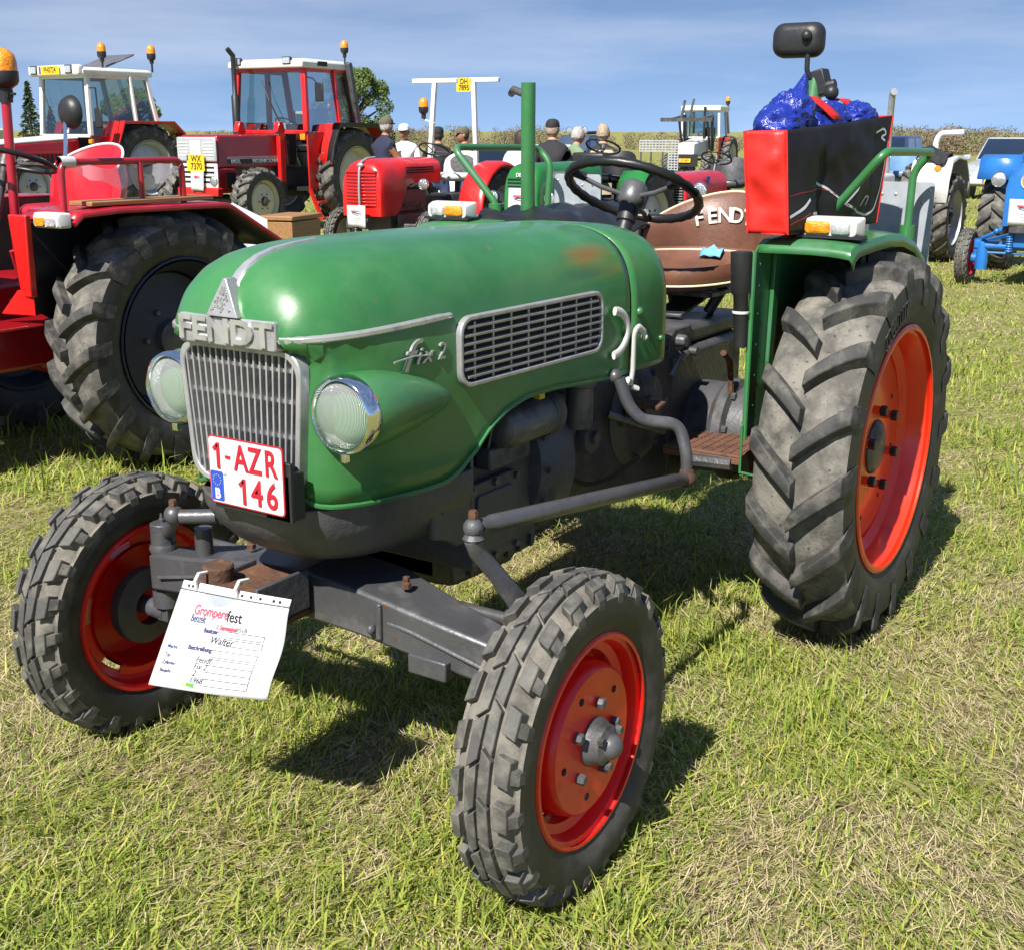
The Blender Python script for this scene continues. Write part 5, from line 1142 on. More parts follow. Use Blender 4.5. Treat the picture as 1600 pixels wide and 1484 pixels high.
# ------------------------------------------------------------------ crimson tractor at the left edge
LT = empty('crimson_tractor', None, (-.10, -3.25, 0)); tag(LT, 'crimson red vintage tractor with amber beacon on a pole, cut off by the left edge', 'tractor')
for sd in (1, -1): std_wheel(LT, (-.08, sd*.60, .59), sd, .60, .30, 'dark_rim', 'ag', dish=.45)
for sd in (1, -1): std_wheel(LT, (1.85, sd*.60, .34), sd, .34, .15, 'crimson', 'rib')
for sd in (1, -1):
    mg = empty('mudguard', LT)
    prof = [(x-.05, z) for x, z in ((.54, .80), (.56, .95), (.545, 1.16), (.50, 1.195), (.30, 1.205), (-.30, 1.200), (-.34, 1.190), (-.66, 1.01), (-.68, .985))]
    mb = MB(); mb.sheet([[(x, sd*y, z-(.010 if y > .7 else 0)) for y in (.40, .50, .60, .70, .745)] for x, z in prof[2:]]); mb.build('top_sheet', 'crimson', mg, solid=.006, smooth=30)
    mb = MB(); mb.sheet([[(x-.004, sd*y, z-.016) for y in (.41, .60, .735)] for x, z in prof[2:]]); mb.build('shade_lining', 'black_plastic', mg, solid=.004, smooth=30)  # black lining that paints the mudguard's underside as dark as its shade
    mb = MB(); mb.tube([(x, sd*.748, z-.012) for x, z in prof[2:]], .013, 8); mb.build('edge_bead', 'crimson', mg)
    mb = MB(); mb.prism([(x, z-.006) for x, z in prof[2:]]+[(-.70, .80), (-.40, .72), (.40, .72), (.53, .80)], 'y', *sorted((sd*.392, sd*.400))); mb.build('side_plate', 'black_plastic', mg, smooth=0)
    mb = MB(); mb.hexa([(.50, sd*.40, .83), (.535, sd*.40, .83), (.535, sd*.47, .83), (.50, sd*.47, .83)], [(.53, sd*.40, 1.18), (.56, sd*.40, 1.18), (.56, sd*.52, 1.18), (.53, sd*.52, 1.18)]); mb.build('front_post', 'ih_red', mg, bevel=.006)
    mb = MB(); mb.hexa([(.50, sd*.40, .75), (.56, sd*.28, .75), (.56, sd*.30, .75), (.52, sd*.47, .75)], [(.50, sd*.40, .84), (.535, sd*.38, .86), (.535, sd*.44, .86), (.52, sd*.47, .84)]); mb.build('post_foot', 'ih_red', mg, bevel=.004)
    fl = empty('flasher', mg, (.535, sd*.66, 1.165))
    mb = MB(); mb.loft([[(d, a, b) for a, b in rrect(w, h, .012, 4)] for w, h, d in ((.17, .062, -.03), (.17, .062, .02), (.155, .05, .03))]); mb.build('flasher_case', 'white_plastic', fl, smooth=40)
    for a0, m_, nm in ((-.035, 'amber', 'amber_lens'), (.035, 'lens_clear', 'clear_lens')):
        mb = MB(); mb.loft([[(d, a, b) for a, b in rrect(w, h, .008, 3, a0*sd, -.006)] for w, h, d in ((.066, .036, .028), (.060, .030, .038))]); mb.build(nm, m_, fl, smooth=40)
    mb = MB(); mb.tube(smoothpath([(.47, sd*.66, 1.20), (.465, sd*.66, 1.395), (-.20, sd*.64, 1.393), (-.20, sd*.64, 1.20)], 6, .05), .015, 12); rl = mb.build('hand_rail', 'crimson', mg, smooth=60)
    mb = MB(); mb.tube([(.05, sd*.655, 1.39), (.05, sd*.655, 1.20)], .013, 10); mb.build('rail_post', 'crimson', rl)
mb = MB(); mb.box(-.33, .36, .55, .70, 1.212, 1.232); mb.build('plank', 'wood', LT, bevel=.004)
# body
mb = MB(); mb.loft([[(x, s1*w, z) for s1, z in ((1, zb), (1, zt), (-1, zt), (-1, zb))] for x, w, zb, zt in ((-.30, .20, .42, .86), (.25, .20, .42, .88), (.30, .17, .46, .86), (1.0, .16, .46, .84), (1.05, .20, .44, .9), (1.95, .20, .46, .9))]); mb.build('transmission', 'dark_red', LT, bevel=.02)
for sd in (1, -1):
    mb = MB(); mb.lathe([(.20, .18), (.20, .26), (.12, .32), (.10, .52)], o=(.02, 0, .59), ax=(Vector((0, 0, 1)), Vector((1, 0, 0)), Vector((0, sd, 0))), n=24); mb.build('axle_housing', 'dark_red', LT)
    mb = MB(); mb.box(.28, .85, *sorted((sd*.18, sd*.46)), .70, .712); mb.build('foot_plate', 'dark_red', LT, bevel=.004)
    mb = MB(); mb.tube([(1.85, 0, .42), (1.85, sd*.52, .36)], .045, 10); mb.build('front_axle', 'dark_red', LT)
mb = MB(); mb.loft([[(x, s1*w, z) for s1, z in ((1, .82), (1.02, 1.0), (.9, zt-.06), (.6, zt), (-.6, zt), (-.9, zt-.06), (-1.02, 1.0), (-1, .82))] for x, w, zt in ((.62, .24, 1.20), (1.2, .26, 1.22), (1.9, .25, 1.2), (2.1, .20, 1.12), (2.15, .15, 1.0))]); mb.build('hood', 'crimson', LT, smooth=40)
mb = MB(); mb.tube([(.34, .22, .95), (.36, .24, 1.10), (.30, .25, 1.17)], .015, 8); mb.tube([(.46, .30, .9), (.5, .32, 1.02)], .012, 8); mb.build('control_lever', 'crimson', LT)
mb = MB()
for a in range(9): mb.lathe([(.001, .012), (.011, .012), (.012, 0)], o=(.28+.075*a, .175, .80+.012*math.sin(a*2)), ax='y', n=6)
mb.build('case_bolt', 'chrome', LT)
st = seat_bucket(LT, (-.12, -.08, 1.13), 'mf_red', 'plate_white', 1.12)
mb = MB(); mb.tube([(.18, -.24, 1.155), (.22, -.05, 1.15), (.18, .18, 1.155)], .05, 10); mb.build('seat_bolster', 'mf_red', st)
helm(LT, (.30, .06, 1.40), (-.30, 0, .95), .215, col=.5)
# pole, beacon, mirror
mb = MB(); mb.tube([(.32, .10, .90), (.305, .10, 1.40), (.295, .10, 1.675)], .021, 12); pole = mb.build('beacon_pole', 'crimson', LT, smooth=40)
mb = MB(); mb.obox((.295, .10, 1.675), (.03, .07, .03)); mb.tube([(.295, .03, 1.68), (.295, .17, 1.675)], .006, 6); mb.build('clamp', 'black_plastic', pole)
beacon(LT, (.295, .10, 1.700), .064, .155)
mir = empty('mirror', LT)
mb = MB(); mb.tube([(.44, .655, 1.395), (.43, .655, 1.44), (.405, .64, 1.575)], .008, 8); mb.lathe([(.022, -.03), (.022, .03)], o=(.44, .655, 1.395), ax='x', n=12); mb.build('mirror_stalk', 'chrome', mir)
mb = MB(); mb.lathe([(.001, .028), (.03, .026), (.055, .014), (.066, -.006), (.068, -.014), (.062, -.018), (.001, -.018)], o=(.395, .655, 1.595), ax='x', n=28); mb.build('mirror_head', 'black_plastic', mir, smooth=60)
mb = MB(); mb.lathe([(.024, -.035), (.026, 0), (.024, .035)], o=(.435, .655, 1.395), ax='x', n=14); mb.build('clamp', 'white_plastic', mir)
# clear plastic film on the rail
mb = MB(); mb.sheet([[(.40-.55*i/10, .665+.03*math.sin(i*.8), 1.372-.085*j/4*(math.sin(pi*i/10)**.6+.05)+.012*math.sin(i*1.7+j)) for i in range(11)] for j in range(5)])
o = mb.build('plastic_film', 'clear_film', None, smooth=60, loc=(-.10, -3.25, 0)); tag(o, 'crumpled clear plastic film hanging from the crimson hand rail', 'film')
# white board and wooden box behind the wheel
mb = MB(); mb.prism([(-.20, -.14), (.17, -.20), (.17, .0), (-.05, .10), (-.20, -.02)], 'x', -.006, .006)
bo = mb.build('white_board', 'plate_white', None, smooth=0); bo.matrix_world = Matrix.Translation((-1.80, -3.78, .995)) @ Matrix.Rotation(.45, 4, 'Z'); tag(bo, 'white angular board leaning behind the mudguard of the crimson tractor', 'board')
mb = MB(); mb.tube([(.02, -.02, -.02), (.02, -.01, .05), (.02, .02, .04), (.02, .03, -.03)], .005, 6); mb.build('board_hook', 'black_plastic', bo)
wb = empty('wooden_box', None, (-2.45, -3.98, .0), (0, 0, .25)); tag(wb, 'brown wooden box standing behind the white board', 'box')
mb = MB(); mb.box(-.2, .2, -.12, .12, .02, .95); mb.build('box_body', 'wood', wb, bevel=.006)
mb = MB(); mb.box(-.21, .21, -.13, .13, .955, .985); mb.build('box_lid', 'wood', wb, bevel=.006)
mb = MB(); mb.box(.203, .207, -.115, .115, .60, .605); mb.build('box_joint', 'black_gap', wb)
# ------------------------------------------------------------------ cab tractors
def rbox(mb, c, s_, r=.03): return mb.obox(c, s_)
def pane(p, pts, m_='glass', name='window', th=.006):
    mb = MB(); mb.add(pts, [list(range(len(pts)))]); return mb.build(name, m_, p, smooth=0)
def bar4(mb, a, b, w, d=None):      # square bar from a to b
    a, b = Vector(a), Vector(b); t = (b-a); L_ = t.length; Rm = frame(t, (0, 1, 0) if abs(t.normalized().z) > .7 else (0, 0, 1)); mb.obox((a+b)/2, (L_, w, d or w), Rm); return mb
def cab(root, x0, x1, w, zf, zr, post, roofm, lower, th=.14, rake=.12, door='ih_red'):
    c = empty('cab', root)
    A = {'fl': ((x1, w, zf), (x1-rake*.5, w-.06, zr)), 'fr': ((x1, -w, zf), (x1-rake*.5, -w+.06, zr)), 'ml': ((x0+.42, w+.02, zf-.2), (x0+.50, w-.05, zr)), 'mr': ((x0+.42, -w-.02, zf-.2), (x0+.50, -w+.05, zr)), 'rl': ((x0-.10, w-.04, zf+.15), (x0+.10, w-.08, zr)), 'rr': ((x0-.10, -w+.04, zf+.15), (x0+.10, -w+.08, zr))}
    for k, (a, b) in A.items():
        mb = MB(); bar4(mb, a, b, .075 if k[0] != 'm' else .055, .09); mb.build('pillar', post, c, bevel=.012)
    for sd in (1, -1):
        mb = MB(); bar4(mb, (x1-rake*.5, sd*(w-.06), zr-.02), (x0+.10, sd*(w-.07), zr-.02), .06); mb.build('roof_rail', post, c, bevel=.01)
    mb = MB(); bar4(mb, (x1-rake*.5, -w+.06, zr-.02), (x1-rake*.5, w-.06, zr-.02), .06); bar4(mb, (x1, -w, zf), (x1, w, zf), .06); mb.build('front_rail', post, c, bevel=.01)
    rf = MB(); z1 = zr+th
    rgs = []
    for z, k in ((zr, 0), (zr+.02, .02), (z1-.04, .02), (z1, -.06)):
        rgs.append([(x1+.06+k, -w-.02-k*.5, z), (x1+.06+k, w+.02+k*.5, z), (x0-.02-k, w-.04+k*.5, z), (x0-.02-k, -w+.04-k*.5, z)])
    rf.loft(rgs); rf.build('roof', roofm, c, bevel=.02)
    f = A
    pane(c, [f['fl'][0], f['fr'][0], f['fr'][1], f['fl'][1]], 'glass', 'windscreen')
    for s_ in ('l', 'r'):
        sg = 1 if s_ == 'l' else -1
        a, b, d = f['f'+s_], f['m'+s_], f['r'+s_]
        pane(c, [(a[0][0]-.02, a[0][1], a[0][2]), (b[0][0], b[0][1], zf), b[1], a[1]], 'glass', 'side_window')
        pane(c, [(b[0][0], b[0][1]-.01*sg, zf+.05), (d[0][0], d[0][1], zf+.15), d[1], b[1]], 'glass', 'side_window')
        mb = MB(); mb.hexa([(x1-.02, sg*(w-.02), lower), (x1-.02, sg*(w+.01), lower), (x0+.62, sg*(w+.01), lower), (x0+.62, sg*(w-.02), lower)], [(x1, sg*(w-.02), zf), (x1, sg*(w+.01), zf), (x0+.40, sg*(w+.01), zf), (x0+.40, sg*(w-.02), zf)]); dr = mb.build('door', door, c, bevel=.01)
        mb = MB(); mb.obox((x0+.72, sg*(w+.03), zf-.06), (.10, .03, .03)); mb.build('door_handle', 'black_plastic', dr, bevel=.005)
    pane(c, [f['rl'][0], f['rr'][0], f['rr'][1], f['rl'][1]], 'glass', 'rear_window')
    mb = MB(); mb.box(x0, x1-.05, -w+.03, w-.03, lower-.02, lower+.04); mb.build('cab_floor', 'black_plastic', c)
    mb = MB(); mb.box(x1-.30, x1-.08, -.28, .28, zf-.5, zf+.05); mb.build('dashboard', 'black_plastic', c, bevel=.03)
    mb = MB(); mb.box(x0+.20, x0+.66, -.25, .25, zf-.32, zf-.18); mb.hexa([(x0+.14, -.24, zf-.2), (x0+.26, -.24, zf-.2), (x0+.26, .24, zf-.2), (x0+.14, .24, zf-.2)], [(x0+.02, -.22, zf+.38), (x0+.12, -.22, zf+.38), (x0+.12, .22, zf+.38), (x0+.02, .22, zf+.38)]); mb.build('driver_seat', 'black_plastic', c, bevel=.04)
    helm(c, (x1-.42, 0, zf+.12), (-.5, 0, .86), .20, col=.3)
    return c
def work_lamp(p, c, w=.14, h=.10):
    l = empty('work_lamp', p, c)
    mb = MB(); mb.loft([[(d, a, b) for a, b in rrect(w*k, h*k, .012, 3)] for k, d in ((.7, -.08), (1, -.03), (1, 0))]); mb.build('lamp_case', 'black_plastic', l, smooth=40)
    mb = MB(); mb.loft([[(d, a, b) for a, b in rrect(w*.84*k, h*.8*k, .008, 3)] for k, d in ((1, 0), (.95, .012))]); mb.build('lamp_lens', 'lens_clear', l, smooth=40)
def flat_fender(root, x0, x1, y0, y1, z0, z1, m_, sd, rim=None):
    mg = empty('mudguard', root)
    prof = [(x1+.06, z0), (x1, z0+.25), (x1-.18, z1), (x0+.25, z1), (x0, z1-.22), (x0-.06, z1-.45)]
    mb = MB(); mb.sheet([[(x, sd*y0, z), (x, sd*(y0+y1)/2, z), (x, sd*y1, z), (x, sd*(y1+.004), z-.05)] for x, z in prof]); mb.build('mudguard_sheet', m_, mg, solid=.012, smooth=20)
    if rim:
        mb = MB(); mb.sheet([[(x, sd*(y1-.10), z+.012), (x, sd*(y1+.012), z+.012), (x, sd*(y1+.014), z-.055)] for x, z in prof]); mb.build('mudguard_lip', rim, mg, solid=.012, smooth=20)
    return mg
# --- red International with cab
IH = empty('red_cab_tractor', None, (-12.0, -12.48, 0), (0, 0, R(4))); tag(IH, 'red tractor with white cab roof and long black exhaust, yellow plate WX 7370', 'tractor')
for sd in (1, -1): std_wheel(IH, (0, sd*.78, .78), sd, .80, .42, 'cream_rim', 'ag'); std_wheel(IH, (2.22, sd*.74, .50), sd, .50, .30, 'cream_rim', 'ag', name='front_wheel', dish=.15)
cb = cab(IH, -.30, .98, .72, 1.50, 2.46, 'ih_red', 'white_paint', .62)
for y in (-.55, .45): work_lamp(cb, (1.07, y, 2.57), .16, .11)
mb = MB(); mb.box(.42, .66, .738, .745, 2.50, 2.57)
for k in range(5): mb.box(.43, .65, .745, .750, 2.507+.013*k, 2.513+.013*k)
mb.build('roof_vent', 'black_plastic', cb)
mb = MB(); bar4(mb, (-.36, .70, 1.62), (-.14, .70, 2.58), .10, .16); mb.build('rear_post', 'gear_grey', cb, bevel=.01)
beacon(IH, (-.10, .70, 2.72), .065, .19)
mb = MB(); mb.tube([(-.10, .70, 2.56), (-.10, .70, 2.70)], .014, 8); mb.build('beacon_stalk', 'black_plastic', IH)
mb = MB(); mb.tube([(1.02, -.10, 2.28), (1.03, .05, 1.95), (1.03, .26, 1.62)], .010, 6); mb.tube([(1.03, .04, 1.98), (1.035, .27, 1.60)], .014, 6); mb.build('wiper', 'black_plastic', cb)
mb = MB(); mb.tube([(.93, .66, 2.34), (.95, .86, 2.30), (.93, .93, 2.22)], .010, 6); mb.build('mirror_arm', 'black_plastic', cb)
mb = MB(); mb.obox((.92, .95, 2.10), (.03, .16, .28)); mb.build('mirror_head', 'black_plastic', cb, bevel=.02)
mb = MB(); mb.box(.90, .92, .02, .26, 1.54, 1.64); mb.build('dash_card', 'paper', cb)
for y in (-.12, .30): mb = MB(); bar4(mb, (.10, y*0-.0, 1.6), (.05, 0, 2.3), .01); 
hd = empty('engine_hood', IH)
mb = MB(); mb.hexa([(1.0, -.36, .98), (2.66, -.38, .98), (2.66, .38, .98), (1.0, .36, .98)], [(1.0, -.34, 1.47), (2.62, -.36, 1.46), (2.62, .36, 1.46), (1.0, .34, 1.47)]); mb.build('hood_shell', 'dark_red', hd, bevel=.03)
mb = MB(); mb.box(1.02, 2.60, -.30, .30, .62, .98); mb.box(1.05, 2.4, .365, .372, 1.05, 1.10); mb.build('engine', 'engine_dark', hd)
mb = MB(); mb.hexa([(2.05, -.385, .62), (2.68, -.385, .62), (2.68, .385, .62), (2.05, .385, .62)], [(2.30, -.385, .98), (2.67, -.385, .98), (2.67, .385, .98), (2.30, .385, .98)]); mb.build('side_shield', 'dark_red', hd, bevel=.015)
mb = MB(); mb.box(2.30, 2.50, .386, .388, .70, .92); mb.build('shield_opening', 'black_gap', hd)
for z in (1.115, 1.135): mb = MB(); mb.box(1.10, 2.45, .372, .376, z, z+.008); mb.build('stripe', 'plate_white', hd)
mb = MB(); mb.box(1.10, 2.45, .372, .375, 1.04, 1.105); bs_ = mb.build('name_band', 'black_plastic', hd)
text('hood_lettering', 'INTERNATIONAL', 'plate_white', hd, (1.58, .379, 1.072), (-1, 0, 0), (0, 0, 1), .078, .001, off=.002, sx=1.0)
text('hood_lettering', '845XL', 'plate_white', hd, (2.26, .379, 1.072), (-1, 0, 0), (0, 0, 1), .078, .001, off=.002)
fr = empty('front_grille', IH)
mb = MB(); mb.box(2.66, 2.70, -.38, .38, 1.08, 1.43); mb.build('lamp_panel', 'silver_rim', fr, bevel=.02)
for y in (-.25, .25):
    for k in range(5): mb = MB(); mb.box(2.70, 2.708, y-.10, y+.10, 1.16+.045*k, 1.175+.045*k); mb.build('louvre', 'plate_white', fr)
mb = MB(); mb.box(2.70, 2.71, -.10, .10, 1.15, 1.38); mb.build('emblem_panel', 'plate_white', fr, bevel=.005)
mb = MB(); mb.box(2.665, 2.69, -.385, .385, .70, 1.05); mb.build('grille_panel', 'white_paint', fr, bevel=.01)
for k in range(4): mb = MB(); mb.box(2.69, 2.695, -.33, .33, .77+.07*k, .80+.07*k); mb.build('grille_slot', 'black_gap', fr)
round_lamp(fr, (2.69, .31, .80), .07, 'black_plastic')
mb = MB(); mb.box(2.60, 2.72, -.40, .40, .58, .70); mb.build('bumper', 'ih_red', fr, bevel=.015)
yellow_plate(IH, (2.74, .02, 1.06), .34, .24, ['WX', '7370'], lines=2)
notice(IH, (2.75, .04, .80), .24, .28, lab='white event sheet taped to the grille of the red cab tractor', solo=False)
mb = MB(); mb.tube([(1.14, -.56, 1.47), (1.14, -.56, 2.05), (1.14, -.56, 2.08), (1.14, -.56, 2.66), (1.24, -.58, 2.76)], [.062, .062, .038, .038, .038], 14); mb.tube([(1.14, -.28, 1.30), (1.14, -.56, 1.40), (1.14, -.56, 1.50)], .05, 12); mb.build('exhaust', 'black_plastic', IH, smooth=40)
for sd in (1, -1):
    flat_fender(IH, -.78, .66, .55, .99, 1.02, 1.63, 'ih_red', sd, 'black_plastic')
    mb = MB(); mb.box(1.18, 1.30, *sorted((sd*.36, sd*.44)), .75, 1.62); mb.hexa([(1.16, sd*.35, 1.5), (1.36, sd*.35, 1.5), (1.36, sd*.45, 1.5), (1.16, sd*.45, 1.5)], [(1.22, sd*.35, 1.66), (1.30, sd*.35, 1.66), (1.30, sd*.45, 1.66), (1.22, sd*.45, 1.66)]); mb.build('loader_bracket', 'ih_red', IH, bevel=.01)
    mb = MB(); mb.box(.98, 1.01, *sorted((sd*.60, sd*.70)), 1.38, 1.48); mb.build('flasher', 'amber', IH, bevel=.01)
st_ = empty('step', IH)
for x in (.50, .95): mb = MB(); bar4(mb, (x, .72, .62), (x-.1, .86, .15), .05); mb.build('step_rail', 'ih_red', st_)
for z, y in ((.42, .78), (.17, .85)): mb = MB(); mb.box(.42, .90, y-.06, y+.06, z-.02, z+.02); mb.build('tread', 'ih_red', st_, bevel=.005)
mb = MB(); mb.box(-.2, 1.1, -.25, .25, .50, .95); mb.tube([(2.22, -.6, .5), (2.22, .6, .5)], .09, 10); mb.build('chassis', 'engine_dark', IH, bevel=.02)
mb = MB(); mb.box(.75, .92, .702, .708, .92, 1.01); mb.build('door_band', 'black_plastic', IH)
# --- white and red cab tractor behind it
SK = empty('white_cab_tractor', None, (-12.75, -18.25, .0), (0, 0, R(-2))); tag(SK, 'red tractor with white cab, two beacons and yellow roof plate at the far left', 'tractor')
for sd in (1, -1): std_wheel(SK, (0, sd*.80, .82), sd, .84, .45, 'silver_rim', 'ag'); std_wheel(SK, (2.5, sd*.78, .55), sd, .55, .34, 'silver_rim', 'ag', name='front_wheel')
cb = cab(SK, -.38, 1.12, .74, 1.42, 2.50, 'white_paint', 'white_paint', .75, door='dark_red')
mb = MB(); mb.box(1.16, 1.30, -.76, .76, 2.49, 2.68); mb.build('roof_front', 'white_paint', cb, bevel=.04)
for y in (-.56, .50): work_lamp(cb, (1.32, y, 2.60), .20, .15)
yellow_plate(SK, (1.33, -.05, 2.59), .62, .15, 'PH0724')
for xx, yy in ((.55, .50), (-.42, .72)):
    beacon(SK, (xx, yy, 2.82), .085, .26); mb = MB(); mb.tube([(xx, yy, 2.60), (xx, yy, 2.80)], .02, 8); mb.build('beacon_stalk', 'black_plastic', SK)
mb = MB(); mb.hexa([(.40, -.40, 2.70), (.44, -.40, 2.66), (.44, .46, 2.66), (.40, .46, 2.70)], [(-.24, -.40, 2.94), (-.22, -.40, 2.90), (-.22, .46, 2.90), (-.24, .46, 2.94)]); mb.build('roof_hatch', 'solar', SK, bevel=.01)
mb = MB(); mb.hexa([(1.12, -.40, .85), (3.2, -.36, .85), (3.2, .36, .85), (1.12, .40, .85)], [(1.12, -.38, 1.36), (3.15, -.32, 1.24), (3.15, .32, 1.24), (1.12, .38, 1.36)]); mb.build('hood', 'dark_red', SK, bevel=.03)
mb = MB(); mb.hexa([(1.12, -.385, 1.36), (3.16, -.33, 1.235), (3.16, .33, 1.235), (1.12, .385, 1.36)], [(1.12, -.35, 1.44), (3.10, -.29, 1.31), (3.10, .29, 1.31), (1.12, .35, 1.44)]); mb.build('hood_top', 'white_paint', SK, bevel=.03)
for k in range(12): mb = MB(); mb.box(1.55+.09*k, 1.60+.09*k, .395, .405, .90, 1.10); mb.build('vent_slot', 'black_gap', SK)
mb = MB(); mb.box(1.40, 2.75, .398, .402, 1.12, 1.15); mb.build('trim_line', 'ih_red', SK)
for sd in (1, -1): flat_fender(SK, -.86, .74, .55, 1.04, 1.02, 1.69, 'ih_red', sd)
mb = MB(); mb.tube([(1.06, .72, 2.28), (1.10, .96, 2.27), (1.10, .98, 1.72)], .012, 6); mb.build('mirror_arm', 'black_plastic', cb)
mb = MB(); mb.obox((1.09, .97, 1.74), (.05, .20, .36)); mb.build('mirror_head', 'black_plastic', cb, bevel=.03)
mb = MB(); mb.box(1.10, 1.16, .70, .80, 1.28, 1.36); mb.build('flasher', 'amber', SK, bevel=.01)
mb = MB(); mb.tube([(1.13, -.60, 2.28), (1.14, -.40, 1.85)], .012, 6); mb.build('wiper', 'black_plastic', cb)
mb = MB(); mb.box(-.2, 2.6, -.26, .26, .55, .86); mb.tube([(2.5, -.6, .55), (2.5, .6, .55)], .1, 10); mb.build('chassis', 'engine_dark', SK, bevel=.02)
# machine with a cream tank seen past its hood
FT = empty('cream_machine', None, (-14.2, -24.6, 0)); tag(FT, 'cream coloured machine with small amber beacon behind the white cab tractor hood', 'tractor')
mb = MB(); mb.lathe([(.001, 1.30), (.42, 1.30), (.44, 1.36), (.44, 1.52), (.38, 1.56), (.001, 1.56)], ax='z', n=28); mb.build('tank', 'cream_rim', FT, smooth=40)
mb = MB(); mb.box(-.9, .9, -.4, .4, .5, 1.30); mb.build('body', 'engine_dark', FT, bevel=.05)
beacon(FT, (.1, .1, 1.62), .085, .22)
for sd in (1, -1): std_wheel(FT, (-.6, sd*.6, .5), sd, .5, .28, 'cream_rim'); std_wheel(FT, (.8, sd*.6, .4), sd, .4, .2, 'cream_rim', 'rib')

# ------------------------------------------------------------------ small old tractors
def old_body(root, L0, L1, w, zt, zb0, m_, cut=0, rnd=3.0):
    mb = MB(); rg = []
    xs = [L1, L1-.01, L1-.03, L1-.07, L1-.13]+list(np.linspace(L1-.2, L0, 14)); fr_ = [.72, .82, .90, .96, .99]+[1]*14
    for x, k in zip(xs, fr_):
        zb = zb0+cut*float(sstep(.30, .58, L1-x))
        t = zb+(zt-zb)*(k if k < 1 else 1); half = [(w*(.8+.2*k) if k < 1 else w, zb), (w*(.8+.2*k) if k < 1 else w, zb+(t-zb)*.4)]
        zc_ = zb+(t-zb)*.5
        for i in range(9):
            a = pi/2*i/8; half.append((w*(.8+.2*k if k < 1 else 1)*math.cos(a)**(2/rnd), zc_+(t-zc_)*math.sin(a)**(2/rnd)))
        rg.append([(x, y, z) for y, z in half+[(-y, z) for y, z in half[-2::-1]]])
    mb.loft(rg); return mb.build('hood', m_, root, smooth=45)
def old_tractor(name, loc, rot, label, m_, rimR, rimF, rr_=.52, fr_=.27, wb_=1.65, tr=.60, hood=(.75, 1.98, .25, 1.20, .62), chassis='engine_dark', fend=None, lamps=None, helmc=(.45, 0, 1.28), rnd=3.0, W=.26, ftr=.52, cut=0):
    t = empty(name, None, loc, (0, 0, rot)); tag(t, label, 'tractor')
    for sd in (1, -1): std_wheel(t, (0, sd*tr, rr_-.01), sd, rr_, W, rimR, 'ag'); std_wheel(t, (wb_, sd*ftr, fr_-.01), sd, fr_, .13, rimF, 'rib')
    old_body(t, *hood, m_, cut, rnd=rnd)
    mb = MB(); mb.loft([[(x, s1*w, z) for s1, z in ((1, zb), (1, zt), (-1, zt), (-1, zb))] for x, w, zb, zt in ((-.28, .15, .38, .78), (.3, .15, .38, .78), (.35, .11, .42, .76), (.85, .12, .40, .80), (.9, .17, .36, .86), (wb_+.15, .16, .40, .86))]); mb.build('chassis', chassis, t, bevel=.015)
    mb = MB(); mb.tube([(0, -tr, rr_), (0, tr, rr_)], .07, 10); mb.build('rear_axle', chassis, t)
    mb = MB(); bar4(mb, (wb_, -ftr+.07, fr_+.12), (wb_, ftr-.07, fr_+.12), .08); mb.build('front_axle', chassis, t, bevel=.01)
    for sd in (1, -1):
        mb = MB(); mb.tube([(wb_, sd*(ftr-.09), fr_+.18), (wb_, sd*(ftr-.09), fr_-.02)], .03, 8); mb.build('king_pin', chassis, t)
        mb = MB(); bar4(mb, (.95, sd*.17, .52), (wb_, sd*(ftr-.12), fr_+.14), .03); mb.build('radius_rod', chassis, t)
    helm(t, helmc, (-.42, 0, .9), .19, col=.5)
    if fend:
        for sd in (1, -1):
            mb = MB(); g = []
            for a in np.linspace(-.15, 2.5, 15):
                rr2 = rr_+.07; g.append([(rr2*math.cos(a), sd*y, rr_+rr2*math.sin(a)-dz) for y, dz in ((tr-.20, .02), (tr-.14, 0), (tr+.06, 0), (tr+.12, .02), (tr+.14, .06))])
            mb.sheet(g); mb.build('mudguard', fend, t, solid=.008, smooth=50)
    if lamps:
        for sd in (1, -1): round_lamp(t, (lamps[0], sd*lamps[1], lamps[2]), lamps[3], lamps[4]); mb = MB(); mb.tube([(lamps[0]-.05, sd*lamps[1], lamps[2]-.04), (lamps[0]-.10, sd*(lamps[1]-.14), lamps[2]-.10)], .012, 6); mb.build('lamp_bracket', chassis, t)
    return t
def hslats(root, x, w, z0, z1, n_, m_, bgm='black_gap', bow=.0, name='grille', hh=.5):
    g = empty(name, root); mb = MB(); mb.loft([[(x+d, a, b) for a, b in rrect(2*w, z1-z0, .03, 3, 0, (z0+z1)/2)] for d in (-.02, .003)]); mb.build('grille_opening', bgm, g, smooth=30)
    st = (z1-z0)/n_
    for k in range(n_):
        z = z0+st*(k+.5); mb = MB(); mb.loft([[(x+.004+bow*(1-(y/w)**2)+d, y, z+b) for d, b in ((-.01, -st*hh/2), (.014, -st*hh/2), (.020, 0), (.014, st*hh/2), (-.01, st*hh/2))] for y in np.linspace(-w*.96, w*.96, 7)]); mb.build('slat', m_, g, smooth=40)
    return g
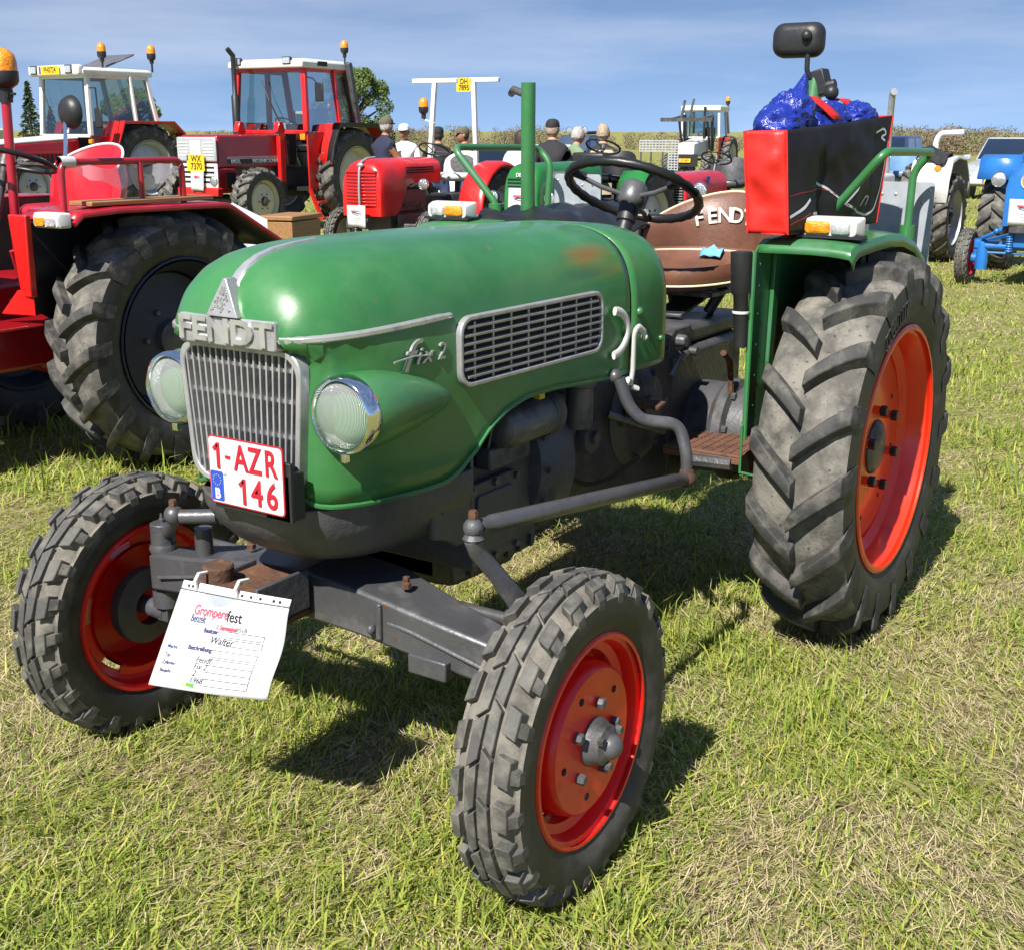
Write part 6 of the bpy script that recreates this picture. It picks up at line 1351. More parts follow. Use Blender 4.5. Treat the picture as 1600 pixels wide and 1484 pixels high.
# red tractor with white roll bar
PT = old_tractor('red_tractor', (-9.02, -7.40, 0), R(5), 'bright red tractor with slatted nose and white roll bar behind the green tractor hood', 'tomato', 'silver_rim', 'silver_rim', .55, .335, 1.50, .64, (.72, 1.98, .27, 1.225, .60), fend='tomato', lamps=None, helmc=(.42, 0, 1.30), rnd=2.8, ftr=.62, cut=.34)
hslats(PT, 1.97, .21, .70, 1.10, 11, 'tomato', 'dark_red', .012)
mb = MB(); mb.tube([(2.02, 0, .66), (2.025, 0, .9), (2.01, 0, 1.10), (1.97, 0, 1.185), (1.86, 0, 1.225), (1.70, 0, 1.235)], .014, 8); mb.ball((1.985, 0, 1.155), (.03, .045, .03)); mb.build('centre_strip', 'alu_bright', PT, smooth=60)
for k in range(3): mb = MB(); mb.box(.88, 1.48, .268, .274, 1.055+.028*k, 1.068+.028*k); mb.build('side_slot', 'black_gap', PT)
round_lamp(PT, (1.25, .36, .93), .065, 'chrome')
mb = MB(); mb.box(1.0, 1.72, -.20, .20, .62, .88); mb.build('engine', 'engine_dark', PT, bevel=.02)
mb = MB(); mb.tube([(1.45, .22, .70), (1.15, .23, .71), (1.05, .24, .62)], .014, 6); mb.build('pipe', 'gear_grey', PT)
mb = MB(); mb.box(.80, 1.60, .22, .235, .48, .60); mb.build('side_plate', 'cast_grey', PT, bevel=.004)
mb = MB()
for k in range(9): mb.lathe([(.035, 0), (.042, .012), (.035, .024)], o=(1.82, -.20, .40+.026*k), ax='z', n=12)
mb.build('axle_spring', 'black_plastic', PT)
seat_bucket(PT, (-.12, 0, .98), 'white_paint', None, 1.05)
mb = MB(); mb.loft([[(-.28+.02*k, .20*kk*math.cos(a), 1.12+.12*kk*math.sin(a)) for a in [2*pi*i/16 for i in range(16)]] for k, kk in ((0, .9), (1, 1), (2, .8))]); mb.build('fleece_cover', 'fleece', PT, smooth=50)
rbw = empty('roll_bar', PT)
for y, dx in ((-.30, 0), (.26, 0)): mb = MB(); bar4(mb, (-.05, y*1.25, .95), (-.10, y, 2.10), .055); mb.build('post', 'white_paint', rbw, bevel=.008)
mb = MB(); bar4(mb, (-.10, -.62, 2.125), (-.10, .62, 2.125), .055); mb.build('crossbar', 'white_paint', rbw, bevel=.008)
mb = MB(); mb.tube([(-.08, -.30, 1.62), (-.05, -.44, 1.66)], .012, 6); mb.build('beacon_arm', 'white_paint', rbw)
beacon(PT, (-.05, -.44, 1.73), .062, .18); yellow_plate(PT, (-.06, .14, 2.07), .20, .16, ['DH', '7895'], lines=2)
notice(PT, (2.06, -.02, .60), .27, .24, (.15, 1, 0), (.1, 0, 1), lab='white event sheet tied below the slatted nose of the red tractor', solo=False)
# green tractor behind
DT = old_tractor('bright_green_tractor', (-8.80, -5.02, 0), R(2), 'bright green tractor with white event sheet on its nose behind the roll bar post', 'deutz_green', 'silver_rim', 'silver_rim', .56, .29, 1.6, .47, (.60, 2.0, .20, 1.215, .55), fend=None, lamps=(1.98, .33, .88, .062, 'black_plastic'), helmc=(.30, .05, 1.36), rnd=4.0)
for k in range(3): mb = MB(); mb.box(1.985, 2.004, -.15, .15, .98+.035*k, .995+.035*k); mb.build('nose_slot', 'black_gap', DT)
for sd in (1, -1):
    mb = MB(); mb.sheet([[(x, sd*y, z) for y in (.30, .46, .62)] for x, z in ((.42, .78), (.40, 1.0), (.28, 1.10), (-.35, 1.10), (-.62, .85))]); mb.build('mudguard', 'deutz_green', DT, solid=.01, smooth=20)
    text('side_lettering', 'D', 'plate_white', DT, (1.55, .204*sd, 1.10), (-sd, 0, 0), (0, 0, 1), .10, .002, off=.003) if sd < 0 else None
mb = MB(); mb.box(1.25, 1.70, .203, .207, 1.07, 1.13); mb.build('name_band', 'alu_bright', DT); mb = MB(); mb.ball((1.62, .205, 1.02), (.03, .004, .04)); mb.build('badge', 'alu_bright', DT)
text('nose_lettering', 'DEUTZ', 'plate_white', DT, (2.004, .03, 1.10), (0, 1, 0), (0, 0, 1), .05, .003, off=.001)
mb = MB(); mb.ball((1.998, .04, 1.165), (.006, .022, .026)); mb.build('badge', 'deep_blue', DT)
mb = MB(); mb.box(.42, .58, -.20, .20, 1.16, 1.30); mb.build('battery_box', 'black_plastic', DT, bevel=.03)
seat_bucket(DT, (-.10, 0, 1.02), 'black_plastic', None, 1.0)
notice(DT, (2.03, .0, .82), .24, .31, (0, 1, 0), (.0, 0, 1), lab='white event sheet hung on the nose of the bright green tractor', solo=False)
# red tractor with silver grille
MT = old_tractor('grey_seat_tractor', (-11.40, -4.72, 0), R(3), 'small red tractor with silver twin grille beyond the brown seat', 'mf_red', 'mf_red', 'mf_red', .52, .26, 1.75, .62, (.72, 2.02, .27, 1.06, .50), lamps=(2.0, .42, .88, .085, 'black_plastic'), helmc=(.42, 0, 1.20), rnd=3.6, ftr=.55)
for sd in (1, -1):
    g = empty('grille', MT); mb = MB(); mb.loft([[(2.025+d, sd*.13+a, .76+b) for a, b in rrect(.20, .34, .02, 3)] for d in (-.02, .002)]); mb.build('grille_opening', 'black_gap', g, smooth=30)
    for k in range(10): mb = MB(); mb.box(2.025, 2.04, sd*.13-.095, sd*.13+.095, .61+.031*k, .622+.031*k); mb.build('slat', 'alu_bright', g)
mb = MB(); mb.prism([(1.42, 1.005), (1.30, 1.015), (1.30, .975), (1.36, .925), (1.42, .965)], 'y', .262, .268); mb.build('badge', 'deep_blue', MT)
mb = MB(); mb.box(2.02, 2.04, -.07, .07, .955, .985); mb.build('badge', 'alu_bright', MT)
seat_bucket(MT, (-.05, 0, .88), 'gear_grey', None, 1.1)
notice(MT, (2.06, .10, .52), .26, .16, (0, 1, .35), (0, -.3, 1), lab='small white sheet hanging askew on the silver grille of the small red tractor', solo=False)
# pale tractor seen past the bag: blue hood, pale seat
BT = old_tractor('blue_tractor', (-15.2, -3.95, 0), R(0), 'blue tractor with pale blue ribbed seat half hidden behind the shopping bag', 'deep_blue', 'silver_rim', 'silver_rim', .55, .28, 1.6, .62, (.62, 1.9, .24, 1.10, .55), helmc=(.45, .05, 1.30))
sb = seat_bucket(BT, (-.05, .40, .92), 'pale_blue', None, 1.15)
for k in range(5): mb = MB(); mb.tube([(-.20, -.12+.06*k, .06), (-.235, -.12+.06*k, .22)], .012, 6); mb.build('seat_rib', 'pale_blue', sb)
mb = MB(); mb.box(.55, 1.55, .242, .248, .92, .97); mb.build('stripe', 'alu_bright', BT)
# white tractor with big mudguard on the right
WT = empty('white_tractor', None, (-11.80, -2.72, 0)); tag(WT, 'white tractor with boxy mudguard and grey rear wheel beside the pale pickup', 'tractor')
for sd in (1, -1):
    std_wheel(WT, (0, sd*.68, .52), sd, .53, .30, 'silver_rim', 'ag'); std_wheel(WT, (1.5, sd*.60, .26), sd, .27, .13, 'silver_rim', 'rib')
    mb = MB(); mb.sheet([[(x, sd*y, z) for y in (.36, .60, .80)]+[(x, sd*.815, z-.03)] for x, z in ((.46, .72), (.44, 1.0), (.34, 1.20), (.05, 1.245), (-.30, 1.22), (-.55, .98), (-.60, .75))]); mg = mb.build('mudguard', 'white_paint', WT, solid=.012, smooth=20)
    mb = MB(); mb.lathe([(.001, .03), (.030, .026), (.036, .0)], o=(.395, sd*.66, 1.10), ax='x', n=18); mb.build('flasher', 'amber', mg, smooth=50); mb = MB(); mb.lathe([(.030, .0), (.044, .012), (.046, -.004)], o=(.395, sd*.66, 1.10), ax='x', n=18); mb.build('flasher_ring', 'chrome', mg)
    mb = MB(); mb.prism([(.44, .75), (.44, 1.0), (.34, 1.19), (-.30, 1.21), (-.55, .97), (-.5, .75)], 'y', *sorted((sd*.35, sd*.358))); mb.build('side_plate', 'white_paint', mg)
mb = MB(); mb.tube(smoothpath([(-.1, .48, 1.15), (-.1, .48, 1.42), (-.1, .53, 1.51), (-.1, .80, 1.52)], 5, .10), .035, 10); mb.build('exhaust_pipe', 'white_paint', WT, smooth=60)
mb = MB(); mb.loft([[(x, s1*w, z) for s1, z in ((1, .4), (1, zt), (-1, zt), (-1, .4))] for x, w, zt in ((-.3, .2, .8), (.5, .2, .85), (.6, .22, 1.05), (1.9, .22, 1.05))]); mb.build('hood', 'white_paint', WT, bevel=.03)
mb = MB(); g = [[(.40-.5*i/10+.03*math.sin(j), .38+.36*j/8+.02*math.sin(i*1.3), 1.262+.045*math.sin(i*.9+j*1.1)*math.sin(j*.8+1)+.10*math.exp(-((j-2)/1.5)**2)-(.13 if i == 0 else 0)) for j in range(9)] for i in range(11)]; mb.sheet(g)
jk = mb.build('black_jacket', 'black_cloth', None, solid=.02, sub=1, smooth=60, loc=(-11.80, -2.72, 0)); tag(jk, 'black jacket draped over the mudguard of the white tractor', 'jacket')
# blue tractor at the right edge
LB = old_tractor('light_blue_tractor', (-11.30, -.62, 0), R(0), 'light blue tractor with red front wheels cut off by the right edge', 'blue_paint', 'orange_rim', 'red_rim', .56, .29, 1.72, .66, (.70, 1.95, .25, 1.26, .62), 'blue_paint', helmc=(.50, 0, 1.42), W=.30, ftr=.60, rnd=2.6)
for sd in (1, -1):
    mb = MB(); mb.prism([(.35*0+.45, 1.02), (.45, 1.30), (.20, 1.33), (-.40, 1.30), (-.40, 1.02)], 'y', *sorted((sd*.40, sd*.41))); mb.build('side_plate', 'blue_paint', LB)
    mb = MB(); mb.sheet([[(x, sd*y, z) for y in (.40, .62, .84)] for x, z in ((.56, 1.02), (.46, 1.24), (.30, 1.28), (-.40, 1.27), (-.62, 1.0))]); mb.build('mudguard', 'blue_paint', LB, solid=.01, smooth=20)
    round_lamp(LB, (1.62, sd*.38, 1.06), .075, 'black_plastic'); mb = MB(); mb.tube([(1.58, sd*.36, 1.0), (1.52, sd*.20, .95)], .02, 6); mb.build('lamp_bracket', 'blue_paint', LB)
    mb = MB(); mb.lathe([(.06, .16), (.065, .24), (.055, .42), (.05, .45), (.035, .47)], o=(1.72, sd*.45, 0), ax='z', n=16); mb.tube([(1.72, sd*.50, .27), (1.72, sd*.56, .27)], .05, 12); mb.build('knuckle', 'blue_paint', LB, smooth=40)
mb = MB(); mb.tube([(1.74, -.42, .40), (1.74, .42, .40)], .035, 12); mb.tube([(1.80, -.38, .34), (1.80, .38, .34)], .012, 8); mb.build('axle_tube', 'blue_paint', LB)
mb = MB(); mb.tube([(1.78, -.45, .48), (1.86, -.30, .55), (1.80, -.20, .62)], .018, 8); mb.ball((1.86, -.30, .56), .03); mb.build('steering_arm', 'blue_paint', LB)
mb = MB()
for k in range(8): mb.lathe([(.03, 0), (.036, .010), (.03, .02)], o=(1.90, -.16, .36+.024*k), ax='z', n=12)
mb.build('axle_spring', 'blue_paint', LB)
mb = MB(); mb.lathe([(.001, .014), (.07, .010), (.075, 0)], o=(1.955, -.02, 1.06), ax='x', n=24); bd_ = mb.build('badge', 'amber', LB, smooth=40); mb = MB(); mb.lathe([(.072, 0), (.082, .010), (.085, -.002)], o=(1.955, -.02, 1.06), ax='x', n=24); mb.build('badge_ring', 'plate_white', bd_)
mb = MB(); mb.box(1.94, 1.965, -.17, .13, .55, .80); mb.build('front_plate', 'engine_dark', LB, bevel=.01)
mb = MB(); mb.tube([(-.1, -.30, 1.25), (-.1, -.30, 1.50)], .014, 8); bar4(mb, (-.1, -.36, 1.51), (-.1, .40, 1.50), .035); mb.build('rear_rail', 'blue_paint', LB)
notice(LB, (1.99, -.03, .76), .30, .26, (0, 1, 0), (.1, 0, 1), lab='white event sheet on the nose of the light blue tractor', solo=False)

# ------------------------------------------------------------------ far machines
FL = empty('loader_tractor', None, (-42.3, -19.0, -.25), (0, 0, R(8))); tag(FL, 'far white and red cab tractor with raised front loader arms', 'tractor')
for sd in (1, -1): std_wheel(FL, (0, sd*.85, .80), sd, .82, .45, 'silver_rim'); std_wheel(FL, (2.4, sd*.75, .48), sd, .50, .30, 'silver_rim', name='front_wheel')
cb = cab(FL, -.35, 1.05, .76, 1.55, 2.55, 'white_paint', 'white_paint', .7, door='dark_red', th=.20)
for sd in (1, -1):
    flat_fender(FL, -.8, .5, .6, 1.0, 1.1, 1.55, 'ih_red', sd)
    mb = MB(); bar4(mb, (1.2, sd*.55, 1.0), (1.35, sd*.55, 2.35), .12); bar4(mb, (1.35, sd*.55, 2.35), (2.9, sd*.55, 2.2), .12); mb.tube([(1.5, sd*.55, 1.1), (2.1, sd*.55, 2.3)], .05, 8); mb.build('loader_arm', 'engine_dark', FL)
mb = MB(); bar4(mb, (2.9, -1.0, 2.2), (2.9, 1.0, 2.2), .14); bar4(mb, (2.9, -.2, 2.2), (2.85, -.1, 2.9), .08); bar4(mb, (2.9, .1, 2.2), (2.85, .25, 2.95), .07); mb.build('loader_frame', 'engine_dark', FL)
mb = MB(); mb.hexa([(1.05, -.36, .85), (2.9, -.34, .85), (2.9, .34, .85), (1.05, .36, .85)], [(1.05, -.34, 1.52), (2.8, -.3, 1.35), (2.8, .3, 1.35), (1.05, .34, 1.52)]); mb.build('hood', 'white_paint', FL, bevel=.05)
mb = MB(); mb.box(2.9, 2.95, -.5, .5, .5, .95); mb.build('front_grille', 'black_plastic', FL)
yellow_plate(FL, (3.0, 0, .72), .5, .14, 'LX 463'); beacon(FL, (-.2, .7, 2.8), .09, .28)
mb = MB(); mb.tube([(1.2, .2, 1.5), (1.2, .2, 2.7)], .05, 8); mb.build('exhaust', 'black_plastic', FL)
FW = empty('far_tractor', None, (-41.0, -38.5, -.20), (0, 0, R(6))); tag(FW, 'far small white cab tractor with red mudguard framed by the white roll bar', 'tractor')
for sd in (1, -1): std_wheel(FW, (0, sd*.8, .75), sd, .77, .42, 'silver_rim'); std_wheel(FW, (2.3, sd*.72, .45), sd, .46, .28, 'silver_rim', name='front_wheel'); flat_fender(FW, -.8, .5, .55, .95, 1.1, 1.5, 'ih_red', sd)
cab(FW, -.35, 1.0, .72, 1.5, 2.45, 'white_paint', 'white_paint', .7, door='dark_red'); beacon(FW, (-.2, .66, 2.65), .09, .28)
mb = MB(); mb.hexa([(1.0, -.34, .8), (2.8, -.32, .8), (2.8, .32, .8), (1.0, .34, .8)], [(1.0, -.32, 1.50), (2.7, -.28, 1.38), (2.7, .28, 1.38), (1.0, .32, 1.50)]); mb.build('hood', 'dark_red', FW, bevel=.05)
mb = MB(); mb.tube([(1.1, -.4, 1.4), (1.1, -.4, 2.6)], .06, 8); mb.build('exhaust', 'black_plastic', FW)
# ------------------------------------------------------------------ people
def person(label, loc, rot, shirt, legs, skin='skin', arms=None, sleeve=.5, lean=0.0, headyaw=0.0, headpitch=0.0, cap=None, hair=None, hairstyle='short', scale=.95, vest=None, shoes='black_plastic', cap_back=False):
    a = arms or {}
    def Lp(x, y, z): return Vector((x+lean*max(0, z-.92), y, z))
    J = {'pelvis': (0, 0, .95), 'waist': (0, 0, 1.08), 'chest': (.0, 0, 1.27), 'upper': (-.01, 0, 1.40), 'neck': (0, 0, 1.49), 'head0': (.015, 0, 1.56)}
    rad = {'pelvis': .145, 'waist': .135, 'chest': .155, 'upper': .125, 'neck': .058, 'head0': .055}
    E = [('pelvis', 'waist'), ('waist', 'chest'), ('chest', 'upper'), ('upper', 'neck'), ('neck', 'head0')]
    for s_, sd in (('l', 1), ('r', -1)):
        J['sh'+s_] = (-.01, sd*.175, 1.385); rad['sh'+s_] = .078
        el, wr = a.get(s_, ((-.02, sd*.25, 1.10), (.06, sd*.25, .86)))
        J['el'+s_] = el; J['wr'+s_] = wr; rad['el'+s_] = .047; rad['wr'+s_] = .030
        J['hip'+s_] = (0, sd*.095, .90); J['kn'+s_] = (.02, sd*.105, .50); J['an'+s_] = (-.01, sd*.11, .09); J['to'+s_] = (.15, sd*.12, .035)
        rad['hip'+s_] = .095; rad['kn'+s_] = .065; rad['an'+s_] = .045; rad['to'+s_] = .038
        E += [('upper', 'sh'+s_), ('sh'+s_, 'el'+s_), ('el'+s_, 'wr'+s_), ('pelvis', 'hip'+s_), ('hip'+s_, 'kn'+s_), ('kn'+s_, 'an'+s_), ('an'+s_, 'to'+s_)]
    K = list(J); P_ = {k: Lp(*J[k]) for k in K}
    me = bpy.data.meshes.new('sk'); me.from_pydata([P_[k] for k in K], [(K.index(p), K.index(q)) for p, q in E], [])
    o = bpy.data.objects.new('sk', me); COL.objects.link(o); md = o.modifiers.new('s', 'SKIN'); md.use_smooth_shade = True
    for i, k in enumerate(K):
        r = rad[k]; me.skin_vertices[0].data[i].radius = (r*(1.18 if k in ('chest', 'waist', 'pelvis', 'upper') else 1), r*(.86 if k in ('chest', 'waist', 'pelvis', 'upper') else 1)); me.skin_vertices[0].data[i].use_root = (k == 'pelvis')
    u = o.modifiers.new('u', 'SUBSURF'); u.levels = 2; u.render_levels = 2
    dg = bpy.context.evaluated_depsgraph_get(); m2 = bpy.data.meshes.new_from_object(o.evaluated_get(dg)); bpy.data.objects.remove(o)
    mb = MB(); mb.v = [tuple(v.co) for v in m2.vertices]; bones = [(p, q, P_[p], P_[q]) for p, q in E]
    for f in m2.polygons:
        c = f.center; best = None
        for p, q, A, B in bones:
            t = max(0, min(1, (c-A).dot(B-A)/max(1e-6, (B-A).length_squared))); d = (c-A-(B-A)*t).length-rad[p]*(1-t)-rad[q]*t
            if best is None or d < best[0]: best = (d, p, q, t)
        _, p, q, t = best
        if p in ('neck',) or (p == 'upper' and q == 'neck' and t > .55): k = 2
        elif p[:2] == 'sh': k = 0 if t < sleeve*2 else 2
        elif p[:2] == 'el': k = 0 if (sleeve > .5 and t < (sleeve-.5)*2) else 2
        elif p[:3] == 'hip' or p[:2] == 'kn' or (p == 'pelvis' and q != 'waist') or c.z < .93: k = 3 if p[:2] == 'an' else 1
        elif p[:2] == 'an': k = 3
        else: k = 0
        mb.f.append(list(f.vertices)); mb.m.append(k)
    bpy.data.meshes.remove(m2)
    # head with face
    hc = P_['head0']+Vector((.012, 0, .068)); HR = Matrix.Rotation(headyaw, 3, 'Z') @ Matrix.Rotation(headpitch, 3, 'Y')
    def Hd(x, y, z): return hc+HR @ Vector((x, y, z))
    mb.mi = 2; rg = []
    for k in range(15):
        ph = -pi/2+pi*k/14; z = .118*math.sin(ph); c = max(math.cos(ph), .03); ring = []
        for j in range(20):
            t = 2*pi*j/20; x = .096*c*math.cos(t); y = .077*c*math.sin(t)
            if z < 0: y *= 1-.22*(-z/.118); x = x*(1-.10*(-z/.118)) if x < 0 else x*(1-.05*(-z/.118))
            if x > .05 and abs(y) < .035 and -.01 < z < .045: x -= .006
            ring.append(Hd(x, y, z))
        rg.append(ring)
    mb.loft(rg)
    mb.loft([[Hd(.088, -.008, .030), Hd(.088, .008, .030), Hd(.094, 0, .032)], [Hd(.090, -.015, -.012), Hd(.090, .015, -.012), Hd(.116, 0, -.010)], [Hd(.088, -.012, -.024), Hd(.088, .012, -.024), Hd(.098, 0, -.022)]])
    for sd in (1, -1): mb.ball(Hd(-.005, sd*.078, .0), (.020, .010, .030), 8, 6, HR)
    mb.mi = 4
    for sd in (1, -1): mb.ball(Hd(.083, sd*.030, .018), (.010, .012, .006), 8, 5, HR)
    mb.ball(Hd(.082, 0, -.052), (.012, .024, .0045), 8, 5, HR)
    # hands
    mb.mi = 2
    for s_, sd in (('l', 1), ('r', -1)):
        w = P_['wr'+s_]; d = (w-P_['el'+s_]).normalized(); side = d.cross(Vector((0, 0, 1)));  side = side.normalized() if side.length > .1 else Vector((0, 1, 0)); nrm = side.cross(d)
        Fm = Matrix((d, side, nrm)).transposed(); mb.ball(w+d*.045, (.050, .040, .018), 10, 6, Fm)
        for i in range(4):
            b = w+d*.085+side*(-.027+.018*i); l = (.060, .070, .066, .052)[i]; mb.tube([b, b+d*l*.5-nrm*.004, b+d*l*.85-nrm*.022, b+d*l-nrm*.040], [.0095, .009, .008, .006], 6)
        b = w+d*.03+side*(.036*(-sd)); mb.tube([b, b+d*.03+side*(.022*-sd), b+d*.055+side*(.026*-sd)-nrm*.01], [.011, .010, .007], 6)
    body = mb.build('person', [shirt, legs, skin, shoes, 'ink'], None, smooth=60, fix=False)
    body.location = loc; body.rotation_euler = (0, 0, rot); body.scale = (scale,)*3
    tag(body, label, 'person')
    if vest:
        q = MB(); rg = []
        for z, rx, ry in ((.90, .185, .215), (1.05, .180, .205), (1.25, .190, .230), (1.36, .165, .225), (1.44, .105, .150)): rg.append([Lp(rx*math.cos(t)-.01, ry*math.sin(t), z) for t in [2*pi*j/20 for j in range(20)]])
        q.loft(rg); q.build('vest', vest, body, smooth=60)
    if cap:
        q = MB(); q.loft([[Hd(.101*k*math.cos(t)-.004, .083*k*math.sin(t), z) for t in [2*pi*j/22 for j in range(22)]] for k, z in ((1.02, .030), (1.04, .045), (1.0, .080), (.85, .108), (.55, .126), (.15, .132))]); cp = q.build('cap', cap, body, smooth=60)
        s0 = -1 if cap_back else 1
        q = MB(); q.loft([[Hd(s0*(.06+.088*k*math.cos(t)), .076*math.sin(t), .040+dz-.012*k*max(0, math.cos(t))) for t in np.linspace(-pi/2, pi/2, 12)] for k, dz in ((1, 0), (1, .008))]); q.build('brim', cap, cp, smooth=50)
    if hair:
        q = MB(); rg = []
        for k in range(9):
            ph = -.25+(pi/2+.25)*k/8; z = .124*math.sin(ph)+.004; c = max(math.cos(ph), .02)
            rg.append([Hd((.104*c*math.cos(t)-.010)*(1 if math.cos(t) < .3 or z > .06 else .86), .085*c*math.sin(t), z+.012*mnoise.noise(Vector((math.cos(t)*4, math.sin(t)*4, z*30)))) for t in [2*pi*j/24 for j in range(24)]])
        if not cap: q.loft(rg)
        if hairstyle == 'long':
            q.loft([[Hd(-.045+.07*k*math.cos(t), .085*k*math.sin(t)+.01*mnoise.noise(Vector((t*3, z*9, 1))), z) for t in [2*pi*j/18 for j in range(18)]] for k, z in ((.9, .06), (1.1, 0), (1.12, -.08), (1.0, -.16), (.6, -.22), (.2, -.24))])
        else: q.loft([[Hd(-.030+.072*k*math.cos(t), .082*k*math.sin(t), z) for t in [2*pi*j/18 for j in range(18)]] for k, z in ((.95, .05), (1.0, .0), (.9, -.04), (.6, -.065))])
        q.build('hair', hair, body, smooth=60)
    return body
toC = lambda x, y: math.atan2(CAM.y-y, CAM.x-x)
def pl(label, loc, rel, **k): return person(label, (*loc, k.pop('z', float(ground_z(*loc)))), toC(*loc)+rel, **k)
fwd = {'l': ((.12, .235, 1.13), (.34, .07, 1.16)), 'r': ((.12, -.235, 1.13), (.34, -.05, 1.18))}
low = {'l': ((.06, .24, 1.12), (.26, .10, 1.10)), 'r': ((.06, -.24, 1.12), (.27, -.08, 1.12))}
pl('man in navy sleeveless shirt and olive cap reaching out, seen from behind', (-9.33, -8.76), 2.2, shirt='navy_cloth', legs='jeans', skin='skin_tan', arms=fwd, sleeve=.06, lean=.08, headyaw=.25, cap='olive_cloth', hair='hair_grey', scale=.97)
pl('smiling man in white shirt and white cap facing the camera', (-10.47, -9.28), -.25, shirt='white_cloth', legs='jeans', skin='skin_tan', arms=low, sleeve=.4, cap='white_cloth', scale=.925)
pl('person in dark clothes and black cap seen from behind at the white roll bar', (-10.15, -8.45), pi, shirt='black_cloth', legs='jeans', arms=low, sleeve=.9, cap='black_cloth', hair='hair_dark', scale=.90)
pl('bearded man in olive cap and black shirt in profile facing left', (-10.60, -8.33), -1.35, shirt='black_cloth', legs='jeans', skin='skin_tan', arms=low, sleeve=.4, cap='olive_cloth', hair='hair_dark', scale=.90)
pl('person with long dark hair bending forward behind the red mudguard', (-10.85, -7.66), 2.6, shirt='white_cloth', legs='jeans', sleeve=.4, lean=.30, hair='hair_dark', hairstyle='long', scale=.88)
pl('broad man in black shirt and black cap seen from behind', (-9.40, -6.17), 2.95, shirt='black_cloth', legs='jeans', sleeve=.45, cap='black_cloth', hair='hair_sand', scale=1.0, z=-.09)
pl('grey haired person in green top between the black and the beige clothed men', (-10.32, -6.42), 2.0, shirt='green_cloth', legs='jeans', sleeve=.45, lean=.10, hair='hair_grey', scale=.90)
pl('man with sandy grey hair in beige vest seen from behind', (-9.93, -5.76), pi-.1, shirt='black_cloth', legs='jeans', sleeve=.45, hair='hair_sand', vest='beige_cloth', scale=.99, z=-.12)

# ------------------------------------------------------------------ parked cars
def car(name, label, loc, rot, pm, kind='pickup', trim='silver_paint'):
    c = empty(name, None, (loc[0], loc[1], float(ground_z(*loc))), (0, 0, rot)); tag(c, label, 'car' if kind != 'pickup' else 'pickup', 'cars parked at the far side of the field')
    W = .86; pk = kind == 'pickup'
    st = [(2.35, .42, .70, .80), (2.30, .38, .86, .92), (2.0, .35, .98, .98), (1.15, .33, 1.04, 1.0), (.6, .33, 1.06, 1.0), (-1.0, .33, 1.08, 1.0), (-2.2, .36, 1.06, .98), (-2.32, .45, .95, .95)]
    mb = MB(); mb.loft([[(x, s1*W*k*f, z) for s1, f, z in ((1, .92, zb), (1, 1.0, zb+.18), (1, 1.01, (zb+zt)/2), (1, .96, zt-.06), (1, .86, zt), (-1, .86, zt), (-1, .96, zt-.06), (-1, 1.01, (zb+zt)/2), (-1, 1.0, zb+.18), (-1, .92, zb))] for x, zb, zt, k in st]); mb.build('body', pm, c, smooth=40)
    xr = -.95 if pk else -1.9; zt = 1.68 if pk else 1.70 if kind == 'suv' else 1.46
    lo = [(1.05, -W*.90, 1.04), (1.05, W*.90, 1.04), (xr, W*.92, 1.06), (xr, -W*.92, 1.06)]; hi = [(.35, -W*.70, zt), (.35, W*.70, zt), (xr+.20, W*.72, zt), (xr+.20, -W*.72, zt)]
    mb = MB(); mb.hexa(lo, hi); mb.build('cabin', pm, c, bevel=.05)
    def q(a, b, d, e, u0, u1, v0, v1, off):
        a, b, d, e = map(Vector, (a, b, d, e)); f = lambda u, v: (a*(1-u)+b*u)*(1-v)+(e*(1-u)+d*u)*v
        n_ = (b-a).cross(e-a).normalized()*off; return [f(u, v)+n_ for u, v in ((u0, v0), (u1, v0), (u1, v1), (u0, v1))]
    pane(c, q(lo[0], lo[1], hi[1], hi[0], .04, .96, .06, .93, .008), 'glass_dark2', 'windscreen')
    pane(c, q(lo[2], lo[3], hi[3], hi[2], .05, .95, .10, .90, .008), 'glass_dark2', 'rear_window')
    for (a, b) in ((1, 2), (3, 0)):
        for u0, u1 in ((.10, .50), (.54, .92)): pane(c, q(lo[a], lo[b], hi[b], hi[a], u0, u1, .08, .88, .008), 'glass_dark2', 'side_window')
    if pk: mb = MB(); mb.box(-2.22, -1.05, -.70, .70, 1.075, 1.085); mb.build('load_bed', 'black_plastic', c)
    for x in (1.45, -1.45):
        for sd in (1, -1): std_wheel(c, (x, sd*.74, .35), sd, .36, .23, 'silver_rim', 'rib', name='wheel', dish=.2, nn=0); mb = MB(); mb.lathe([(.40, 0), (.40, .02)], o=(x, sd*.865-.01, .38), ax='y', n=24); mb.build('wheel_arch', 'black_gap', c)
    mb = MB(); mb.loft([[(2.34+d, a, b) for a, b in rrect(.80, .20, .04, 3, 0, .80)] for d in (-.1, .03)]); g = mb.build('front_grille', trim, c, smooth=30)
    for k in range(3): mb = MB(); mb.box(2.37, 2.38, -.36, .36, .735+.05*k, .762+.05*k); mb.build('grille_slot', 'black_gap', g)
    for sd in (1, -1):
        mb = MB(); mb.loft([[(2.24+d, sd*.60+a, .86+b) for a, b in rrect(.30, .16, .04, 3)] for d in (-.1, .09)]); mb.build('headlamp', 'lens_clear', c, smooth=30)
        mb = MB(); mb.obox((.95, sd*1.0, 1.12), (.10, .20, .15)); mb.build('wing_mirror', pm, c, bevel=.03)
        mb = MB(); mb.box(-2.36, -2.30, *sorted((sd*.62, sd*.82)), .72, 1.0); mb.build('tail_lamp', 'ih_red', c, bevel=.02)
    mb = MB(); mb.box(2.28, 2.42, -.82, .82, .42, .62); mb.build('bumper', trim, c, bevel=.04); yellow_plate(c, (2.425, 0, .52), .50, .11, 'NB 2204')
    return c
glassy('glass_dark2', (.05, .07, .08), .18, .01)
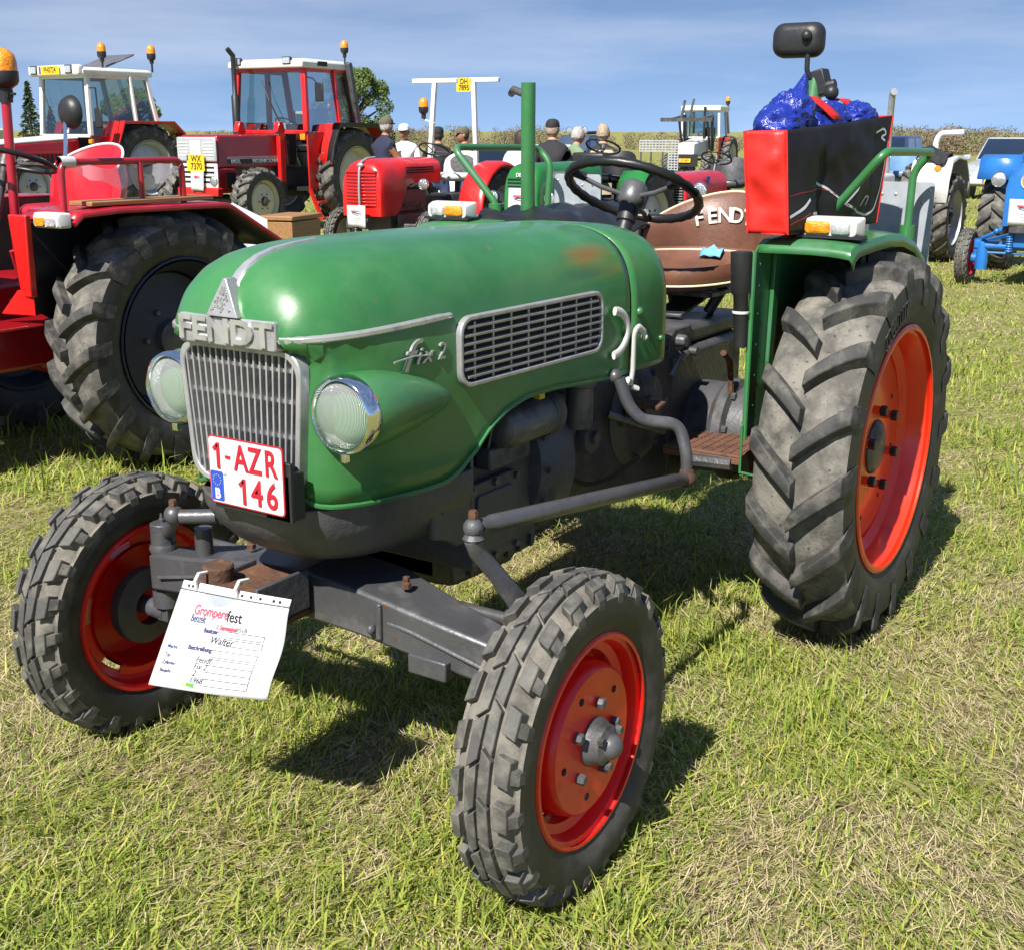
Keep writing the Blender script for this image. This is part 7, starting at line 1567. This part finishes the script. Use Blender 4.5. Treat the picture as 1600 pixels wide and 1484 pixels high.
car('silver_pickup', 'silver grey pickup with pale bumper parked behind the light blue tractor', (-34.9, -6.05), R(2), 'silver_paint', 'pickup', 'white_paint')
bp_ = car('blue_pickup', 'dark blue pickup with round spotlights on its roof', (-39.4, -23.2), R(8), 'navy_paint', 'pickup')
for y in (-.28, .36):
    round_lamp(bp_, (.35, y, 1.86), .13, 'chrome', name='spotlight'); mb = MB(); mb.tube([(.32, y, 1.66), (.32, y, 1.76)], .02, 6); mb.build('lamp_stalk', 'black_plastic', bp_)
mb = MB(); bar4(mb, (.0, .30, 1.76), (-.55, .62, 1.78), .12); mb.build('roof_roll', 'black_plastic', bp_, bevel=.03)
car('white_car', 'white estate car with its red tail lamp showing beyond the people', (-18.6, -12.1), R(176), 'white_paint', 'car')
car('dark_car', 'dark blue car parked beyond the shopping bag', (-36.6, -10.1), R(4), 'navy_paint', 'suv', 'navy_paint')
# trailer with an upright perforated ramp
tl = empty('trailer', None, (-27.6, -13.7, float(ground_z(-27.6, -13.7))), (0, 0, R(25))); tag(tl, 'flat trailer with pale perforated ramp standing upright', 'trailer')
mb = MB(); mb.box(-2.4, -.1, -.75, .75, .50, .58); mb.build('deck', 'wood', tl, bevel=.01)
mb = MB(); mb.box(-2.3, -.2, -.6, .6, .38, .495); mb.build('chassis', 'gear_grey', tl)
for sd in (1, -1): std_wheel(tl, (-1.2, sd*.85, .30), sd, .30, .18, 'silver_rim', 'rib', name='wheel', nn=0)
rmp = empty('ramp', tl)
for (y0, y1, z0, z1) in ((-.62, .18, 1.30, 1.58), (.18, .44, .52, 1.58)):
    ny, nz = max(2, round((y1-y0)/.085)), max(2, round((z1-z0)/.07))
    for k in range(nz+1): z = z0+(z1-z0)*k/nz; mb = MB(); mb.box(-.02, .02, y0, y1, z-.016, z+.016); mb.build('ramp_bar', 'silver_rim', rmp)
    for k in range(ny+1): y = y0+(y1-y0)*k/ny; mb = MB(); mb.box(-.016, .016, y-.012, y+.012, z0, z1); mb.build('ramp_rib', 'silver_rim', rmp)
for y in (-.58, -.30, .02): mb = MB(); mb.tube([(0, y, .55), (0, y, 1.28)], .025, 6); mb.build('ramp_post', 'gear_grey', rmp)
# grey exhaust stack of a machine hidden behind the bag
mb = MB(); mb.tube([(0, 0, .9), (0, 0, 1.2), (0, 0, 2.02), (.02, .02, 2.06), (.05, .04, 2.07)], [.05, .045, .045, .05, .05], 12); ex = mb.build('exhaust_stack', 'alu', BT, smooth=50); ex.location = (.9, .42, 0)

# ------------------------------------------------------------------ trees and hedge
def leafcloud(centers, radii, n, size, seed=0, squash=1.0):
    r_ = np.random.default_rng(seed); k = r_.choice(len(centers), n, p=np.array(radii)**2/np.sum(np.array(radii)**2)); c = np.array(centers)[k]; rr_ = np.array(radii)[k]
    d = r_.normal(size=(n, 3)); d /= np.linalg.norm(d, axis=1)[:, None]; p = c+d*(rr_*r_.uniform(.35, 1.05, n)**.6)[:, None]*np.array([1, 1, squash])
    u = r_.normal(size=(n, 3)); u /= np.linalg.norm(u, axis=1)[:, None]; w = np.cross(u, r_.normal(size=(n, 3))); w /= np.linalg.norm(w, axis=1)[:, None]
    s_ = (size*r_.uniform(.5, 1.3, n))[:, None]
    V = np.stack([p-u*s_, p+w*s_*.45, p+u*s_, p-w*s_*.45], 1).reshape(-1, 3)
    return V
def cloudmesh(name, V):
    n = len(V)//4; me = bpy.data.meshes.new(name); me.vertices.add(4*n); me.vertices.foreach_set('co', V.reshape(-1).astype(np.float32)); me.loops.add(4*n); me.polygons.add(n)
    me.loops.foreach_set('vertex_index', np.arange(4*n, dtype=np.int32)); me.polygons.foreach_set('loop_start', np.arange(0, 4*n, 4, dtype=np.int32)); me.update(calc_edges=True); return me
def tree(name, label, loc, h, w, leafm='leaf', n=5000, seed=1, size=.16, z0=.25, base=0):
    r_ = random.Random(seed); gz_ = float(ground_z(*loc)); t = empty(name, None, (*loc, gz_)); tag(t, label, 'tree')
    mb = MB(); mb.tube([(0, 0, -.1), (.03, 0, h*.25), (-.04, .05, h*.55), (.02, .02, h*.85)], [w*.07, w*.055, w*.035, w*.01], 9)
    C_, Rr = [], []
    for k in range(70):
        a = r_.uniform(0, 2*pi); zz = h*(z0+(.95-z0)*r_.random()); q = max(.12, 1-abs((zz/h-.45)/.55)**2.2)**.5; d = w*.5*r_.random()**.5*q
        c = (d*math.cos(a), d*math.sin(a), zz); C_.append(c); Rr.append(w*r_.uniform(.06, .125)); mb.tube([(0, 0, zz*.6), (c[0]*.5, c[1]*.5, zz*.82), c], [w*.025, w*.016, w*.005], 5)
    mb.build('trunk', 'bark', t, smooth=50)
    mk('crown', cloudmesh('crown', leafcloud(C_, Rr, n, size, seed)), leafm, t); return t
def conifer(name, label, loc, h, w, n=2600, seed=1):
    gz_ = float(ground_z(*loc)); t = empty(name, None, (*loc, gz_)); tag(t, label, 'tree'); mb = MB(); mb.tube([(0, 0, -.1), (0, 0, h)], [w*.05, .01], 7); mb.build('trunk', 'bark', t)
    r_ = np.random.default_rng(seed); z = h*(.12+.88*r_.uniform(0, 1, n)**1.3); tier = np.abs(((z/h*9) % 1)); rad_ = w*.5*(1-z/h)*(.45+.6*(1-tier))*np.sqrt(r_.uniform(.05, 1, n))+.03; a = r_.uniform(0, 2*pi, n)
    p = np.stack([rad_*np.cos(a), rad_*np.sin(a), z-rad_*.25], 1); u = np.stack([np.cos(a), np.sin(a), -.3+0*a], 1)+r_.normal(0, .3, (n, 3)); v_ = np.cross(u, r_.normal(size=(n, 3))); v_ /= np.linalg.norm(v_, axis=1)[:, None]; s_ = (.02*h*r_.uniform(.6, 1.5, n))[:, None]
    mk('crown', cloudmesh('crown', np.stack([p-u*s_, p+v_*s_*.4, p+u*s_, p-v_*s_*.4], 1).reshape(-1, 3)), 'leaf_dark', t)
tree('bushy_tree', 'bushy light green tree behind the red cab tractor', (-44.2, -39.1), 4.8, 4.1, 'leaf', 30000, 5, .07, .03)
tree('broad_tree', 'broad tree seen through the cab glass of the white cab tractor', (-52.2, -64.7), 4.4, 3.6, 'leaf', 6000, 8, .15, .10)
for i, (x, y, h, w, lb) in enumerate(((-45.4, -66.0, 4.6, 2.6, 'dark conifer beside the crimson beacon pole'), (-44.0, -68.2, 4.2, 2.6, 'dark conifer at the left edge of the picture'), (-49.5, -69.5, 3.2, 2.4, 'small conifer right of the beacon pole'))): conifer('conifer', lb, (x, y), h, w, seed=20+i)
r_ = np.random.default_rng(77); C_, Rr = [], []
for k in range(950):
    a = _yaw+r_.uniform(-R(38), R(38)); d = 108+r_.uniform(-3, 10)+8*math.sin(a*7)
    x, y = CAM.x+d*math.cos(a), CAM.y+d*math.sin(a); hh = .55+1.5*float(fbm(x, y, .10, 3))**1.2+.5*float(vnoise(x, y, .5, 9)); big = a < _yaw-R(14); hh *= 1.12 if big else .35+.75*float(vnoise(x, y, .06, 14))
    for j in range(2): C_.append((x+r_.normal(0, .5), y+r_.normal(0, .5), float(ground_z(x, y))+hh*(.25+.5*j))); Rr.append(hh*r_.uniform(.25, .42))
hv = leafcloud(C_, Rr, 150000, .085, 4)
tag(mk('hedge', cloudmesh('hedge', hv), 'hedge_leaf'), 'brownish hedge along the far edge of the field', 'hedge', None, 'stuff')
